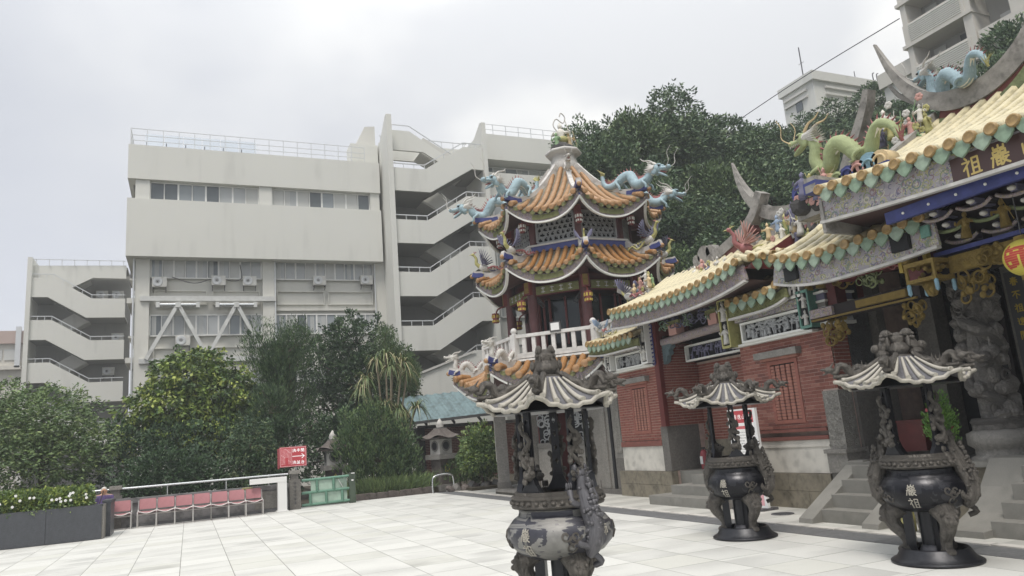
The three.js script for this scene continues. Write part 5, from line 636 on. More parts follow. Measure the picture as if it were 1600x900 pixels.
// ---------------------------------------------------------------- brick side wing with the side gate
mat('carved_blue', '#7f949a', { bump: TX.carve, bs: 0.02, bt: 5 });
const BK = [mb().ext([[-0.1, -0.027], [0.1, -0.027], [0.1, 0.027], [-0.1, 0.027]], 0.02, T(0, 0, 0, 0, -Math.PI / 2), null, 0.003).geo(), mb().ext([[-0.045, -0.027], [0.045, -0.027], [0.045, 0.027], [-0.045, 0.027]], 0.02, T(0, 0, 0, 0, -Math.PI / 2), null, 0.003).geo()];
function bricks(parent, { x, z0, z1, y0, y1, skip = [], seed = 1, single = false, axis = 'x', hole = null }) {   // running bond on plane x (facing -x), or plane z=x facing +z with z0..z1 read along x
  const r = rng(seed), H = 0.066, W = 0.212, m = mb();
  for (let j = 0; y0 + (j + 0.9) * H <= y1; j++) for (let i = -1; i < (z1 - z0) / W + 1; i++) {
    let a = z0 + i * W + (j % 2) * W / 2, b = a + W - 0.012; a = Math.max(a, z0); b = Math.min(b, z1); if (b - a < 0.05) continue; const y = y0 + (j + 0.5) * H;
    for (const [sa, sb, ya, yb] of skip) if (b > sa && a < sb && y > ya && y < yb) { if (a < sa) b = sa; else if (b > sb) a = sb; else b = a; }
    if (b - a < 0.025) continue; const c = (a + b) / 2;
    const full = b - a > 0.15, d = (r() - 0.5) * 0.006, mt = 'brick_' + 'aabbcad'[r() * 7 | 0];
    if (single) { const o = mesh('brick', BK[full ? 0 : 1], mt, parent); o.position.set(x + d, y, c); o.scale.z = (b - a) / (full ? 0.2 : 0.09); }
    else if (axis === 'x') m.bb(x + d - 0.028, x + d + 0.02, y - 0.027, y + 0.027, a, b); else m.bb(a, b, y - 0.027, y + 0.027, x + d - 0.02, x + d + 0.026);
  }
  if (hole) { const bed = mb(), e = axis === 'x' ? (a, b, c, d) => bed.bb(x - 0.018, x + 0.1, c, d, a, b) : (a, b, c, d) => bed.bb(a, b, c, d, x - 0.1, x + 0.016); if (hole.length) { const [ha, hb, hc, hd] = hole; e(z0, ha, y0, y1); e(hb, z1, y0, y1); e(ha, hb, y0, hc); e(ha, hb, hd, y1); } else e(z0, z1, y0, y1); bed.build('mortar_bed', 'mortar', parent); }
  if (!single && m.n) tag(m.build('bricks', 'brick_b', parent), null, null, null, 'stuff');
}
// framed relief with white borders on plane x facing -x
function relief(t, x, z0, z1, y0, y1, n, seed, figM = 'silver') {
  const g = sub('relief_panel', t), b = 0.045, r = rng(seed);
  mb().bb(x - 0.02, x + 0.1, y0, y1, z0, z1).build('backing', 'deepdark', g);
  mb().bb(x - 0.12, x - 0.02, y1 - b, y1, z0, z1).build('border', 'panelwhite', g); mb().bb(x - 0.12, x - 0.02, y0, y0 + b, z0, z1).build('border', 'panelwhite', g); mb().bb(x - 0.12, x - 0.02, y0 + b, y1 - b, z0, z0 + b).build('border', 'panelwhite', g); mb().bb(x - 0.12, x - 0.02, y0 + b, y1 - b, z1 - b, z1).build('border', 'panelwhite', g);
  for (let i = 0; i < n; i++) { const z = lerp(z0 + 0.1, z1 - 0.1, (i + 0.5) / n) + (r() - 0.5) * 0.05; figure(mb(), x - 0.03 - 0.05 * r(), y0 + b + r() * r() * 0.16, z, (y1 - y0 - 2 * b) * (0.36 + 0.48 * r()), -Math.PI / 2 + (r() - 0.5) * 2.6, seed * 7 + i).build('carved_figure', figM, g); }
  const q = mb(); for (let i = 0; i < n * 2; i++) { const z = lerp(z0 + 0.1, z1 - 0.1, r()); q.tube(cv([[x - 0.04, y0 + b, z], [x - 0.05, lerp(y0, y1, 0.5), z + (r() - 0.5) * 0.12], [x - 0.05, y1 - b, z + (r() - 0.5) * 0.2]], 6), 0.012, 5); for (let k = 0; k < 4; k++) q.sph(x - 0.05, lerp(y0 + b, y1 - b, 0.5 + 0.45 * r()), z + (r() - 0.5) * 0.2, 0.03, 0.022, 0.04); } q.build('carved_foliage', figM, g);
  return g;
}
const SG = 'side wing walls';
{
  const t = thing('temple_side_wing', 'red brick side wing of the temple with a recessed side gate', 'building', [0, 0, 0]), X = 10.6;
  mb().bb(X + 0.14, 16, 0, 3.9, -17.3, -15.15).bb(X + 0.14, 11.1, 0, 3.9, -12.25, -9.85).bb(11.72, 16, 0, 4.4, -15.15, -9.85).build('wall_core', 'mortar', t);
  // plinth stones
  const r = rng(21); for (const [a, b] of [[-17.45, -15.1], [-12.35, -10.25]]) for (let j = 0; j < 2; j++) { let z = a; while (z < b - 0.05) { const w = Math.min(b - z, 0.55 + r() * 0.6); mb().bb(X - 0.08 - r() * 0.008, X + 0.1, j * 0.32 + 0.003, j * 0.32 + 0.317, z + 0.003, z + w - 0.003).build('plinth_stone', 'plinth', t); z += w; } }
  mb().bb(X - 0.01, X + 0.1, 0.645, 1.245, -17.3, -15.42).build('dado', 'dado', t); mb().bb(X - 0.01, X + 0.1, 0.645, 1.245, -12.25, -10.22).build('dado', 'dado', t); mb().bb(X - 0.03, X + 0.1, 1.12, 1.15, -12.25, -10.22).build('dado_line', 'dado', t);
  mb().bb(X - 0.04, X + 0.08, 1.25, 1.32, -12.25, -10.2).build('brick_moulding', 'brick_d', t); mb().bb(X - 0.06, X + 0.08, 1.4, 1.46, -12.25, -10.2).build('brick_moulding', 'brick_d', t); mb().bb(X - 0.04, X + 0.08, 1.25, 1.38, -17.3, -15.42).build('brick_moulding', 'brick_d', t);
  const win = [[-11.52, -10.7, 1.6, 2.78], [-10.2, -9.8, 1, 2.1], [-16.62, -15.86, 1.6, 2.78], [-15.42, -15, 0.6, 1.7]];
  bricks(t, { x: X + 0.03, z0: -12.25, z1: -9.85, y0: 1.47, y1: 3.2, skip: win, seed: 5, single: true, hole: [-11.51, -10.71, 1.57, 2.79] });
  bricks(t, { x: X + 0.03, z0: -17.3, z1: -15.15, y0: 1.39, y1: 3.2, skip: win, seed: 6, hole: [-16.63, -15.85, 1.57, 2.79] });
  for (const [z0, z1, y0, y1] of [[-11.44, -10.78, 1.64, 2.72], [-16.56, -15.92, 1.64, 2.72]]) {
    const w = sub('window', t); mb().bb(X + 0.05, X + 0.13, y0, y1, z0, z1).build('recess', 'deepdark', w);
    mb().bb(X - 0.01, X + 0.06, y1, y1 + 0.07, z0 - 0.07, z1 + 0.07).build('frame', 'brick_a', w); mb().bb(X - 0.01, X + 0.06, y0 - 0.07, y0, z0 - 0.07, z1 + 0.07).build('frame', 'brick_a', w); mb().bb(X - 0.01, X + 0.06, y0, y1, z0 - 0.07, z0).build('frame', 'brick_a', w); mb().bb(X - 0.01, X + 0.06, y0, y1, z1, z1 + 0.07).build('frame', 'brick_a', w);
    const n = 5, W = (z1 - z0) / (n + 4 * 0.42); for (let k = 0; k < n; k++) { const a = z0 + k * W * 1.42, q = mb(); for (let y = y0 + 0.01; y < y1 - 0.03; y += 0.062) q.bb(X, X + 0.05, y, y + 0.053, a, a + W); q.build('grille_bar', 'brick_c', w); }
    mb().bb(X - 0.14, X + 0.06, y1 + 0.14, y1 + 0.27, z0 - 0.28, z1 + 0.22).build('lintel', 'greystone', w); mb().bb(X - 0.06, X + 0.06, y1 + 0.09, y1 + 0.14, z0 - 0.2, z1 + 0.15).build('lintel_mould', 'brick_c', w);
  }
  // stone corner piers
  mb().bb(X - 0.03, X + 0.3, 1.06, 2.1, -10.19, -9.83).build('corner_pier', 'carved', t); mb().bb(X - 0.1, X + 0.35, 0.66, 1.06, -10.24, -9.79).build('pier_base', 'greystone', t); mb().bb(X - 0.06, X + 0.3, 0, 0.66, -10.23, -9.8).build('pier_foot', 'greystone_b', t); mb().bb(X - 0.14, X + 0.38, 1.0, 1.07, -10.27, -9.76).build('pier_ledge', 'greystone', t);
  mb().bb(X - 0.03, X + 0.9, 0.645, 1.7, -15.42, -15.14).build('corner_pier', 'greystone_b', t);
  // recess behind the gate
  mb().bb(X, 11.7, 1.7, 4.2, -15.22, -15.15).build('return_wall', 'brick_d', t); mb().bb(X + 0.2, 17, -0.05, 0.64, -15.15, -12.25).build('gate_floor', 'stepstone', t);
  bricks(t, { x: 11.7, z0: -15.15, z1: -13.15, y0: 1.3, y1: 3.2, seed: 9, hole: [] }); mb().bb(11.64, 11.74, 0.64, 1.3, -15.15, -13.15).build('recess_dado', 'plinth', t); bricks(t, { x: -15.13, z0: 10.64, z1: 11.66, y0: 1.7, y1: 3.7, seed: 10, axis: 'z', hole: [] });
  mb().bb(11.5, 11.76, 0.64, 3.7, -13.15, -12.98).build('door_post', 'lantdark', t); mb().bb(11.64, 11.76, 0.64, 3.4, -12.98, -12.2).build('door_leaf', 'deepdark', t); mb().bb(X + 0.1, 11.72, 0.64, 3.7, -12.32, -12.25).build('return_wall', 'darkwood', t);
  mb().bb(11.6, 11.73, 3.2, 4.4, -15.15, -12.25).build('lintel_panel', 'deepdark', t);
  // tie beam, brackets, corbels under the gate roof
  const c = sub('gate_frame', t); mb().tube([V(10.72, 3.72, -15.1), V(10.72, 3.78, -12.35)], 0.11, 10).build('tie_beam', 'painted_b', c);
  for (const z of [-14.5, -13.0]) { mb().box(10.72, 3.95, z, 0.24, 0.24, 0.3).build('beam_block', 'fig_c', c); mb().box(10.72, 4.12, z, 0.2, 0.1, 0.5).build('bracket_arm', 'fretgreen', c); }
  for (const [z, d] of [[-14.95, 1], [-12.55, -1]]) { const q = mb(); q.ext([[0, 0], [0.34, 0], [0.36, -0.08], [0.24, -0.14], [0.26, -0.24], [0.14, -0.28], [0.12, -0.4], [0, -0.46]], 0.12, T(10.78, 3.66, z - d * 0.12, 0, d > 0 ? -Math.PI / 2 : Math.PI / 2, 0), null, 0.012); q.build('corbel', 'carved_blue', c); }
  for (let k = 0; k < 9; k++) { const q = mb(), rr = rng(k + 60); for (let i = 0; i < 9; i++) q.tor(10.6 + rr() * 0.2, 4.0 + rr() * 0.25, -15.0 + k * 0.3 + rr() * 0.25, 0.05 + rr() * 0.03, rr() * 3, rr() * 3, 0, 0.06); q.build('fretwork', k % 3 ? 'violet' : 'tile_drip', c); }
  relief(c, 11.3, -14.9, -12.6, 3.2, 3.6, 9, 31, 'violet');
  mb().bb(10.5, 10.62, 3.2, 4.3, -12.42, -12.22).build('gate_post', 'redlac', c); mb().bb(10.5, 10.62, 1.7, 4.3, -15.26, -15.08).build('gate_post', 'redlac', c);
  // friezes, with their end brackets
  relief(t, X - 0.05, -11.95, -10.25, 3.24, 3.66, 12, 41); relief(t, X - 0.05, -16.95, -15.5, 3.24, 3.64, 9, 42);
  mb().bb(X - 0.2, X + 0.05, 3.68, 3.84, -12.05, -10.1).build('frieze_band', 'painted', t); mb().bb(X - 0.2, X + 0.05, 3.66, 3.8, -17.1, -15.4).build('frieze_band', 'painted', t);
  for (const [z, y0, y1, m] of [[-12.28, 3.2, 4.25, 'dr_yellow'], [-10.05, 3.25, 3.95, 'panelgreen'], [-15.38, 3.25, 4.25, 'panelwhite'], [-17.15, 3.25, 3.7, 'panelwhite'], [-10.22, 3.85, 4.45, 'panelwhite']]) { const g = sub('end_bracket', t); mb().bb(X - 0.26, X + 0.02, y0, y1, z - 0.11, z + 0.11).build('bracket_body', 'deepdark', g); for (const [a, b] of [[y0, y0 + 0.05], [y1 - 0.05, y1]]) mb().bb(X - 0.3, X, a, b, z - 0.14, z + 0.14).build('bracket_edge', m, g); for (const s of [-1, 1]) mb().bb(X - 0.3, X, y0 + 0.05, y1 - 0.05, z + s * 0.125 - 0.018, z + s * 0.125 + 0.018).build('bracket_edge', m, g); for (let k = 0; k < 2; k++) figure(mb(), X - 0.27, lerp(y0, y1, 0.08 + k * 0.46), z, (y1 - y0) * 0.38, -Math.PI / 2, k + 5).build('carved_figure', 'dr_white', g); }
  { const q = mb(); for (let k = 0; k < 10; k++) q.tor(X - 0.14, 3.25 + k * 0.1, -15.2, 0.055, 0, Math.PI / 2, 0, 0.08); q.build('scroll_edge', 'blue', t); }
  mb().bb(X - 0.12, X + 0.05, 3.19, 3.24, -12.35, -10.1).build('frieze_ledge', 'panelwhite', t); mb().bb(X - 0.12, X + 0.05, 3.19, 3.24, -17.3, -15.3).build('frieze_ledge', 'panelwhite', t);
  mb().bb(11.5, 11.65, 3.2, 4.4, -9.95, -9.85).build('back_post', 'redlac', t);
  // corner frieze at the hall side (wraps the corner)
  for (const [y0, y1, m, o] of [[3.28, 3.34, 'panelwhite', 0.1], [3.34, 3.56, 'carved_dark', 0.05], [3.56, 3.6, 'panelwhite', 0.09], [3.6, 3.68, 'greystone', 0.1], [3.68, 3.72, 'panelwhite', 0.13], [3.72, 3.84, 'violet', 0.1], [3.84, 3.88, 'panelwhite', 0.16]]) mb().bb(X - o, 11.2, y0, y1, -10.0, -9.82 + o).build('corner_frieze_band', m, t);
  const cf = mb(); for (let k = 0; k < 6; k++) figure(cf, 10.72 + k * 0.08, 3.35, -9.75, 0.19, 0, k); cf.build('corner_figures', 'silver', t).userData.kind = 'stuff';
  // roofs of the wing
  const A = sub('end_roof', t), B = sub('gate_roof', t), C = sub('lower_roof', t);
  roofSlope(A, { z0: -17.75, z1: -15.3, xe: 10.05, xr: 11.6, ye: 3.98, yr: 4.75, n: 10, upL: 0.1, fascia: 0.2, fm: 'fretgreen', seed: 1 });
  const rb = roofSlope(B, { z0: -15.85, z1: -10.85, xe: 9.7, xr: 11.6, ye: 4.5, yr: 5.5, n: 21, upL: 0.12, upR: 0.22, fascia: 0.3, xs: 10.9, ys: 4.3, fm: 'painted_b' });
  roofSlope(C, { z0: -11.95, z1: -10.3, xe: 10.12, xr: 11.3, ye: 4.05, yr: 4.6, n: 6, upR: 0.12, fascia: 0.2, fm: 'fretgreen', seed: 2 });
  mb().surf((u, v) => V(lerp(9.75, 11.6, v), lerp(4.5, 5.5, v) - 0.15 - 0.5 * u * (1 - Math.abs(2 * v - 1)) + 0.2, -10.85 + 0.03 * u), 3, 8).build('gable_end', 'redlac', B);
  for (let k = 0; k < 4; k++) { const e = mesh('tile_end', REND, 'tile_end', B); e.position.set(9.85 + k * 0.28, 4.72 + (k ? 0.05 * k : 0.02), -10.72); e.rotation.y = Math.PI / 2; const d = mesh('drip_tile', DRIP, 'tile_drip', B); d.position.set(9.99 + k * 0.28, 4.66 + 0.05 * k, -10.72); d.rotation.y = Math.PI / 2; mb().tube([V(9.85 + k * 0.28, 4.72 + 0.05 * k, -10.74), V(9.85 + k * 0.28, 4.86 + 0.07 * k, -11.1)], 0.07, 8).build('tile_row', 'tile_cream', B); }
  mb().bb(11.6, 16, 4.3, 4.5, -17.6, -10).surf((u, v) => V(lerp(11.6, 15.5, v), lerp(5.5, 4.4, v), lerp(-15.85, -10.85, u)), 2, 2, 0.1).build('rear_roof', 'roofbed', t);
  // ridges
  const rz = (p) => cv(p.map(([y, z]) => [11.6, y, z]), 30), B1 = [[5.75, -18.1], [5.5, -17.5], [5.3, -16.6], [5.32, -15.5], [5.48, -14.2], [5.78, -13], [6.12, -12.3], [6.6, -11.95]], rg = sub('gate_ridge', t);
  mb().sweep(rz(B1), 0.26, (q) => 0.26 - 0.1 * Math.abs(q - 0.5), V(1, 0, 0)).build('ridge_beam', 'ridgegrey', rg); mb().sweep(rz(B1.slice(1, 7).map(([y, z]) => [y - 0.22, z])), 0.2, 0.2, V(1, 0, 0)).build('ridge_band', 'ridgered', rg); mb().sweep(rz(B1.slice(2, 7).map(([y, z]) => [y - 0.48, z])), 0.24, 0.34, V(1, 0, 0)).build('ridge_wall', 'ridgegrey', rg);
  const sc = mb(); for (const [z, y, R] of [[-14.1, 5.72, 0.24], [-13.85, 5.76, 0.16], [-14.4, 5.66, 0.14]]) sc.cyl(11.6, y, z, R, 0.2, 0, 0, Math.PI / 2); sc.build('cloud_scroll', 'ridgegrey', rg);
}
// gate steps
{
  const t = thing('gate_steps', 'stepped grey stone stair up to the side gate', 'steps');
  [[9.6, -14.75, -12.25, 0.2], [9.95, -14.35, -12.45, 0.4], [10.28, -14.0, -12.65, 0.6]].forEach(([x, a, b, y]) => mb().ext([[x, -b], [10.75, -b], [10.75, -a], [x, -a]], 0.198, T(0, y - 0.2, 0, -Math.PI / 2), null, 0.006).build('step', 'stepstone', t));
}
{ // standing notice board
  const t = thing('notice_board', 'tall white standing notice board with a red heading by the side gate', 'notice board', [10.0, 0, -11.75], -Math.PI / 2);
  mb().bb(-0.4, 0.4, 0.05, 1.92, -0.03, 0.03).build('board', 'plainwhite', t); mb().bb(-0.42, -0.28, 0, 0.05, -0.2, 0.2).build('foot', 'irongrey', t); mb().bb(0.28, 0.42, 0, 0.05, -0.2, 0.2).build('foot', 'irongrey', t);
  printFace('printed_face', t, 0.66, 1.8, canvasTex(330, 900, (g, w, h) => { g.fillStyle = '#eceae6'; g.fillRect(0, 0, w, h); g.fillStyle = '#b8474d'; g.fillRect(0, 0, w, 120); g.fillStyle = '#c8666a'; g.fillRect(60, 150, 210, 30); g.strokeStyle = '#f5e6e2'; ['春', '遠', '山', '間'].forEach((c, i) => glyph(g, c, 45 + i * 62, 35, 52, 6)); g.strokeStyle = '#777'; for (let k = 0; k < 16; k++) for (let i = 0; i < (k % 4 === 3 ? 8 : 15); i++) glyph(g, ['山', '手', '不', '之', '台', '間', '洗', '春'][(k * 3 + i * 5) % 8], 36 + i * 18, 205 + k * 27, 13, 1.6); g.fillStyle = '#d8a3a8'; g.fillRect(0, 720, w, 180); g.fillStyle = '#c7878d'; g.fillRect(0, 690, w, 30); }), [0, 0.99, 0.0315], 0, 0.4);
  const f = thing('fire_extinguisher', 'red fire extinguisher on the side gate floor', 'fire extinguisher', [11.25, 0.64, -14.75]); mb().lathe([[0, 0], [0.08, 0], [0.085, 0.03], [0.085, 0.36], [0.06, 0.43], [0.025, 0.45], [0, 0.45]], 16).build('cylinder', 'plainred', f); mb().box(-0.02, 0.49, 0, 0.14, 0.03, 0.03).cyl(0, 0.47, 0, 0.022, 0.06).build('valve', 'acdark', f); mb().tube(cv([[0.02, 0.48, 0.02], [0.1, 0.4, 0.05], [0.1, 0.15, 0.05]], 8), 0.012, 6).build('hose', 'acdark', f); mb().bb(-0.088, -0.084, 0.12, 0.3, -0.05, 0.05).build('label_plate', 'plainwhite', f);
}
// ---------------------------------------------------------------- main hall
{
  const t = thing('temple_hall', 'ornate main temple hall with dark porch and cream tiled roofs', 'building', [0, 0, 0]);
  mb().bb(10.45, 18, -0.05, 0.82, -9.8, 6).build('podium', 'stepstone', t); { const r = rng(44); for (const [a, b] of [[-8.1, -7.15]]) for (let j = 0; j < 2; j++) mb().bb(10.4, 10.5, j * 0.4 + 0.01, j * 0.4 + 0.395, a, b).build('podium_stone', 'plinth', t); }
  mb().bb(10.32, 10.6, 0.78, 0.86, -9.78, 6).build('podium_edge', 'stepstone', t);
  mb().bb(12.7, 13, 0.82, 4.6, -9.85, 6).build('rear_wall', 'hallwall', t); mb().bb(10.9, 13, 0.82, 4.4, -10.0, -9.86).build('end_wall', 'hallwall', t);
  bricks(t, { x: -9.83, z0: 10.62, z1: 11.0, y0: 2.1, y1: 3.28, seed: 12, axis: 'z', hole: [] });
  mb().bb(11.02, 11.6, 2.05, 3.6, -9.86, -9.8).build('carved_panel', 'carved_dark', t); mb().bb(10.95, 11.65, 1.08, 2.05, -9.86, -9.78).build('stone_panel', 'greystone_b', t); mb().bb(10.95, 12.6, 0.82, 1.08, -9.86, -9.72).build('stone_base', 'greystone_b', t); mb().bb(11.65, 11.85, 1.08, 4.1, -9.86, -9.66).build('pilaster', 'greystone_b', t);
  for (const [x, z, w] of [[12.35, -9.1, 0.36], [12.35, -6.4, 0.36], [11.65, -7.0, 0.34], [12.35, -4, 0.36], [11.65, -2.4, 0.34]]) { const c = sub('stone_column', t); mb().bb(x - w / 2, x + w / 2, 1.1, 4.3, z - w / 2, z + w / 2).build('shaft', 'greystone_b', c); mb().bb(x - w / 2 - 0.07, x + w / 2 + 0.07, 0.82, 1.1, z - w / 2 - 0.07, z + w / 2 + 0.07).build('base', 'greystone', c); }
  printFace('couplet', t, 0.26, 2.2, canvasTex(128, 1024, (g, w, h) => { g.fillStyle = '#4b4c4d'; g.fillRect(0, 0, w, h); g.strokeStyle = '#b39a3c'; '春不祖遠間之師聲洗巖'.split('').forEach((c, i) => glyph(g, c, 32, 40 + i * 96, 62, 8)); }), [11.477, 2.5, -7.0], -Math.PI / 2, 0.7);
  for (const z of [-8.6, -5.5]) { const d = sub('door', t); mb().bb(12.6, 12.68, 0.84, 3.5, z - 0.55, z + 0.55).build('door_leaf', 'deepdark', d); mb().bb(12.56, 12.66, 0.82, 3.6, z - 0.66, z - 0.56).build('door_frame', 'darkwood', d); mb().bb(12.56, 12.66, 0.82, 3.6, z + 0.56, z + 0.66).build('door_frame', 'darkwood', d); mb().bb(12.56, 12.66, 3.5, 3.62, z - 0.56, z + 0.56).build('door_frame', 'darkwood', d); }
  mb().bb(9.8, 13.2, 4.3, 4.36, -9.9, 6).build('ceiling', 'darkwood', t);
  // beams and gilded carving
  const f = sub('porch_frame', t); mb().bb(10.12, 10.35, 3.3, 3.52, -9.75, -7.55).build('beam', 'darkwood', f); mb().bb(10.08, 10.12, 3.3, 3.33, -9.7, -7.6).build('beam_edge', 'gold', f); mb().bb(10.06, 10.12, 3.36, 3.48, -8.7, -7.75).build('gilded_panel', 'gold', f); mb().bb(10.06, 10.12, 3.35, 3.5, -9.7, -9.2).build('painted_end', 'painted_b', f); mb().bb(10.05, 10.32, 3.5, 3.8, -7.1, 4).build('beam', 'darkwood', f); mb().bb(9.97, 10.05, 3.52, 3.76, -6.9, -3).build('gilded_panel', 'gold', f); mb().bb(9.95, 10.06, 3.8, 3.86, -7.1, 4).build('beam_edge', 'blue', f);
  mb().bb(9.22, 9.3, 4.3, 4.47, -7.2, 4).build('blue_board', 'blue', f); for (let k = 0; k < 14; k++) mb().sph(9.21, 4.38, -6.9 + k * 0.4, 0.02).build('board_stud', 'panelwhite', f);
  mb().bb(9.95, 10.3, 3.55, 4.3, -7.62, -7.3).build('post_block', 'redlac', f); mb().bb(10.55, 10.8, 3.6, 4.3, -9.7, -9.5).build('post_block', 'redlac', f); mb().bb(10.0, 10.3, 3.85, 4.3, -8.9, -7.7).build('panel_red', 'redlac', f);
  { const r = rng(71); const scroll = (name, x, y, z, s, n, m) => { const q = mb(); for (let k = 0; k < n; k++) q.tor(x + (r() - 0.5) * 0.14, y + (r() - 0.5) * s, z + (r() - 0.5) * s * 1.2, 0.05 + r() * 0.045, r() * 3, Math.PI / 2 + (r() - 0.5), 0, 0.07); for (let k = 0; k < n; k++) q.sph(x + (r() - 0.5) * 0.14, y + (r() - 0.5) * s, z + (r() - 0.5) * s * 1.2, 0.035, 0.05, 0.045); return q.build(name, m, f); };
    scroll('gilded_corbel', 10.25, 3.12, -9.35, 0.4, 16, 'gold'); scroll('gilded_corbel', 10.2, 3.1, -7.75, 0.3, 10, 'gold'); scroll('gilded_corbel', 10.05, 3.28, -6.65, 0.34, 14, 'gold'); scroll('gilded_carving', 10.35, 4.05, -9.1, 0.36, 12, 'gold'); scroll('gilded_carving', 10.0, 4.0, -7.9, 0.3, 10, 'dr_red'); scroll('gilded_carving', 9.98, 3.65, -6.3, 0.22, 12, 'gold'); scroll('gilded_carving', 9.98, 3.65, -5.6, 0.22, 12, 'gold'); scroll('gilded_carving', 9.98, 3.65, -4.8, 0.22, 12, 'gold');
    scroll('green_carving', 10.1, 3.85, -8.35, 0.3, 14, 'ridgegreen');
    for (const [x, y, z, h] of [[10.4, 3.92, -9.95, 0.42], [10.35, 3.9, -9.62, 0.46], [9.85, 3.78, -7.42, 0.6]]) { figure(mb(), x, y, z, h, -Math.PI / 2 + 0.5, z * -10).build('gilded_figure', 'gold', f); }
    mb().bb(9.9, 10.0, 3.7, 4.4, -7.66, -7.6).bb(9.9, 10.0, 3.7, 4.4, -7.24, -7.18).build('niche_frame', 'goldpaint', f);
    // bracket tiers with leaning gilt figures
    for (let k = 0; k < 9; k++) { const z = -6.7 + k * 0.55; for (let j = 0; j < 3; j++) { const y = 3.95 + j * 0.15, x = 10.05 - j * 0.22; mb().tube(cv([[x, y + 0.06, z - 0.24], [x, y, z - 0.12], [x, y - 0.01, z + 0.12], [x, y + 0.06, z + 0.24]], 8), 0.028, 6).build('bracket_arm', j % 2 ? 'ridgegreen' : 'painted_b', f); mb().bb(x - 0.02, x + 0.4, y + 0.03, y + 0.12, z - 0.04, z + 0.04).build('bracket_beam', 'violet', f); mb().sph(x - 0.06, y + 0.07, z, 0.06, 0.035, 0.05).build('bracket_end', 'dr_white', f); } figure(mb(), 9.75, 3.9, z + 0.27, 0.36, -Math.PI / 2, k + 90).build('gilded_figure', 'gold', f); } }
  { const g = sub('hanging_carving', t, [9.85, 3.35, -7.15]); mb().bb(-0.2, 0.2, 0.34, 0.4, -0.24, 0.24).build('frame', 'gold', g); mb().bb(-0.2, 0.2, 0.1, 0.15, -0.24, 0.24).build('frame', 'gold', g); for (const [x, z] of [[-0.18, -0.22], [-0.18, 0.22], [0.18, -0.22], [0.18, 0.22]]) { mb().bb(x - 0.02, x + 0.02, 0.15, 0.34, z - 0.02, z + 0.02).build('corner_post', 'gold', g); mb().lathe([[0, -0.1], [0.03, -0.07], [0.03, 0.06], [0, 0.1]], 8, T(x, 0.02, z)).build('glass_drop', 'bluepale', g); } const q = mb(), r = rng(9); for (let k = 0; k < 26; k++) q.sph((r() - 0.5) * 0.36, 0.12 + r() * 0.24, (r() - 0.5) * 0.44, 0.035); q.build('flower_cluster', 'gold', g); mb().lathe([[0, -0.12], [0.06, -0.1], [0.1, 0], [0.14, 0.1], [0, 0.1]], 8).build('pendant', 'gold', g); }
  // roofs
  const D = sub('side_bay_roof', t), E = sub('main_roof', t);
  const rd = roofSlope(D, { z0: -10.0, z1: -6.8, xe: 9.6, xr: 11.7, ye: 4.3, yr: 5.75, n: 12, upL: 0.22, upR: 0.05, fascia: 0.36, xs: 10.6, ys: 4.32, r: 0.08 });
  const re = roofSlope(E, { z0: -8.2, z1: 3.8, xe: 9.0, xr: 12.2, ye: 4.88, yr: 6.6, n: 44, upL: 0.24, upR: 0.24, fascia: 0.38, xs: 10.6, ys: 4.5, r: 0.085, seg: 10 });
  for (const [z, y, w] of [[-9.55, 4.02, 0.28], [-7.35, 3.96, 0.3]]) mb().bb(9.6, 9.67, y, y + 0.24, z - w / 2, z + w / 2).build('painted_medallion', 'deepdark', D);
  mb().bb(9.62, 9.66, 4.05, 4.22, -7.0, -6.86).build('painted_medallion', 'panelgreen', D); mb().bb(9.5, 9.75, 4.5, 4.68, -6.92, -6.72).build('blue_block', 'blue', D);
  printFace('name_board', t, 1.3, 0.34, canvasTex(1024, 256, (g, w, h) => { g.fillStyle = '#4a3532'; g.fillRect(0, 0, w, h); g.strokeStyle = '#c9b26a'; ['祖', '巖', '山'].forEach((c, i) => glyph(g, c, 110 + i * 290, 30, 200, 20)); }), [9.065, 4.63, -5.35], -Math.PI / 2, 0.5);
  // hip on the left end of the main roof
  const hip = sub('hip_ridge', t); mb().sweep(cv([[8.95, 5.25, -8.2], [9.8, 5.28, -8.2], [11, 5.9, -8.2], [12.2, 6.7, -8.2]], 16), 0.22, 0.24, V(0, 0, 1)).build('hip_beam', 'ridgegrey', hip); mb().bb(8.95, 9.7, 5.12, 5.3, -8.34, -8.08).build('hip_end', 'blue', hip); mb().bb(9.3, 9.55, 5.1, 5.25, -7.3, -7.05).build('blue_block', 'blue', hip);
  mb().ext([[9.05, 4.45], [9.05, 4.95], [10.6, 5.45], [12.2, 6.5], [12.2, 4.4]], 0.06, T(0, 0, -8.18)).build('gable_wall', 'ridgegrey', t);
  mb().surf((u, v) => V(lerp(12.2, 16.5, v), lerp(6.6, 4.6, v), lerp(-8.2, 3.8, u)), 2, 2, 0.15).surf((u, v) => V(lerp(11.7, 16.5, v), lerp(5.75, 4.4, v), lerp(-10, -8.2, u)), 2, 2, 0.15).build('rear_roof', 'roofbed', t); mb().bb(13, 17.5, 0, 4.5, -9.85, 6).build('rear_body', 'oldbrick', t);
  // ridges with swallow tails
  const ridge = (name, X, P, h, w) => { const g = sub(name, t), c = cv(P.map(([y, z]) => [X, y, z]), 40); mb().sweep(c, (q) => w * clamp(0.25 + q * 2.5, 0.25, 1), h, V(1, 0, 0)).build('ridge_beam', 'ridgegrey', g); return g; };
  const R1 = [[8.65, -9.05], [7.95, -8.8], [7.35, -8.45], [6.95, -8.0], [6.8, -7.5], [6.85, -7.0], [7.1, -6.5], [7.55, -6.05], [8.15, -5.65], [8.9, -5.4]], g1 = ridge('main_ridge', 12.2, R1, (q) => 0.03 + 0.32 * Math.min(1, q * 2.6), 0.3);
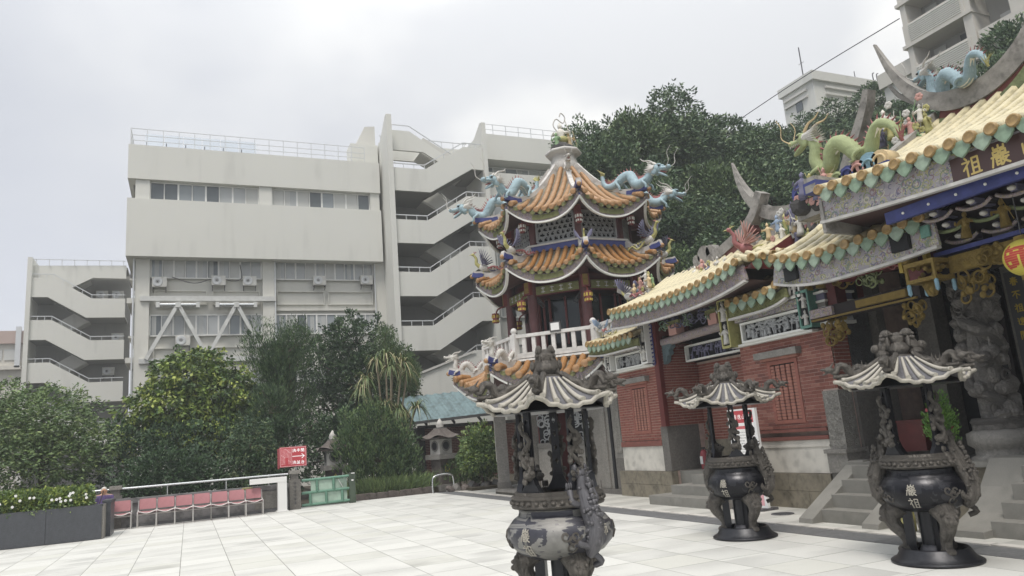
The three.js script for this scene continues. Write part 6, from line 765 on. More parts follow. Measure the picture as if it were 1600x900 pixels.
  mb().sweep(cv(R1.slice(3).map(([y, z]) => [12.2, y - 0.26, z]), 24), 0.22, 0.14, V(1, 0, 0)).build('ridge_band', 'ridgered', g1); mb().sweep(cv(R1.slice(3).map(([y, z]) => [12.15, y - 0.44, z]), 24), 0.26, 0.2, V(1, 0, 0)).build('ridge_band', 'ridgegreen', g1); mb().ext([[-8.3, 6.0], [-5.3, 6.0], [-5.3, 8.5], [-5.65, 7.75], [-6.05, 7.15], [-6.5, 6.7], [-7.0, 6.45], [-7.5, 6.4], [-8.0, 6.55], [-8.3, 6.75]], 0.2, T(12.25, 0, 0, 0, -Math.PI / 2, 0)).build('ridge_wall', 'ridgegreen', g1); mb().sweep(cv([[12.2, 7.3, -5.9], [12.2, 6.9, -5.2], [12.2, 6.9, 1.2], [12.2, 7.3, 2]], 20), 0.3, 0.4, V(1, 0, 0)).build('ridge_beam', 'ridgegrey', g1);
  mb().sweep(cv([[12.25, 7.75, -8.95], [12.25, 7.45, -8.78], [12.25, 7.1, -8.4]], 8), 0.08, (q) => 0.03 + 0.08 * q, V(1, 0, 0)).build('ridge_spur', 'ridgegrey', g1);
  const R2 = [[7.65, -12.87], [7.1, -12.7], [6.6, -12.42], [6.2, -12.05], [5.98, -11.5], [5.88, -10.8], [5.85, -10]], g2 = ridge('side_ridge', 11.7, R2, (q) => 0.025 + 0.27 * Math.min(1, q * 1.7), 0.26);
  mb().bb(11.55, 11.85, 4.6, 5.78, -11.9, -9.9).build('ridge_wall', 'ridgegrey', g2); mb().sweep(cv([[11.7, 6.05, -12.15], [11.7, 6.35, -12.35], [11.7, 6.75, -12.6]], 8), 0.1, (q) => 0.1 - 0.07 * q, V(1, 0, 0)).build('ridge_spur', 'ridgegrey', g2);
  const R3 = [[5.9, -10.35], [6.5, -9.95], [7.0, -9.6], [7.5, -9.3], [7.75, -9.2]]; const g3 = ridge('rear_ridge_horn', 12.0, R3, (q) => 0.28 - 0.16 * q, 0.22);
}
// dragon column
{
  const t = thing('dragon_column', 'grey stone porch column wrapped in a deeply carved coiling dragon', 'column', [10.9, 0.82, -7.3]);
  mb().lathe([[0.42, 0], [0.42, 0.08], [0.36, 0.1], [0.36, 0.2], [0.44, 0.26], [0.44, 0.42], [0.3, 0.48], [0, 0.48]], 8).build('base', 'greystone', t); mb().cyl(0, 1.75, 0, 0.2, 2.6).build('shaft', 'dragonstone', t);
  const pts = []; for (let i = 0; i <= 60; i++) { const u = i / 60, a = 1.2 + u * 13; pts.push(V(Math.cos(a) * (0.24 + 0.03 * Math.sin(a * 2.3)), 0.7 + u * 2.1, Math.sin(a) * (0.24 + 0.03 * Math.sin(a * 2.3)))); } mb().tube(pts, (u) => 0.05 + 0.06 * Math.sin(Math.PI * u), 8).build('dragon_coil', 'dragonstone', t);
  const r = rng(15), c = mb(); for (let k = 0; k < 46; k++) { const a = r() * 6.28, y = 0.5 + r() * 2.4; lump(c, Math.cos(a) * 0.24, y, Math.sin(a) * 0.24, 0.08 + r() * 0.06, 0.07 + r() * 0.08, 0.08 + r() * 0.06, k); } c.build('carved_clouds', 'dragonstone', t); const sp = mb(); for (let k = 0; k < 26; k++) { const a = r() * 6.28, y = 0.6 + r() * 2.2; sp.tor(Math.cos(a) * 0.29, y, Math.sin(a) * 0.29, 0.06 + r() * 0.03, 0, Math.PI / 2 - a, 0, 0.09); } sp.build('carved_scrolls', 'dragonstone', t); mb().cyl(0, 0.52, 0, 0.34, 0.12).tor(0, 0.58, 0, 0.3, Math.PI / 2).build('lotus_ring', 'dragonstone', t);
  const h = sub('dragon_head', t, [-0.26, 1.5, 0.16]); mb().sph(0, 0, 0, 0.13, 0.1, 0.12).sph(-0.13, -0.02, 0.06, 0.11, 0.06, 0.07).sph(-0.1, -0.1, 0.05, 0.1, 0.035, 0.06, 0, 0, 0.4).build('skull', 'dragonstone', h); for (const s of [-1, 1]) mb().tube(cv([[0.02, 0.08, s * 0.05], [0.08, 0.18, s * 0.08], [0.06, 0.3, s * 0.09]], 6), 0.02, 6).build('horn', 'dragonstone', h);
}
// stairs to the side bay and the centre
{
  const ramp = (label, z0, z1, curved) => { const o = thing('stair_ramp', label, 'ramp', [0, 0, 0], 0, 'sloping stone cheeks of the hall stairs'), P = curved ? [[9.15, 0], [9.15, 0.08], [9.35, 0.1], [9.7, 0.25], [10.05, 0.55], [10.35, 0.9], [10.6, 0.92], [10.6, 0]] : [[9.1, 0], [9.12, 0.07], [10.42, 0.87], [10.6, 0.87], [10.6, 0]]; mb().ext(P, z1 - z0, T(0, 0, z0), null, 0.008).build('ramp_stone', 'stepstone', o); };
  ramp('straight stone stair cheek next to the brick pier', -9.68, -9.4); ramp('straight stone stair cheek between the incense burners', -8.43, -8.15); ramp('broad curved stone stair cheek of the centre stairs', -7.15, -6.6, true);
  const s = (label, a, b, n) => { const o = thing('stone_stairs', label, 'steps'); for (let k = 0; k < 4; k++) { const x = 9.32 + k * 0.27; mb().ext([[x, a], [10.6, a], [10.6, b], [x, b]], 0.2, T(0, k * 0.205 + 0.2, 0, Math.PI / 2), null, 0.005).build('step', 'stepstone', o); } };
  s('four grey stone steps between the straight cheeks', -9.39, -8.44); s('broad centre steps of the main hall', -6.59, -1);
  const b = thing('stone_bucket', 'grey square stone pot by the centre stairs', 'pot', [9.3, 0, -7.38]); mb().lathe([[0, 0], [0.2, 0], [0.24, 0.42], [0.21, 0.42], [0.19, 0.3], [0, 0.3]], 4, T(0, 0, 0, 0, 0.78)).build('pot', 'greystone', b);
  const j = thing('glass_jar', 'pale yellow jar beside the stone pot', 'jar', [9.25, 0, -7.75]); mb().lathe([[0, 0], [0.09, 0], [0.1, 0.03], [0.1, 0.24], [0.075, 0.28], [0.075, 0.3], [0, 0.3]], 14).build('body', 'dr_yellow', j); mb().cyl(0, 0.315, 0, 0.08, 0.04).build('lid', 'plainwhite', j);
  const rb = thing('red_box', 'dull red offering box inside the porch', 'box', [11.5, 0.82, -9.1]); mb().bb(-0.2, 0.2, 0, 0.62, -0.25, 0.25).build('box_body', 'redlac', rb); mb().bb(-0.23, 0.23, 0.62, 0.66, -0.28, 0.28).build('lid', 'redlac', rb);
  const p = thing('potted_shrub', 'bright green potted shrub with red ribbons on the porch edge', 'plant', [10.55, 0.86, -7.95]); mb().lathe([[0, 0], [0.13, 0], [0.17, 0.22], [0.14, 0.22], [0, 0.18]], 14).build('pot', 'rust', p); mb().tube(cv([[0, 0.15, 0], [0.02, 0.5, 0], [0, 0.9, 0]], 6), 0.016, 6).build('stem', 'bark', p); mesh('foliage', leaves({ blobs: [[0, 0.5, 0, 0.2, 0.28, 0.2], [0, 0.8, 0.02, 0.14, 0.2, 0.14]], n: 700, k: 5, len: 0.05, wid: 0.02, style: 'up', pal: [[0.13, 0.26, 0.05], [0.18, 0.32, 0.06], [0.08, 0.18, 0.04]], seed: 50 }), 'leaf', p); const q = mb(), r = rng(2); for (let k = 0; k < 7; k++) q.box((r() - 0.5) * 0.36 - 0.05, 0.3 + r() * 0.5, (r() - 0.5) * 0.36, 0.03, 0.05, 0.04, r() * 3); q.build('ribbons', 'plainred', p);
}
{ // paper lantern
  const t = thing('paper_lantern', 'round yellow lantern with a red character hanging in the porch', 'lantern', [9.6, 3.42, -5.64], -174 * Math.PI / 180);
  const g = new THREE.SphereGeometry(0.25, 28, 20), o = mesh('globe', g, new THREE.MeshStandardMaterial({ map: canvasTex(1024, 512, (c, w, h) => { c.fillStyle = '#cdbf52'; c.fillRect(0, 0, w, h); c.strokeStyle = '#b23a34'; for (const x of [512, 0, 1024]) glyph(c, '師', x - 120, 140, 230, 34); c.strokeStyle = '#bcae48'; c.lineWidth = 2; for (let k = 1; k < 24; k++) { c.beginPath(); c.moveTo(0, k * 21); c.lineTo(w, k * 21); c.stroke(); } }), roughness: 0.7 }), t); o.scale.y = 0.95;
  mb().cyl(0, 0.25, 0, 0.09, 0.05).build('cap', 'gold', t); mb().cyl(0, -0.25, 0, 0.09, 0.05).build('collar', 'gold', t); const q = mb(); for (let k = 0; k < 12; k++) q.tube([V(Math.cos(k * 0.52) * 0.06, -0.27, Math.sin(k * 0.52) * 0.06), V(Math.cos(k * 0.52) * 0.07, -0.5, Math.sin(k * 0.52) * 0.07)], 0.01, 4); q.build('tassel', 'dr_yellow', t); mb().tube([V(0, 0.27, 0), V(0, 0.95, 0)], 0.008, 5).build('cord', 'acdark', t);
}
// roof sculpture on wing and hall
{
  const S = (name, label, p, ry, s) => { const t = thing(name, label, name.includes('dragon') ? 'dragon statue' : 'phoenix statue', p, ry); t.scale.setScalar(s); return t; };
  dragonParts(S('dragon_statue', 'yellow-green dragon with red spines over the end of the main roof', [10.0, 5.66, -8.45], Math.PI / 2, 1.12), 'yellow', 'curl');
  dragonParts(S('dragon_statue', 'blue and red dragon on the highest ridge beside the upswept horn', [12.1, 6.92, -7.75], 1.2, 0.95), 'blue', 'curl');
  phoenixParts(S('phoenix_statue', 'red-breasted phoenix with raised wings on the gate ridge end', [11.1, 5.0, -12.15], 2.6, 1.15), ['dr_red', 'fig_c', 'dr_red', 'dr_yellow']);
  phoenixParts(S('phoenix_statue', 'pale phoenix with long curled tail on the gate roof tip', [10.7, 4.85, -16.35], Math.PI / 2 + 0.2, 1.0), ['dr_white', 'violet', 'dr_yellow', 'dr_red']);
  phoenixParts(S('phoenix_statue', 'small grey bird figure on the end roof next to the white balustrade', [10.4, 4.2, -17.4], Math.PI / 2, 0.7), ['dr_white', 'fig_b', 'dr_yellow', 'dr_red']);
  sculptureGroup('crowded porcelain figures on rocks below the upswept side ridge', [11.3, 4.95, -10.9], 1.5, 0.85, 14, 3, -Math.PI / 2); sculptureGroup('porcelain warriors and pavilion below the blue dragon', [11.7, 6.0, -8.4], 0.9, 0.95, 12, 4, -Math.PI / 2 + 0.2); sculptureGroup('dark figures and blossoms along the gate ridge', [11.3, 4.9, -13.6], 1.1, 0.4, 9, 5, -Math.PI / 2); sculptureGroup('porcelain figures beside the yellow-green dragon', [9.9, 5.15, -8.95], 0.6, 0.4, 6, 6, -Math.PI / 2); { const o = thing('cloud_pedestal', 'blue and orange scroll cloud pedestal under the yellow-green dragon', 'pedestal', [10, 5.15, -8.45]), r = rng(88); for (let k = 0; k < 9; k++) { const z = -0.85 + k * 0.21, q = mb(); q.cyl(0, 0.3 + 0.12 * r(), z, 0.15 + 0.05 * r(), 0.26, 0, 0, Math.PI / 2).tor(-0.14, 0.34, z, 0.11, 0, Math.PI / 2, 0, 0.12); q.build('cloud_scroll', ['blue', 'fig_c', 'bluepale', 'fig_a', 'dr_green'][k % 5], o); } mb().bb(-0.16, 0.16, -0.1, 0.3, -0.95, 0.95).build('pedestal_base', 'ridgegrey', o); } sculptureGroup('small figures at the near end of the main ridge', [12.0, 7.6, -5.6], 0.7, 0.7, 7, 7, -Math.PI / 2);
  sculptureGroup('white flower and figure cluster where gate roof meets pavilion', [11.0, 5.0, -15.9], 0.8, 0.6, 9, 8, -Math.PI / 2);
}
// ---------------------------------------------------------------- eight-sided bell pavilion
const TC = [12.1, 0, -21.65], T8 = Math.tan(Math.PI / 8), C8 = Math.cos(Math.PI / 8);
function octRoof(t, o) {   // corner radius R at height yC, inner radius r at yT, mid-eave sag
  const aE = o.R * C8 * 0.93, aT = o.r * C8, yE = o.yC - o.up, n = o.n, W = 2 * aE * T8;
  const Y = (a, u) => { const s = clamp((aE - a) / (aE - aT), -0.2, 1), q = Math.min(1.15, Math.abs(u) / (aE * T8)); return yE + (o.yT - yE) * (0.5 * s + 0.5 * s * s) + o.up * Math.pow(q, 2.3) * Math.pow(1 - Math.max(0, s), 1.1); };
  const A = (q) => aE * (1 + 0.075 * Math.pow(q, 3));   // corners reach farther out
  for (let f = 0; f < 8; f++) {
    const ph = f * Math.PI / 4, face = sub('roof_face', t); face.rotation.y = ph;
    // local frame: +z out, x along the eave
    mb().surf((uu, v) => { const q = uu * 2 - 1, a = lerp(A(Math.abs(q)), aT, v), x = q * a * T8; return V(x, Y(a, x * aE / Math.max(a, 0.01) * (v < 1 ? 1 : 1)) - 0.03, a); }, 12, 8, 0.06).build('roof_bed', 'roofbed', face);
    for (let i = 0; i < n; i++) {
      const x = -W / 2 + W * (i + 0.5) / n, q = Math.abs(x) / (W / 2), a0 = A(q), a1 = Math.max(aT, Math.abs(x) / T8 + 0.05), pts = [], rr = [], N = 5; if (a0 - a1 < 0.12) { } const L = Math.max(0.12, a0 - a1);
      for (let k = 0; k < N; k++) for (const [s, w] of [[0.03, 1.1], [0.88, 1], [0.97, 0.88]]) { const a = a0 - L * (k + s) / N; pts.push(V(x, Y(a, x) + 0.02, a)); rr.push(o.tr * w); }
      mb().tube(pts, rr, 8).build('tile_row', (i + f) % 4 ? o.m1 : o.m2, face);
      const e = mesh('tile_end', REND, o.m2, face); e.position.set(x, Y(a0, x) + 0.02, a0 + 0.03); e.rotation.y = Math.PI / 2 + Math.PI; e.scale.setScalar(o.tr / 0.075);
      if (i < n - 1) { const xx = x + W / n / 2, d = mesh('drip_tile', DRIP, o.drip, face); d.position.set(xx, Y(A(Math.abs(xx) / (W / 2)), xx) - 0.05, A(Math.abs(xx) / (W / 2)) + 0.01); d.rotation.y = Math.PI / 2 + Math.PI; d.scale.set(1, 0.62, Math.min(0.95, W / n / 0.24)); }
    }
    const fp = (dy, da) => Array.from({ length: 17 }, (_, i) => { const q = i / 8 - 1, x = q * aE * T8 * (1 + 0.06 * q * q), a = A(Math.abs(q)) - da; return V(x, Y(aE, x * 0.99) - dy, a); });
    const sw = (pts, w, h, m, nm) => mb().sweep(pts, w, h, V(0, 0, 1)).build(nm, m, face);
    sw(fp(0.24, 0.1), 0.05, 0.26, 'painted_b', 'fascia'); sw(fp(0.38, 0.09), 0.09, 0.05, 'panelwhite', 'fascia_trim');
    sw(fp(0.22, 0.075).slice(5, 12), 0.04, 0.16, 'fretgreen', 'fascia_fretwork');
    mb().surf((uu, v) => { const q = uu * 2 - 1, x = q * aE * T8, a = lerp(A(Math.abs(q)) - 0.12, o.rs * C8, v); return V(x * lerp(1, o.rs * C8 / aE, v), lerp(Y(aE, x) - 0.36, o.ys, v), a); }, 10, 3).build('soffit', 'soffit', face);
    if (o.band) { mb().bb(-aT * T8, aT * T8, o.yT - 0.02, o.yT + o.band, aT - 0.08, aT + 0.05).build('blue_band', 'blue', face); mb().bb(-aT * T8 - 0.03, aT * T8 + 0.03, o.yT + o.band, o.yT + o.band + 0.06, aT - 0.1, aT + 0.08).build('band_moulding', 'plasterwhite', face); }
  }
  for (let f = 0; f < 8; f++) { const h = sub('hip_ridge', t); h.rotation.y = (f + 0.5) * Math.PI / 4; const pts = []; for (let k = 0; k <= 14; k++) { const a = lerp(aT, aE * 1.09, k / 14); pts.push(V(0, Y(a, a * T8 * (k > 12 ? 1 : 1)) + 0.1, a / C8)); } mb().sweep(pts, 0.15, 0.2, V(1, 0, 0)).build('hip_beam', o.hip || 'plasterwhite', h); const e = pts[14]; mb().sweep(pts.slice(10, 15).map((p) => p.clone().setY(p.y - 0.04)), 0.18, 0.15, V(1, 0, 0)).build('hip_end', 'blue', h); mb().sph(0, e.y - 0.1, e.z + 0.02, 0.075).build('hip_boss', o.m2, h); mb().box(0, e.y - 0.3, e.z - 0.16, 0.08, 0.2, 0.05).build('hip_pendant', 'blue', h); }
  return { Y, aE, aT };
}
{
  const t = thing('bell_pavilion', 'three-tiered octagonal bell pavilion with orange tiled roofs and white balustrade', 'pavilion', TC);
  const each = (fn) => { for (let f = 0; f < 8; f++) fn(f * Math.PI / 4, f); }, oct = (R, y0, y1, name, m, parent = t) => mb().lathe([[0, y0], [R, y0], [R, y1], [0, y1]], 8, T(0, 0, 0, 0, Math.PI / 8)).build(name, m, parent);
  const pc = (R, k) => { const a = (k + 0.5) * Math.PI / 4; return [R * Math.sin(a), R * Math.cos(a), a]; };
  // base storey
  oct(3.25, 0, 0.16, 'plinth', 'greystone'); oct(2.55, 3.3, 3.9, 'core', 'soffit');
  for (let k = 0; k < 8; k++) { const [x, z, a] = pc(2.95, k), p = sub('stone_pillar', t, [x, 0, z]); p.rotation.y = a; mb().bb(-0.19, 0.19, 0.16, 3.4, -0.19, 0.19).build('shaft', 'greystone', p); mb().bb(-0.23, 0.23, 0.16, 0.36, -0.23, 0.23).build('base', 'greystone_b', p); mb().bb(-0.13, 0.13, 1.0, 2.9, 0.19, 0.2).build('couplet_border', 'panelwhite', p); mb().bb(-0.09, 0.09, 1.05, 2.85, 0.2, 0.206).build('couplet_panel', 'greystone', p); const q = mb(); for (let i = 0; i < 9; i++) q.bb(-0.05, 0.05, 1.15 + i * 0.19, 1.17 + i * 0.19, 0.206, 0.211).bb(-0.012, 0.012, 1.11 + i * 0.19, 1.23 + i * 0.19, 0.206, 0.211); q.build('inscription', 'goldpaint', p); }
  each((ph, f) => {
    const g = sub('base_wall', t); g.rotation.y = ph; const a = 2.95 * C8, w = 2 * 2.95 * Math.sin(Math.PI / 8);
    if (f === 6 || f === 5) { mb().bb(-w / 2, w / 2, 2.9, 3.4, a - 0.08, a + 0.04).build('lintel', 'darkwood', g); return; }   // open sides
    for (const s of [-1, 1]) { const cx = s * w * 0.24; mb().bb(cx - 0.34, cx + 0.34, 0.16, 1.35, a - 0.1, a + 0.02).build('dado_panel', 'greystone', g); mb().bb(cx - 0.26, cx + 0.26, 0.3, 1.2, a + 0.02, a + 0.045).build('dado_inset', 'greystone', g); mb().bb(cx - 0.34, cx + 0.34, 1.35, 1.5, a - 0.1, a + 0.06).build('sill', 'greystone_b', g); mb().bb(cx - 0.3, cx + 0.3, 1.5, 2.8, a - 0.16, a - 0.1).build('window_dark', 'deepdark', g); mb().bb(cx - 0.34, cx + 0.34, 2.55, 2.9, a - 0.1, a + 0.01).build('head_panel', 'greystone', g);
      const l = mb(), r = rng(f * 7 + s + 20); for (let k = 0; k < 26; k++) l.tor(cx + (r() - 0.5) * 0.5, 1.5 + r() * 1.05, a - 0.05, 0.07 + r() * 0.05, 0, 0, r() * 3, 0.12); l.build('carved_lattice', 'silver', g); }
    mb().bb(-w / 2, w / 2, 2.9, 3.4, a - 0.08, a + 0.04).build('lintel', 'darkwood', g);
  });
  oct(2.2, 0.16, 3.3, 'inner_chamber', 'redlac');
  each((ph) => { const g = sub('eave_brackets', t); g.rotation.y = ph; for (let k = -2; k <= 2; k++) { mb().box(k * 0.42, 3.32, 2.95, 0.1, 0.12, 0.5, 0, -0.3).build('bracket_arm', k % 2 ? 'redbright' : 'bluepale', g); figure(mb(), k * 0.42 + 0.2, 3.0, 2.9, 0.3, 0, k + 7).build('gilded_figure', 'gold', g); } });
  const lo = octRoof(t, { R: 4.46, yC: 3.9, up: 0.55, r: 3.2, yT: 3.95, n: 11, tr: 0.1, m1: 'tile_orange', m2: 'tile_orange_b', drip: 'fretgreen', rs: 2.6, ys: 3.35, band: 0.2 });
  // balcony
  oct(3.35, 3.9, 4.02, 'balcony_floor', 'plasterwhite'); oct(2.5, 4.02, 4.08, 'inner_floor', 'darkwood');
  const bal = sub('balustrade', t);
  for (let k = 0; k < 8; k++) {
    const [x, z, a] = pc(3.28, k); mb().box(x, 4.4, z, 0.19, 0.78, 0.19, a).build('post', 'balwhite', bal); mb().lathe([[0, 5.0], [0.06, 4.98], [0.1, 4.92], [0.1, 4.86], [0.06, 4.82], [0.1, 4.79], [0.1, 4.77], [0, 4.77]], 10, T(x, 0, z)).build('post_finial', 'balwhite', bal);
    const [x2, z2] = pc(3.28, k + 1), A = V(x, 0, z), B = V(x2, 0, z2); mb().bar(A.clone().setY(4.72), B.clone().setY(4.72), 0.13, 0.1).build('top_rail', 'balwhite', bal); mb().bar(A.clone().setY(4.1), B.clone().setY(4.1), 0.14, 0.12).build('bottom_rail', 'balwhite', bal);
    for (let i = 1; i < 8; i++) { const p = A.clone().lerp(B, i / 8); mb().box(p.x, 4.41, p.z, 0.12, 0.54, 0.08, (k + 1) * Math.PI / 4).build('baluster', 'balwhite', bal); }
  }
  // terrace rail running on toward the gate wing
  const tr = sub('terrace_rail', t); { const a0 = V(-1.26, 0, 3.03), a1 = V(-1.2, 0, 5.9); for (let k = 0; k <= 2; k++) { const p = a0.clone().lerp(a1, k / 2); if (k) { mb().box(p.x, 4.4, p.z, 0.18, 0.8, 0.18).build('post', 'balwhite', tr); mb().lathe([[0, 5.0], [0.06, 4.98], [0.1, 4.92], [0.1, 4.86], [0.06, 4.82], [0, 4.8]], 10, T(p.x, 0, p.z)).build('post_finial', 'balwhite', tr); } } mb().bar(a0.clone().setY(4.72), a1.clone().setY(4.72), 0.12, 0.1).build('top_rail', 'balwhite', tr); mb().bar(a0.clone().setY(4.1), a1.clone().setY(4.1), 0.13, 0.12).build('bottom_rail', 'balwhite', tr); for (let i = 1; i < 14; i++) if (i !== 7) { const p = a0.clone().lerp(a1, i / 14); mb().box(p.x, 4.41, p.z, 0.08, 0.54, 0.11).build('baluster', 'balwhite', tr); } mb().bb(-1.25, 2, 3.85, 4.02, 3, 6).build('terrace_slab', 'plasterwhite', tr); mb().bb(-1.1, 2, 0, 3.85, 3, 4.3).build('passage_wall', 'greystone', tr); }
  // middle storey
  for (let k = 0; k < 8; k++) { const [x, z, a] = pc(2.3, k), c = sub('red_column', t); mb().cyl(x, 5.45, z, 0.16, 2.8).build('shaft', 'colred', c); mb().cyl(x, 4.1, z, 0.22, 0.14).build('base', 'greystone', c); mb().box(x * 1.05, 6.3, z * 1.05, 0.24, 0.4, 0.24, a).build('capital', 'redbright', c); mb().box(x * 1.09, 6.32, z * 1.09, 0.16, 0.34, 0.1, a).build('gilded_plaque', 'gold', c);
    mb().tube(cv([[x * 1.1, 6.1, z * 1.1], [x * 1.2, 6.0, z * 1.2], [x * 1.22, 5.72, z * 1.22]], 5), 0.03, 5).build('pendant_arm', 'redbright', c); const ln = mb(); ln.add(new THREE.CylinderGeometry(0.13, 0.1, 0.32, 8), T(x * 1.23, 5.72, z * 1.23)); ln.build('lotus_pendant', 'redbright', c); const gp = mb(); for (let i = 0; i < 8; i++) { const b = i * 0.785; gp.box(x * 1.23 + Math.cos(b) * 0.12, 5.78, z * 1.23 + Math.sin(b) * 0.12, 0.05, 0.1, 0.03, -b + 1.57).box(x * 1.23 + Math.cos(b) * 0.11, 5.62, z * 1.23 + Math.sin(b) * 0.11, 0.05, 0.07, 0.03, -b + 1.57); } gp.build('pendant_gilding', 'goldpaint', c).userData.kind = 'stuff'; }
  each((ph, f) => { const g = sub('balcony_bay', t); g.rotation.y = ph; const w = 2.3 * Math.sin(Math.PI / 8), a = 2.3 * C8; mb().bb(-w, w, 6.05, 6.35, a - 0.06, a + 0.06).build('frieze_beam', 'redlac', g); mb().bb(-w * 0.8, w * 0.8, 6.08, 6.34, a + 0.06, a + 0.1).build('name_panel', 'fretgreen', g); const q = mb(); for (let k = 0; k < 4; k++) q.bb(-w * 0.6 + k * w * 0.34, -w * 0.6 + k * w * 0.34 + 0.13, 6.14, 6.16, a + 0.1, a + 0.106).bb(-w * 0.6 + k * w * 0.34, -w * 0.6 + k * w * 0.34 + 0.13, 6.26, 6.28, a + 0.1, a + 0.106).bb(-w * 0.6 + k * w * 0.34 + 0.055, -w * 0.6 + k * w * 0.34 + 0.075, 6.12, 6.3, a + 0.1, a + 0.106); q.build('lettering', 'panelwhite', g);
    for (const s of [-1, 1]) { const c = mb(), r = rng(f + 3 + s); for (let k = 0; k < 6; k++) c.tor(s * (w - 0.14 - k * 0.04), 5.98 - k * 0.05, a, 0.06, 0, 0, 0, 0.1); c.build('corner_corbel', 'carved_dark', g); }
    mb().bb(-w * 0.86, w * 0.86, 4.1, 6.0, a - 0.72, a - 0.68).build('glass_screen', 'pane_dark', g); mb().bb(-w * 0.86, w * 0.86, 4.08, 4.5, a - 0.68, a - 0.62).build('screen_base', 'darkwood', g); for (const s of [-0.84, 0, 0.84]) mb().bb(s * w - 0.035, s * w + 0.035, 4.5, 6.05, a - 0.69, a - 0.63).build('screen_post', 'redlac', g); });
  oct(2.1, 6.3, 6.9, 'mid_core', 'redlac');
  octRoof(t, { R: 3.47, yC: 7.18, up: 0.5, r: 2.2, yT: 7.5, n: 10, tr: 0.075, m1: 'tile_orange', m2: 'tile_orange_b', drip: 'fretgreen', rs: 2.1, ys: 6.75, band: 0.18 });
  // upper storey with lattice windows
  oct(1.78, 7.4, 9.2, 'upper_core', 'deepdark');
  for (let k = 0; k < 8; k++) { const [x, z, a] = pc(1.98, k), c = sub('upper_column', t); mb().box(x, 8.3, z, 0.2, 1.5, 0.2, a).build('shaft', 'colred', c); mb().box(x * 1.13, 8.62, z * 1.13, 0.2, 0.3, 0.34, a).build('capital', 'redbright', c); mb().box(x * 1.2, 8.66, z * 1.2, 0.14, 0.26, 0.06, a).build('gilded_plaque', 'gold', c); mb().add(new THREE.CylinderGeometry(0.12, 0.08, 0.3, 8), T(x * 1.26, 8.3, z * 1.26)).build('lotus_pendant', 'redbright', c); const gp = mb(); for (let i = 0; i < 8; i++) { const b = i * 0.785; gp.box(x * 1.26 + Math.cos(b) * 0.11, 8.36, z * 1.26 + Math.sin(b) * 0.11, 0.05, 0.09, 0.03, -b + 1.57).box(x * 1.26 + Math.cos(b) * 0.095, 8.22, z * 1.26 + Math.sin(b) * 0.095, 0.04, 0.06, 0.03, -b + 1.57); } gp.build('pendant_gilding', 'panelwhite', c).userData.kind = 'stuff'; }
  each((ph, f) => { const g = sub('lattice_window', t); g.rotation.y = ph; const w = 1.98 * Math.sin(Math.PI / 8) - 0.12, a = 1.98 * C8; mb().bb(-w, w, 7.78, 7.86, a - 0.05, a + 0.04).build('frame', 'silver', g); mb().bb(-w, w, 8.66, 8.74, a - 0.05, a + 0.04).build('frame', 'silver', g); for (const s of [-1, 1]) mb().bb(s * w - 0.035, s * w + 0.035, 7.86, 8.66, a - 0.05, a + 0.04).build('frame', 'silver', g); const l = mb(); const rl = rng(f + 30); for (let i = -3; i <= 3; i++) for (let j = 0; j < 5; j++) { const x = i * w * 0.27 + (j % 2) * w * 0.13, y = 7.93 + j * 0.165; if (Math.abs(x) > w * 0.9) continue; l.tor(x, y, a + 0.01, 0.09 + rl() * 0.03, 0, 0, 0, 0.12); l.tor(x + 0.05, y + 0.06, a, 0.05, 0, 0, 0, 0.1); l.sph(x - 0.06, y + 0.07, a, 0.035, 0.05, 0.02); } l.build('lattice', 'silver', g); mb().bb(-w * 0.75, w * 0.75, 7.66, 7.76, a + 0.02, a + 0.1).build('sill_panel', 'gold', g); mb().bb(-w, w, 8.74, 9.0, a - 0.05, a + 0.08).build('head_beam', 'redlac', g); });
  const top = octRoof(t, { R: 3.25, yC: 9.14, up: 0.5, r: 0.5, yT: 10.75, n: 9, tr: 0.085, m1: 'tile_orange_b', m2: 'tile_orange_b', drip: 'fretgreen', rs: 1.8, ys: 8.85 });
  // finial
  mb().lathe([[0, 10.5], [0.52, 10.5], [0.5, 11.0], [0.42, 11.3], [0.62, 11.36], [0.66, 11.44], [0.6, 11.5], [0, 11.5]], 8, T(0, 0, 0, 0, Math.PI / 8)).build('apex_drum', 'plasterwhite', t);
}
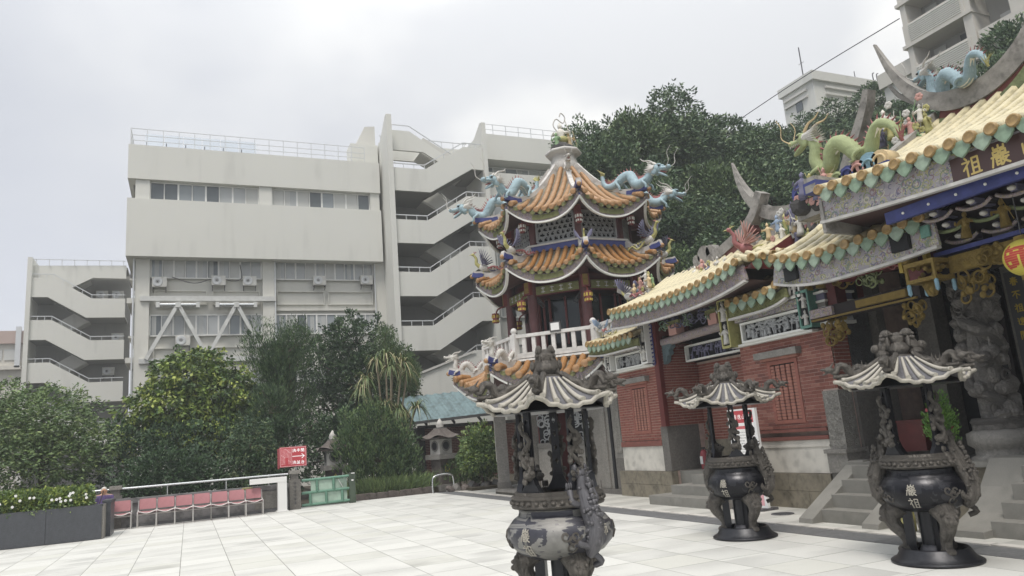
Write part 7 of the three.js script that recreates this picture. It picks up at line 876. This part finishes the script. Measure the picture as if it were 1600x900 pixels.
{ // statues on the pavilion
  const put = (kind, label, ang, R, y, s, dir = 0) => { const a = ang * Math.PI / 180, o = thing(kind, label, kind.includes('dragon') ? 'dragon statue' : 'phoenix statue', [TC[0] + R * Math.sin(a), y, TC[2] + R * Math.cos(a)], a - Math.PI / 2 + dir, kind.includes('dragon') ? 'dragons on the pavilion roof' : 'phoenixes on the pavilion corners'); o.scale.setScalar(s); return o; };
  const top = [[-112.5, 'pale blue dragon on the rear hip, lower of the pair facing the stair tower'], [-67.5, 'pale blue dragon on the front hip, upper of the pair facing the stair tower'], [22.5, 'pale blue dragon on the hip facing the hill, lower and nearer'], [67.5, 'pale blue dragon on the hip against the trees, farther back'], [112.5, 'pale blue dragon on the hidden rear hip'], [157.5, 'pale blue dragon on the back hip'], [-157.5, 'pale blue dragon on the back hip beside the stair tower']];
  let d0 = null; for (const [ang, l] of top) { const o = put('dragon_statue', l, ang, 2.75, 9.24, 1.4); o.rotation.z = -0.2; if (!d0) { dragonParts(o, 'blue', 'run'); d0 = o; } else for (const c of d0.children) o.add(c.clone()); }
  dragonParts(put('dragon_statue', 'small dragon head rearing on the front hip below the finial', -22.5, 0.8, 10.45, 0.8), 'white', 'short');
  let p0 = null; for (const [ang, l] of [[-112.5, 'white phoenix on the middle roof corner nearest the stair tower'], [-67.5, 'white phoenix above the left end of the front middle eave'], [-22.5, 'phoenix spreading its wings at the front middle corner'], [22.5, 'phoenix on the middle roof corner toward the gate roof'], [67.5, 'phoenix on the middle roof corner against the hillside']]) { const o = put('phoenix_statue', l, ang, 3.1, 7.12, ang === -22.5 ? 0.8 : 1.25); if (!p0) { phoenixParts(o); p0 = o; } else for (const c of p0.children) o.add(c.clone()); }
  for (const [ang, l] of [[-112.5, 'thin white dragon figure on the lowest roof corner nearest the stair tower'], [-67.5, 'thin white dragon figure beside the balustrade on the lowest roof'], [-22.5, 'thin white dragon figure where the lowest roof meets the gate']]) { const o = put('dragon_statue', l, ang, 3.95, 3.92, 0.8); dragonParts(o, 'white', 'curl', 0); }
  const w = thing('finial_figure', 'warrior figures with a curling ribbon on top of the pavilion', 'statue', [TC[0], 11.5, TC[2]]); figure(mb(), 0, 0.12, 0, 0.95, -0.5, 3).build('warrior', 'fig_d', w); figure(mb(), 0.26, 0.1, 0.1, 0.6, -0.2, 4).build('attendant', 'fig_a', w); figure(mb(), -0.26, 0.1, 0.1, 0.55, -0.8, 5).build('attendant', 'fig_e', w); lump(mb(), 0, 0.1, 0, 0.45, 0.22, 0.4, 3).build('rock', 'rockdark', w); mb().tube(cv([[-0.1, 0.7, 0], [-0.3, 1.0, 0], [-0.16, 1.25, 0], [0.1, 1.12, 0], [0.2, 1.35, 0], [0.05, 1.5, 0], [-0.02, 1.36, 0]], 26), 0.022, 6).build('ribbon', 'dr_white', w); mb().sph(0.0, 0.45, 0.12, 0.2, 0.12, 0.1).build('flag', 'dr_yellow', w);
  const fl = thing('floodlight', 'small square floodlight fixed to the balustrade', 'floodlight', [TC[0] - 2.1, 4.78, TC[2] + 2.25], -Math.PI / 4); mb().bb(-0.17, 0.17, -0.06, 0.24, -0.05, 0.05).build('housing', 'acdark', fl); mb().bb(-0.13, 0.13, -0.02, 0.2, 0.05, 0.06).build('lens', 'plainwhite', fl); mb().tube([V(0, -0.16, 0), V(0, -0.05, 0)], 0.02, 6).build('stem', 'acdark', fl);
}
{ // grey stone screen between pavilion and wing
  const t = thing('stone_screen', 'grey stone screen wall with a carved strip between pavilion and brick wing', 'wall', [10.75, 0, 0]);
  mb().bb(0, 0.3, 0, 2.9, -19.3, -17.4).build('wall_body', 'greystone', t); mb().bb(-0.04, 0, 0.1, 2.7, -18.1, -17.98).build('dark_slot', 'deepdark', t); mb().bb(-0.03, 0, 1.1, 2.6, -17.85, -17.55).build('carved_strip', 'carved', t); mb().bb(-0.05, 0, 0.15, 0.95, -17.9, -17.5).build('inset_panel', 'greystone_b', t); mb().bb(-0.05, 0, 0.15, 2.6, -18.95, -18.3).build('inset_panel', 'greystone', t); mb().bb(-0.1, 0.35, 0, 0.14, -19.3, -17.4).build('base', 'greystone_b', t);
}
// ---------------------------------------------------------------- incense burners
function censer(label, p, ry, o) {
  const t = thing('incense_burner', label, 'incense burner', p, ry, 'bronze incense burners on the plaza'), B = o.bowl, Rr = o.roof, bm = o.bm;
  mb().lathe([[0, 0], [0.46, 0], [0.47, 0.02], [0.45, 0.035], [0.4, 0.06], [0.345, 0.15], [0.33, 0.16], [0.31, 0.14], [0.31, 0.1], [0, 0.1]], 40).build('base_skirt', 'iron', t); mb().sph(0, 0.1, 0, 0.16, 0.13, 0.16).build('base_dome', 'irongrey', t);
  for (let k = 0; k < 3; k++) { const g = sub('leg', t); g.rotation.y = o.la + k * 2.094; mb().tube(cv([[0, 0.6, 0.3], [0, 0.5, 0.38], [0, 0.4, 0.37], [0, 0.28, 0.28], [0, 0.18, 0.25], [0, 0.12, 0.27]], 16), (u) => 0.1 * (1 - 0.75 * Math.sin(u * 2.2)) + 0.04, 9).build('leg_shaft', 'bronze_orn', g); mb().sph(0, 0.13, 0.29, 0.075, 0.05, 0.09).build('claw', 'bronze_orn', g); mb().sph(0, 0.49, 0.44, 0.09, 0.09, 0.06).sph(0, 0.46, 0.49, 0.05, 0.03, 0.035).sph(-0.04, 0.52, 0.49, 0.02).sph(0.04, 0.52, 0.49, 0.02).sph(-0.07, 0.56, 0.44, 0.03).sph(0.07, 0.56, 0.44, 0.03).build('lion_mask', 'bronze_orn', g); mb().box(0, 0.36, 0.22, 0.13, 0.5, 0.1).build('leg_back', 'iron', g); }
  mb().cyl(0, 0.35, 0, 0.12, 0.5).build('centre_post', 'iron', t);
  mb().lathe([[0, 0.54], [B * 0.55, 0.555], [B * 0.8, 0.61], [B * 0.95, 0.69], [B, 0.77], [B * 0.97, 0.85], [B * 0.86, 0.92], [B * 0.76, 0.955], [B * 0.74, 1.0], [B * 0.76, 1.02], [B * 0.7, 1.02], [B * 0.68, 0.97], [0, 0.95]], 48).build('bowl', bm, t);
  mb().lathe([[B * 0.7, 1.02], [B * 0.86, 1.03], [B * 0.88, 1.05], [B * 0.85, 1.06], [B * 0.85, 1.11], [B * 0.88, 1.12], [B * 0.86, 1.14], [B * 0.8, 1.15], [B * 0.8, 1.18], [B * 0.74, 1.18], [B * 0.72, 1.06], [B * 0.7, 1.02]], 48).build('rim_band', 'bronze_orn', t);
  const bd = mb(); for (let k = 0; k < 34; k++) { const a = k / 34 * 6.283; bd.sph(Math.cos(a) * B * 0.86, 1.085, Math.sin(a) * B * 0.86, 0.026, 0.022, 0.026); } bd.build('rim_beads', 'bronze_orn', t).userData.kind = 'stuff';
  mb().cyl(0, 1.1, 0, B * 0.72, 0.06).build('ash_bed', 'rust', t);
  // raised plaques and characters on the bowl
  const prof = (y) => { const P = [[0.54, 0], [0.555, 0.55], [0.61, 0.8], [0.69, 0.95], [0.77, 1], [0.85, 0.97], [0.92, 0.86], [0.955, 0.76]]; for (let i = 1; i < P.length; i++) if (y <= P[i][0]) return B * lerp(P[i - 1][1], P[i][1], (y - P[i - 1][0]) / (P[i][0] - P[i - 1][0])); return B * 0.76; }, onBowl = (ang, y, d) => V(Math.sin(ang) * (prof(y) + d), y, Math.cos(ang) * (prof(y) + d));
  for (let k = 0; k < 8; k++) { const a = o.ca + k * 0.785, r = rng(k + 3); if (k % 2) { const g = sub('inscription', t); ['山', '巖', '祖', '師'].slice(0, 2).forEach((_, n) => { const ch = ['祖', '師', '山', '巖'][(k + n) % 4], q = mb(); for (const st of GLYPH[ch]) for (let i = 0; i + 3 < st.length; i += 2) { const P = [0, 0.5, 1].map((e) => onBowl(a + (lerp(st[i], st[i + 2], e) / 100 - 0.5) * 0.12 / B, 0.87 - n * 0.14 - lerp(st[i + 1], st[i + 3], e) / 100 * 0.12, 0.004)); q.tube(P, 0.006, 5); } q.build('character', 'bronze_lt', g).userData.kind = 'stuff'; }); } else { const q = mb(); for (let i = 0; i < 4; i++) { const a0 = a + (r() - 0.5) * 0.4, y0 = 0.68 + r() * 0.14, pts = []; for (let e = 0; e <= 10; e++) { const w = e * 0.62 + r() * 0.1, R = 0.015 + e * 0.004; pts.push(onBowl(a0 + Math.cos(w) * R / B, y0 + Math.sin(w) * R, 0.004)); } q.tube(pts, 0.01, 6); } q.build('scrollwork', 'bronze_orn', t).userData.kind = 'stuff'; } }
  // posts
  const np = o.posts; for (let k = 0; k < np; k++) {
    const a = o.pa + k / np * 6.283, g = sub('post', t); g.rotation.y = a; const R = B * 0.7; mb().ext([[-0.06, 0], [0.06, 0], [0.042, 0.14], [0.04, 0.74], [-0.04, 0.74], [-0.042, 0.14]], 0.035, T(0, 1.24, R - 0.03), [0.2, 0.34, 0.48, 0.62].map((y) => [[-0.018, y], [0.0, y - 0.035], [0.018, y], [0.0, y + 0.035]])).build('post_plate', 'iron', g); mb().ext([[-0.13, 0], [0.13, 0], [0.07, 0.09], [0.05, 0.15], [-0.05, 0.15], [-0.07, 0.09]], 0.06, T(0, 1.16, R - 0.04)).build('post_foot', 'iron', g);
    const q = mb(); for (let i = 0; i < 9; i++) { const u = i / 9; q.tube(cv([[Math.sin(u * 12) * 0.05, 1.32 + u * 0.5, R + 0.03], [Math.sin(u * 12 + 0.7) * 0.055, 1.36 + u * 0.5, R + 0.045], [Math.sin(u * 12 + 1.4) * 0.05, 1.4 + u * 0.5, R + 0.03]], 4), 0.022, 6); } q.sph(0, 1.34, R + 0.03, 0.06, 0.045, 0.04); { const r = rng(k + 40); for (let i = 0; i < 26; i++) q.sph((r() - 0.5) * 0.15, 1.28 + r() * 0.42, R + 0.02 + r() * 0.03, 0.016 + r() * 0.02, 0.02 + r() * 0.02, 0.02); } q.build('coiled_dragon', 'bronze_orn', g);
  }
  // roof: six-sided, scalloped, upturned corners
  const ns = 6, Yr = (q, s) => 1.98 + 0.3 * Math.pow(Math.max(0, 1 - s), 1.35) + 0.11 * Math.pow(q, 2.2) * s * s, rA = o.ra;
  for (let f = 0; f < ns; f++) {
    const g = sub('roof_face', t); g.rotation.y = rA + f * Math.PI / 3; const ap = (q, s) => lerp(0.16, Rr * 0.84 * (1 + 0.13 * q * q * q), s), th = Math.tan(Math.PI / 6);
    mb().surf((u, v) => { const q = u * 2 - 1, s = 1 - v, a = ap(Math.abs(q), s); return V(q * a * th, Yr(Math.abs(q), s) + 0.012 * Math.cos(q * Math.PI * 5) * s, a); }, 24, 8, 0.025).build('roof_plate', 'irongrey', g);
    for (let k = 0; k < 5; k++) { const q = -0.8 + k * 0.4, pts = []; for (let i = 0; i <= 8; i++) { const s = 0.1 + 0.92 * i / 8, a = ap(Math.abs(q), s); pts.push(V(q * a * th, Yr(Math.abs(q), s) + 0.018, a)); } mb().tube(pts, (u) => 0.014 + 0.016 * u, 7).build('roof_rib', 'bronze_lt', g); }
    const e = []; for (let i = 0; i <= 16; i++) { const q = i / 8 - 1, a = ap(Math.abs(q), 1); e.push(V(q * a * th, Yr(Math.abs(q), 1) - 0.022 + 0.012 * Math.cos(q * Math.PI * 5), a)); } mb().tube(e, 0.024, 7).build('eave_roll', 'bronze_lt', g);
    const h = sub('roof_hip', t); h.rotation.y = rA + (f + 0.5) * Math.PI / 3; const hp = []; for (let i = 0; i <= 10; i++) { const s = i / 10; hp.push(V(0, Yr(1, s) + 0.03, ap(1, s) / Math.cos(Math.PI / 6))); } mb().tube(hp, 0.028, 7).build('hip_roll', 'bronze_orn', h);
    const d = sub('corner_dragon', t); d.rotation.y = rA + (f + 0.5) * Math.PI / 3 - Math.PI / 2; const Rc = ap(1, 1) / Math.cos(Math.PI / 6); const dq = mb(); dq.tube(cv([[Rc * 0.42, 2.2, 0], [Rc * 0.55, 2.2, 0], [Rc * 0.64, 2.12, 0], [Rc * 0.74, 2.13, 0], [Rc * 0.8, 2.22, 0], [Rc * 0.9, 2.24, 0], [Rc * 0.96, 2.16, 0], [Rc * 1.02, 2.17, 0]], 22), (u) => 0.022 + 0.022 * Math.sin(Math.PI * u), 7); dq.sph(Rc * 1.05, 2.2, 0, 0.06, 0.04, 0.04).sph(Rc * 1.12, 2.21, 0, 0.05, 0.018, 0.026).sph(Rc * 1.1, 2.165, 0, 0.05, 0.012, 0.024, 0, 0, -0.4); for (const s of [-1, 1]) dq.cone(Rc * 1.0, 2.26, s * 0.02, 0.012, 0.1, 0, 0, 0.7); for (let k = 0; k < 8; k++) dq.cone(Rc * (0.5 + k * 0.06), 2.235 + 0.02 * Math.sin(k * 1.6), 0, 0.012, 0.06); dq.build('dragon', 'bronze_orn', d);
  }
  mb().lathe([[0, 1.94], [0.14, 1.94], [Rr * 0.8, 1.93], [Rr * 0.82, 1.95], [0.16, 2.24]], 24).build('roof_underside', 'iron', t);
  // gourd finial between two lions
  mb().lathe([[0.15, 2.25], [0.13, 2.3], [0.08, 2.31], [0.11, 2.34], [0.125, 2.38], [0.1, 2.43], [0.06, 2.455], [0.075, 2.48], [0.078, 2.52], [0.045, 2.55], [0.03, 2.57], [0, 2.575]], 20).build('gourd', 'bronze_orn', t);
  for (const s of [-1, 1]) { const l = sub('lion', t); l.rotation.y = o.fa; l.scale.set(o.fw, 1, Math.max(0.8, o.fw)); const q = mb(); q.sph(s * 0.14, 2.42, 0, 0.055, 0.1, 0.065, 0, 0, s * 0.25).sph(s * 0.1, 2.56, 0.01, 0.058, 0.052, 0.055).sph(s * 0.05, 2.55, 0.012, 0.03, 0.024, 0.034).sph(s * 0.16, 2.33, 0, 0.07, 0.06, 0.075).sph(s * 0.22, 2.4, 0, 0.05, 0.055, 0.05).sph(s * 0.1, 2.45, 0.05, 0.024, 0.075, 0.024).sph(s * 0.1, 2.45, -0.05, 0.024, 0.075, 0.024); for (let k = 0; k < 10; k++) q.sph(s * (0.13 + 0.02 * Math.sin(k)), 2.53 + 0.04 * Math.cos(k * 1.3), 0.055 * Math.sin(k * 0.7), 0.022); q.build('lion_body', 'bronze_orn', l); }
  // climbing beasts as handles
  for (const [a, m] of o.beasts) { const g = sub('climbing_beast', t); g.rotation.y = a; const x = B * 0.93 - 0.06; const q = mb(); q.tube(cv([[0, 0.6, x + 0.02], [0, 0.72, x + 0.1], [0.01, 0.9, x + 0.1], [0, 1.05, x + 0.05], [0, 1.2, x + 0.0], [0, 1.3, x - 0.02]], 18), (u) => 0.05 + 0.045 * Math.sin(Math.PI * Math.min(1, u * 1.1)), 10).sph(0, 1.33, x - 0.06, 0.07, 0.065, 0.085).sph(0, 1.31, x - 0.15, 0.045, 0.035, 0.06).sph(0, 1.27, x - 0.14, 0.04, 0.018, 0.05).sph(-0.06, 1.38, x - 0.03, 0.025, 0.04, 0.03).sph(0.06, 1.38, x - 0.03, 0.025, 0.04, 0.03); for (const s of [-1, 1]) for (const [y, d] of [[1.12, 0.02], [0.76, 0.08]]) { q.tube(cv([[s * 0.05, y - 0.08, x + d], [s * 0.14, y - 0.04, x + d - 0.02], [s * 0.13, y + 0.06, x + d - 0.06]], 6), 0.032, 7); for (let k = -1; k <= 1; k++) q.sph(s * 0.13 + k * 0.025, y + 0.1, x + d - 0.07, 0.012, 0.035, 0.016); } for (let k = 0; k < 12; k++) q.sph(0, 0.72 + k * 0.05, x + 0.17 - 0.1 * Math.max(0, (k - 5) / 7), 0.022, 0.03, 0.022); { const r = rng(12); for (let k = 0; k < 60; k++) { const u = r(), a = r() * 3.2 - 0.05, y = 0.64 + u * 0.62, R = 0.05 + 0.04 * Math.sin(Math.PI * u); q.sph(Math.cos(a) * R, y, x + 0.02 + 0.08 * Math.sin(Math.PI * Math.min(1, u * 1.2)) + Math.sin(a) * R, 0.022, 0.018, 0.02); } for (let k = 0; k < 14; k++) { const a = k * 0.9; q.cone(Math.cos(a) * 0.07, 1.33 + 0.04 * Math.sin(a), x - 0.0, 0.022, 0.1, 0.9 + Math.sin(a) * 0.3, 0, -Math.cos(a) * 0.9); } } q.tube(cv([[0, 0.62, x + 0.05], [0.06, 0.54, x + 0.1], [0.04, 0.5, x + 0.02]], 6), 0.03, 6); q.build('beast_body', m, g); const ey = mb(); ey.sph(-0.03, 1.35, x - 0.13, 0.012).sph(0.03, 1.35, x - 0.13, 0.012); ey.build('eyes', 'dr_eye', g); }
  return t;
}
mat('bronze_plain', '#63646f', { tex: TX.peel, s: 1.7, roughness: 0.3, metalness: 0.35, bump: TX.rough, bs: 0.003 });
const face = (x, z) => Math.atan2(-x, -z);   // turn that points local +z at the camera
censer('large incense burner with peeling grey bowl closest to the viewer', [3.34, 0, -6.77], face(3.34, -6.77), { bowl: 0.525, roof: 0.68, bm: 'bronze', la: 0.35, ca: 0.1, posts: 5, pa: 0.55, ra: 0.35, fw: 0.62, fa: 0.1, beasts: [[0.62, 'irongrey'], [0.62 + Math.PI, 'bronze_orn']] });
censer('incense burner with dark bowl in front of the side gate', [7.62, 0, -9.25], face(7.62, -9.25), { bowl: 0.46, roof: 0.72, bm: 'bronze_plain', la: 0.5, ca: 0.3, posts: 3, pa: 0.1, ra: 0.0, fw: 0.8, fa: 0, beasts: [[1.15, 'bronze_orn'], [-2.1, 'bronze_orn']] });
censer('incense burner with dark blue-black bowl in front of the hall stairs', [7.65, 0, -6.12], face(7.65, -6.12), { bowl: 0.47, roof: 0.7, bm: 'bronze_plain', la: 0.45, ca: 0.5, posts: 4, pa: 0.75, ra: 0.3, fw: 1.1, fa: 0.1, beasts: [[1.2, 'bronze_orn'], [-1.75, 'bronze_orn']] });
scene.fog = new THREE.FogExp2(0xd9dde0, 0.0016);
renderer.render(scene, camera);
